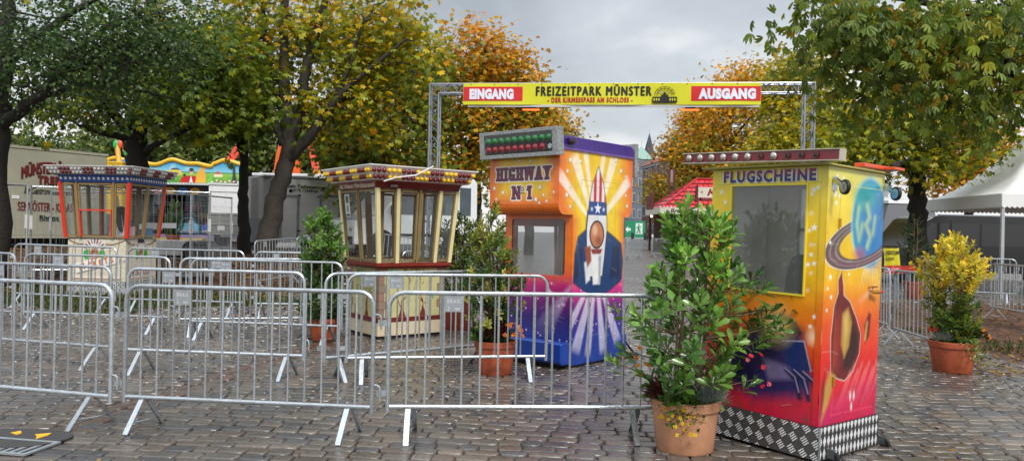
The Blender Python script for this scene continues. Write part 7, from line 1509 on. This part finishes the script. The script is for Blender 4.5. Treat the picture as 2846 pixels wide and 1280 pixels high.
YG=[S(184,172,66),S(204,178,68),S(164,160,64),S(216,184,72),S(142,148,60)]
OG=[S(216,164,72),S(226,174,78),S(206,146,64),S(230,186,90),S(190,136,60),S(184,160,70)]
BR=[S(206,146,74),S(186,124,60)]
def foot(px,d,r): x,_=uvpx(px,650); x=x/F*d; return (x,d,gz(x,d)-.1,r)
# dark lime at the far left
tree('lime_tree','dark green lime tree whose trunk stands on the left edge of the photo',[[foot(-14,16,.28)]+stem((-12,520,16,.25),(-4,330,16,.21),(10,180,16,.17),(20,20,16,.13),(40,-200,16,.07)),stem((0,350,16,.13),(70,300,15.6,.12),(140,240,15.2,.10),(240,120,14.8,.06)),stem((10,180,16,.1),(160,60,15,.07),(330,-40,14.4,.04))],
 [crown(120,130,15.5,230,190,2.2,3),crown(330,150,14.8,230,170,1.6,3),crown(50,250,15.6,90,60,1.4,.5),crown(430,60,14.4,170,150,1.5,1.6),crown(200,-200,15.5,420,180,2.5,1.4)],170,84,.088,DG+[S(70,88,44)],'small',101,bark_dark,csig=.38,droop=.45)
# chestnut with the dark trunk behind the striped kiosk
tree('chestnut_tree','chestnut with the thick near black trunk behind the striped kiosk',[[foot(384,20.5,.33)]+stem((381,520,20.5,.29),(378,420,20.5,.28),(378,360,20.5,.24),(405,250,20.5,.16),(415,120,20.5,.12),(420,-100,20.5,.06)),stem((372,375,20.5,.16),(330,335,20.3,.13),(285,275,20.,.09),(240,200,20,.05)),stem((395,355,20.5,.17),(440,320,20.2,.14),(500,285,20,.12),(570,240,19.6,.08),(640,160,19.3,.05)),stem((400,425,20.5,.11),(450,390,20.2,.08),(520,360,20,.05)),stem((370,385,20.5,.10),(290,370,20.2,.08),(220,350,20,.05))],
 [crown(300,250,20,200,95,2.2,2),crown(480,200,19.6,250,150,2.2,3.2),crown(640,150,19,140,150,1.8,1.8),crown(560,300,19.4,190,70,1.8,1.4),crown(180,310,19.8,110,40,1.6,.5),crown(400,20,20.5,400,150,2.5,1.3),crown(610,370,19.,60,25,1.,.18)],185,36,.155,[S(106,124,50),S(124,140,56),S(92,112,46),S(144,152,60)],'palm',102,bark_dark,csig=.40,hi=(5.2,8.5,MG+YG[:3]))
# forked leaning chestnut
tree('chestnut_tree','leaning forked chestnut with yellowing leaves in front of the toilet trailer',[[foot(733,21,.33)]+stem((745,640,21,.29),(768,540,21,.25),(795,460,21,.24),(806,390,21,.21),(795,310,21,.17),(785,180,21,.13),(792,20,21,.11),(800,-160,21,.06)),stem((808,395,21,.19),(826,330,21,.17),(845,220,21,.14),(875,100,21,.11),(910,-20,21,.09),(940,-160,21,.05)),stem((800,440,21,.19),(850,390,20.8,.15),(905,320,20.6,.11),(960,250,20.4,.09),(1040,180,20.2,.06),(1130,110,20,.035)),stem((790,400,21,.15),(765,350,21,.13),(745,260,21,.11),(737,140,21,.08),(730,0,21,.05)),stem((905,320,20.6,.08),(960,220,20.4,.07),(1010,60,20.2,.04)),stem((737,260,21,.07),(690,180,20.6,.05),(650,120,20.4,.03))],
 [crown(720,120,21.6,170,150,1.8,1.6),crown(860,60,21.6,220,180,2.2,2.2),crown(1040,170,21.4,190,150,1.8,2.3),crown(1000,320,21.4,150,100,1.6,1.1),crown(880,280,21.4,100,60,1.2,.3),crown(760,-150,22,420,150,2.4,.5),crown(670,300,21.6,80,60,1.2,.35),crown(1110,30,21.,110,80,1.4,.7)],235,36,.15,MG+YG,'palm',103,bark,csig=.40,hi=(6.2,10.,YG+YG+OG))
tree('slim_tree','slim dark trunked tree standing before the white trailer with grey flap',[[foot(678,23,.22)]+stem((676,600,23,.17),(674,520,23,.15),(678,440,23,.13),(680,330,23,.1),(670,180,23,.06)),stem((678,450,23,.08),(650,370,22.8,.05))],
 [crown(670,310,22.6,100,70,1.5,1.6),crown(640,210,22.8,150,110,1.6,2),crown(560,320,22.4,90,40,1.2,.5)],120,20,.22,[S(100,122,52),S(118,134,56),S(86,106,46)],'palm',104,bark_dark,csig=.5)
# orange chestnuts behind the gate
tree('chestnut_tree','green and orange chestnut left of the gate pillar, above the cream kiosk',[[foot(1010,27,.3)]+stem((1015,540,27,.26),(1030,420,27,.2),(1060,260,27,.13),(1080,120,27,.06)),stem((1030,430,27,.13),(980,340,27,.1),(940,240,27,.05)),stem((1035,400,27,.12),(1110,330,26.6,.08),(1170,240,26.4,.04))],
 [crown(1060,330,26.5,170,140,2.,2.4),crown(1120,200,26.5,160,130,2.,2),crown(960,400,26.2,130,60,1.6,1.2),crown(1130,440,26,100,60,1.4,1.),crown(1010,140,27,150,120,2,1.5),crown(1000,520,26.5,60,30,1,.2)],310,34,.155,MG+[S(64,84,36),S(150,120,48)],'palm',105,bark_dark,csig=.5,hi=(7.5,11,OG+YG))
tree('chestnut_tree','tall orange leaved chestnut behind the word EINGANG of the banner',[[foot(1318,30,.3)]+stem((1320,560,30,.26),(1325,440,30,.2),(1330,300,30,.13),(1340,150,30,.06)),stem((1325,420,30,.13),(1390,330,29.6,.08),(1450,250,29.4,.04)),stem((1322,440,30,.12),(1250,350,29.6,.09),(1220,240,29.4,.04))],
 [crown(1330,180,29.6,130,110,2.,2.2),crown(1420,230,29.4,110,110,1.8,1.8),crown(1250,270,29.4,120,120,2,1.8),crown(1350,380,29,170,90,2,2.4),crown(1280,470,29,130,70,1.8,1.2),crown(1470,300,29.4,90,70,1.5,.9)],360,34,.16,MG+OG,'palm',106,bark_dark,csig=.42,hi=(5.5,9.0,OG+BR))
tree('chestnut_tree','smaller orange chestnut peeping out right of the tall one above the lamp box',[[foot(1470,44,.3)]+stem((1470,540,44,.24),(1475,440,44,.16),(1480,330,44,.07)),stem((1474,440,44,.1),(1530,380,44,.05))],
 [crown(1480,330,43.6,90,70,2.,2),crown(1510,380,43.4,80,60,1.8,2),crown(1430,420,43.4,110,70,2,2),crown(1480,470,43.4,70,40,1.8,1)],230,34,.20,OG+MG[:3],'palm',107,bark_dark,csig=.6)
# orange trees right of the street
tree('chestnut_tree','olive and orange chestnut over the brick house by the street',[[foot(1880,70,.35)]+stem((1880,560,70,.3),(1885,460,70,.2),(1900,380,70,.1))],
 [crown(1848,525,69,52,45,3,1.4),crown(1905,420,69,65,55,3,2),crown(1940,340,69,60,50,3,1.4),crown(1930,490,69,80,65,3,2)],260,38,.24,[S(176,150,70),S(150,142,64),S(204,158,76),S(128,132,60)],'palm',108,bark_dark,csig=.6,hi=(6,13,OG+BR))
tree('chestnut_tree','orange chestnut behind the red stall roof and the banner end',[[foot(2010,58,.35)]+stem((2010,540,58,.3),(2010,420,58,.2),(2030,300,58,.1)),stem((2010,430,58,.15),(1950,350,58,.07)),stem((2010,420,58,.15),(2090,320,58,.07))],
 [crown(1990,310,57,90,70,3,2),crown(2070,250,57,90,70,3,2),crown(1960,420,57,90,70,3,2),crown(2080,390,57,100,80,3,2),crown(2020,480,57,110,50,3,1.5),crown(2120,225,57,80,55,2,1.2),crown(2160,300,57,80,70,2,1.2)],340,36,.22,OG+MG,'palm',109,bark_dark,csig=.72,hi=(8,12,OG))
tree('chestnut_tree','yellow green chestnut behind the right gate pillar',[[foot(2230,38,.32)]+stem((2230,560,38,.28),(2235,440,38,.2),(2240,300,38,.1)),stem((2234,440,38,.14),(2170,340,37.6,.07)),stem((2236,430,38,.14),(2320,330,37.6,.07))],
 [crown(2230,280,37.4,130,90,2.2,2.4),crown(2180,400,37,100,80,2,2),crown(2300,400,37,110,90,2,2),crown(2230,190,37.4,110,70,1.8,1.4),crown(2210,470,37,110,40,1.8,1.2)],310,34,.18,YG+[S(160,160,62),S(140,150,60)],'palm',110,bark_dark,csig=.58)
# the dark chestnut by the tent
tree('chestnut_tree','chestnut with a dark trunk between the yellow booth and the white tent',[[foot(2553,23,.31)]+stem((2552,620,23,.27),(2550,540,23,.25),(2548,470,23,.23),(2540,400,23,.18),(2500,310,23,.12),(2450,200,23,.06)),stem((2548,480,23,.17),(2470,420,22.7,.13),(2400,370,22.4,.08),(2320,340,22.2,.04)),stem((2552,470,23,.15),(2600,400,22.7,.11),(2680,330,22.4,.07),(2760,260,22.2,.04)),stem((2545,420,23,.13),(2560,300,23,.09),(2580,160,23,.05))],
 [crown(2420,330,22,200,110,2,2.6),crown(2580,280,22,220,130,2.2,2.6),crown(2740,330,22,150,110,2,1.8),crown(2500,450,21.6,170,60,1.6,1.6),crown(2340,430,21.6,110,50,1.5,.8),crown(2700,430,21.8,120,50,1.5,.8),crown(2560,140,22.4,260,90,2.2,1.4)],185,36,.155,[S(136,146,54),S(158,160,60),S(116,128,50),S(184,172,64),S(104,118,48)],'palm',111,bark_dark,csig=.40)
tree('chestnut_tree','near chestnut hanging down from the upper right corner, trunk outside the photo',[[foot(3050,12.5,.33)]+stem((3040,520,12.5,.29),(3000,300,12.5,.24),(2960,120,12.5,.2),(2930,-100,12.5,.14),(2900,-300,12.5,.08)),stem((2980,300,12.5,.13),(2840,245,12.2,.11),(2780,130,12,.09),(2715,60,11.8,.07),(2600,10,11.5,.05),(2450,-10,11.2,.035)),stem((2940,0,12.5,.11),(2700,-90,11.6,.08),(2450,-120,11,.05),(2280,-60,10.6,.03)),stem((2850,245,12.2,.06),(2760,200,11.6,.05),(2600,170,11.2,.035),(2480,170,11,.02))],
 [crown(2420,100,10.8,190,120,1.2,2.2),crown(2620,130,11.2,200,160,1.4,2.4),crown(2800,150,11.6,140,180,1.5,1.8),crown(2500,240,11,190,60,1.2,.6),crown(2270,80,10.6,80,110,.9,.55),crown(2560,-110,11.3,420,120,1.6,1.0),crown(2720,290,11.2,110,60,1.2,.4)],118,28,.14,[S(106,126,60),S(122,140,66),S(140,152,68),S(94,114,56),S(164,162,70),S(128,142,64),S(110,130,60),S(144,156,70),S(100,120,58),S(182,152,70)],'hang',112,bark_dark,csig=.36,hi=None,droop=.9,twr=.018)
tree('chestnut_tree','orange brown tree far behind the white tent',[[foot(2690,48,.3)]+stem((2690,560,48,.25),(2690,460,48,.15),(2700,380,48,.07))],
 [crown(2650,480,47,110,60,2.5,2),crown(2760,460,47,110,70,2.5,2),crown(2690,400,47,120,60,2.5,2)],160,26,.24,OG+BR,'palm',113,bark_dark,csig=.9)
# the mass of trees behind the fair
def wood():
    R_=np.random.default_rng(77); C=[];pal=np.array([S(86,104,44),S(106,122,54),S(74,94,40),S(128,138,64),S(64,84,38)])
    for px,py,d,rx,ry,k in [(60,440,60,90,60,90),(190,440,62,110,40,70),(330,420,58,110,70,100),(470,430,60,120,80,120),(620,420,58,120,90,120),(760,430,56,120,90,130),(900,440,56,120,90,130),(1040,470,58,120,80,110),(1180,500,58,100,60,80),(330,390,64,80,40,40),(560,360,62,100,40,40),(860,350,60,140,50,50),(-80,380,58,120,120,90)]:
        d_=unit(R_.normal(size=(k,3))); r=R_.random((k,1))**.4; c=np.array(W(px,py,d)); C.append(c+d_*r*np.array([rx*d/F,2.5,ry*d/F]))
    C=np.concatenate(C); low=C[C[:,2]>2][::3].copy(); low[:,2]=R_.uniform(.8,3.4,len(low)); C=np.concatenate([C,low]); n=len(C)*22; ci=np.repeat(np.arange(len(C)),22); off=R_.normal(size=(n,3))*np.array([.8,.8,.6]); pos=C[ci]+off
    ax=unit(off)+R_.normal(size=(n,3))*.6; nr=np.array([0,-.4,1.])+R_.normal(size=(n,3))*.5; col=pal[R_.integers(len(pal),size=len(C))][ci]*R_.uniform(.7,1.3,(n,1)); V,Q,Cc=leaves(pos,ax,nr,.42*R_.uniform(.6,1.2,n),col,'small'); o=np_mesh('background_wood',V,Q,leafm,Cc); tag(o,'green mass of trees far behind the fairground trailers','wood',kind='stuff')
wood()
# ---------------------------------------------------------------- camera, world, light
cam=bpy.data.cameras.new('camera'); co=bpy.data.objects.new('camera',cam); COL.objects.link(co)
cam.sensor_width=36; cam.lens=F/2846*36; cam.clip_start=.05; cam.clip_end=2000
co.matrix_world=Matrix.Translation((0,0,HC))@Matrix.Rotation(RAD(90),4,'X')@Matrix.Rotation(TH,4,'Z')
scene.camera=co
w=bpy.data.worlds.new('World'); scene.world=w; w.use_nodes=True; nt=w.node_tree; N=nt.nodes; Lk=nt.links
bg=N['Background']; out=N['World Output']
sk=N.new('ShaderNodeTexSky'); sk.sky_type='NISHITA'; sk.sun_disc=False; sk.sun_elevation=RAD(48); sk.sun_rotation=RAD(200); sk.air_density=1.4; sk.dust_density=4
Lk.new(sk.outputs[0],bg.inputs[0]); bg.inputs[1].default_value=.07
tc=N.new('ShaderNodeTexCoord'); mp=N.new('ShaderNodeMapping'); mp.inputs['Scale'].default_value=(1.6,1.6,4.2); mp.inputs['Location'].default_value=(.35,.1,.25)
Lk.new(tc.outputs['Generated'],mp.inputs['Vector'])
nz=N.new('ShaderNodeTexNoise'); nz.inputs['Scale'].default_value=1.7; nz.inputs['Detail'].default_value=7; nz.inputs['Roughness'].default_value=.5; nz.inputs['Distortion'].default_value=.25
Lk.new(mp.outputs[0],nz.inputs['Vector'])
sp=N.new('ShaderNodeSeparateXYZ'); Lk.new(tc.outputs['Generated'],sp.inputs[0])
el=N.new('ShaderNodeMapRange'); el.inputs['From Min'].default_value=.02; el.inputs['From Max'].default_value=.42; el.inputs['To Min'].default_value=.2; el.inputs['To Max'].default_value=-.16
Lk.new(sp.outputs['Z'],el.inputs['Value'])
ad=N.new('ShaderNodeMath'); ad.operation='ADD'; Lk.new(nz.outputs['Fac'],ad.inputs[0]); Lk.new(el.outputs['Result'],ad.inputs[1])
cr=N.new('ShaderNodeValToRGB'); cr.color_ramp.elements[0].position=.3; cr.color_ramp.elements[0].color=(.43,.47,.515,1)
cr.color_ramp.elements[1].position=.64; cr.color_ramp.elements[1].color=(1.,1.,1.,1)
e=cr.color_ramp.elements.new(.52); e.color=(.65,.70,.745,1)
Lk.new(ad.outputs[0],cr.inputs[0])
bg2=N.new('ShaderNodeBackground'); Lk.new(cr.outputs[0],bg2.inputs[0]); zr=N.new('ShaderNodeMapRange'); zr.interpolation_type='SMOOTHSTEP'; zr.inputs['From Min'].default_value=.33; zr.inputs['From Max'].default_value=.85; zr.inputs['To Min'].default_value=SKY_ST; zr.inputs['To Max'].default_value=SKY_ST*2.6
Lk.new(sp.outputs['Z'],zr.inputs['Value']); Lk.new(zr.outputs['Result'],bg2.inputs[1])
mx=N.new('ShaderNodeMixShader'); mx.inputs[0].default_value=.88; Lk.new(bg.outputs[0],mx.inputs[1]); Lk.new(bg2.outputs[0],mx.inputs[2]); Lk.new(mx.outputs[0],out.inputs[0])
sl=bpy.data.lights.new('sun','SUN'); sl.energy=SUN_ST; sl.angle=RAD(14); sl.color=(1,.96,.9)
so=bpy.data.objects.new('sun',sl); COL.objects.link(so)
# light comes from behind the camera, a little from the right
so.rotation_euler=(RAD(42),0,RAD(20))
vs=scene.view_settings; vs.view_transform='Standard'; vs.look='None'; vs.gamma=1; vs.use_curve_mapping=False; vs.exposure=EXPO
scene.cycles.max_bounces=8; scene.cycles.transparent_max_bounces=24; scene.cycles.use_denoising=True
scene.cycles.caustics_reflective=False; scene.cycles.caustics_refractive=False
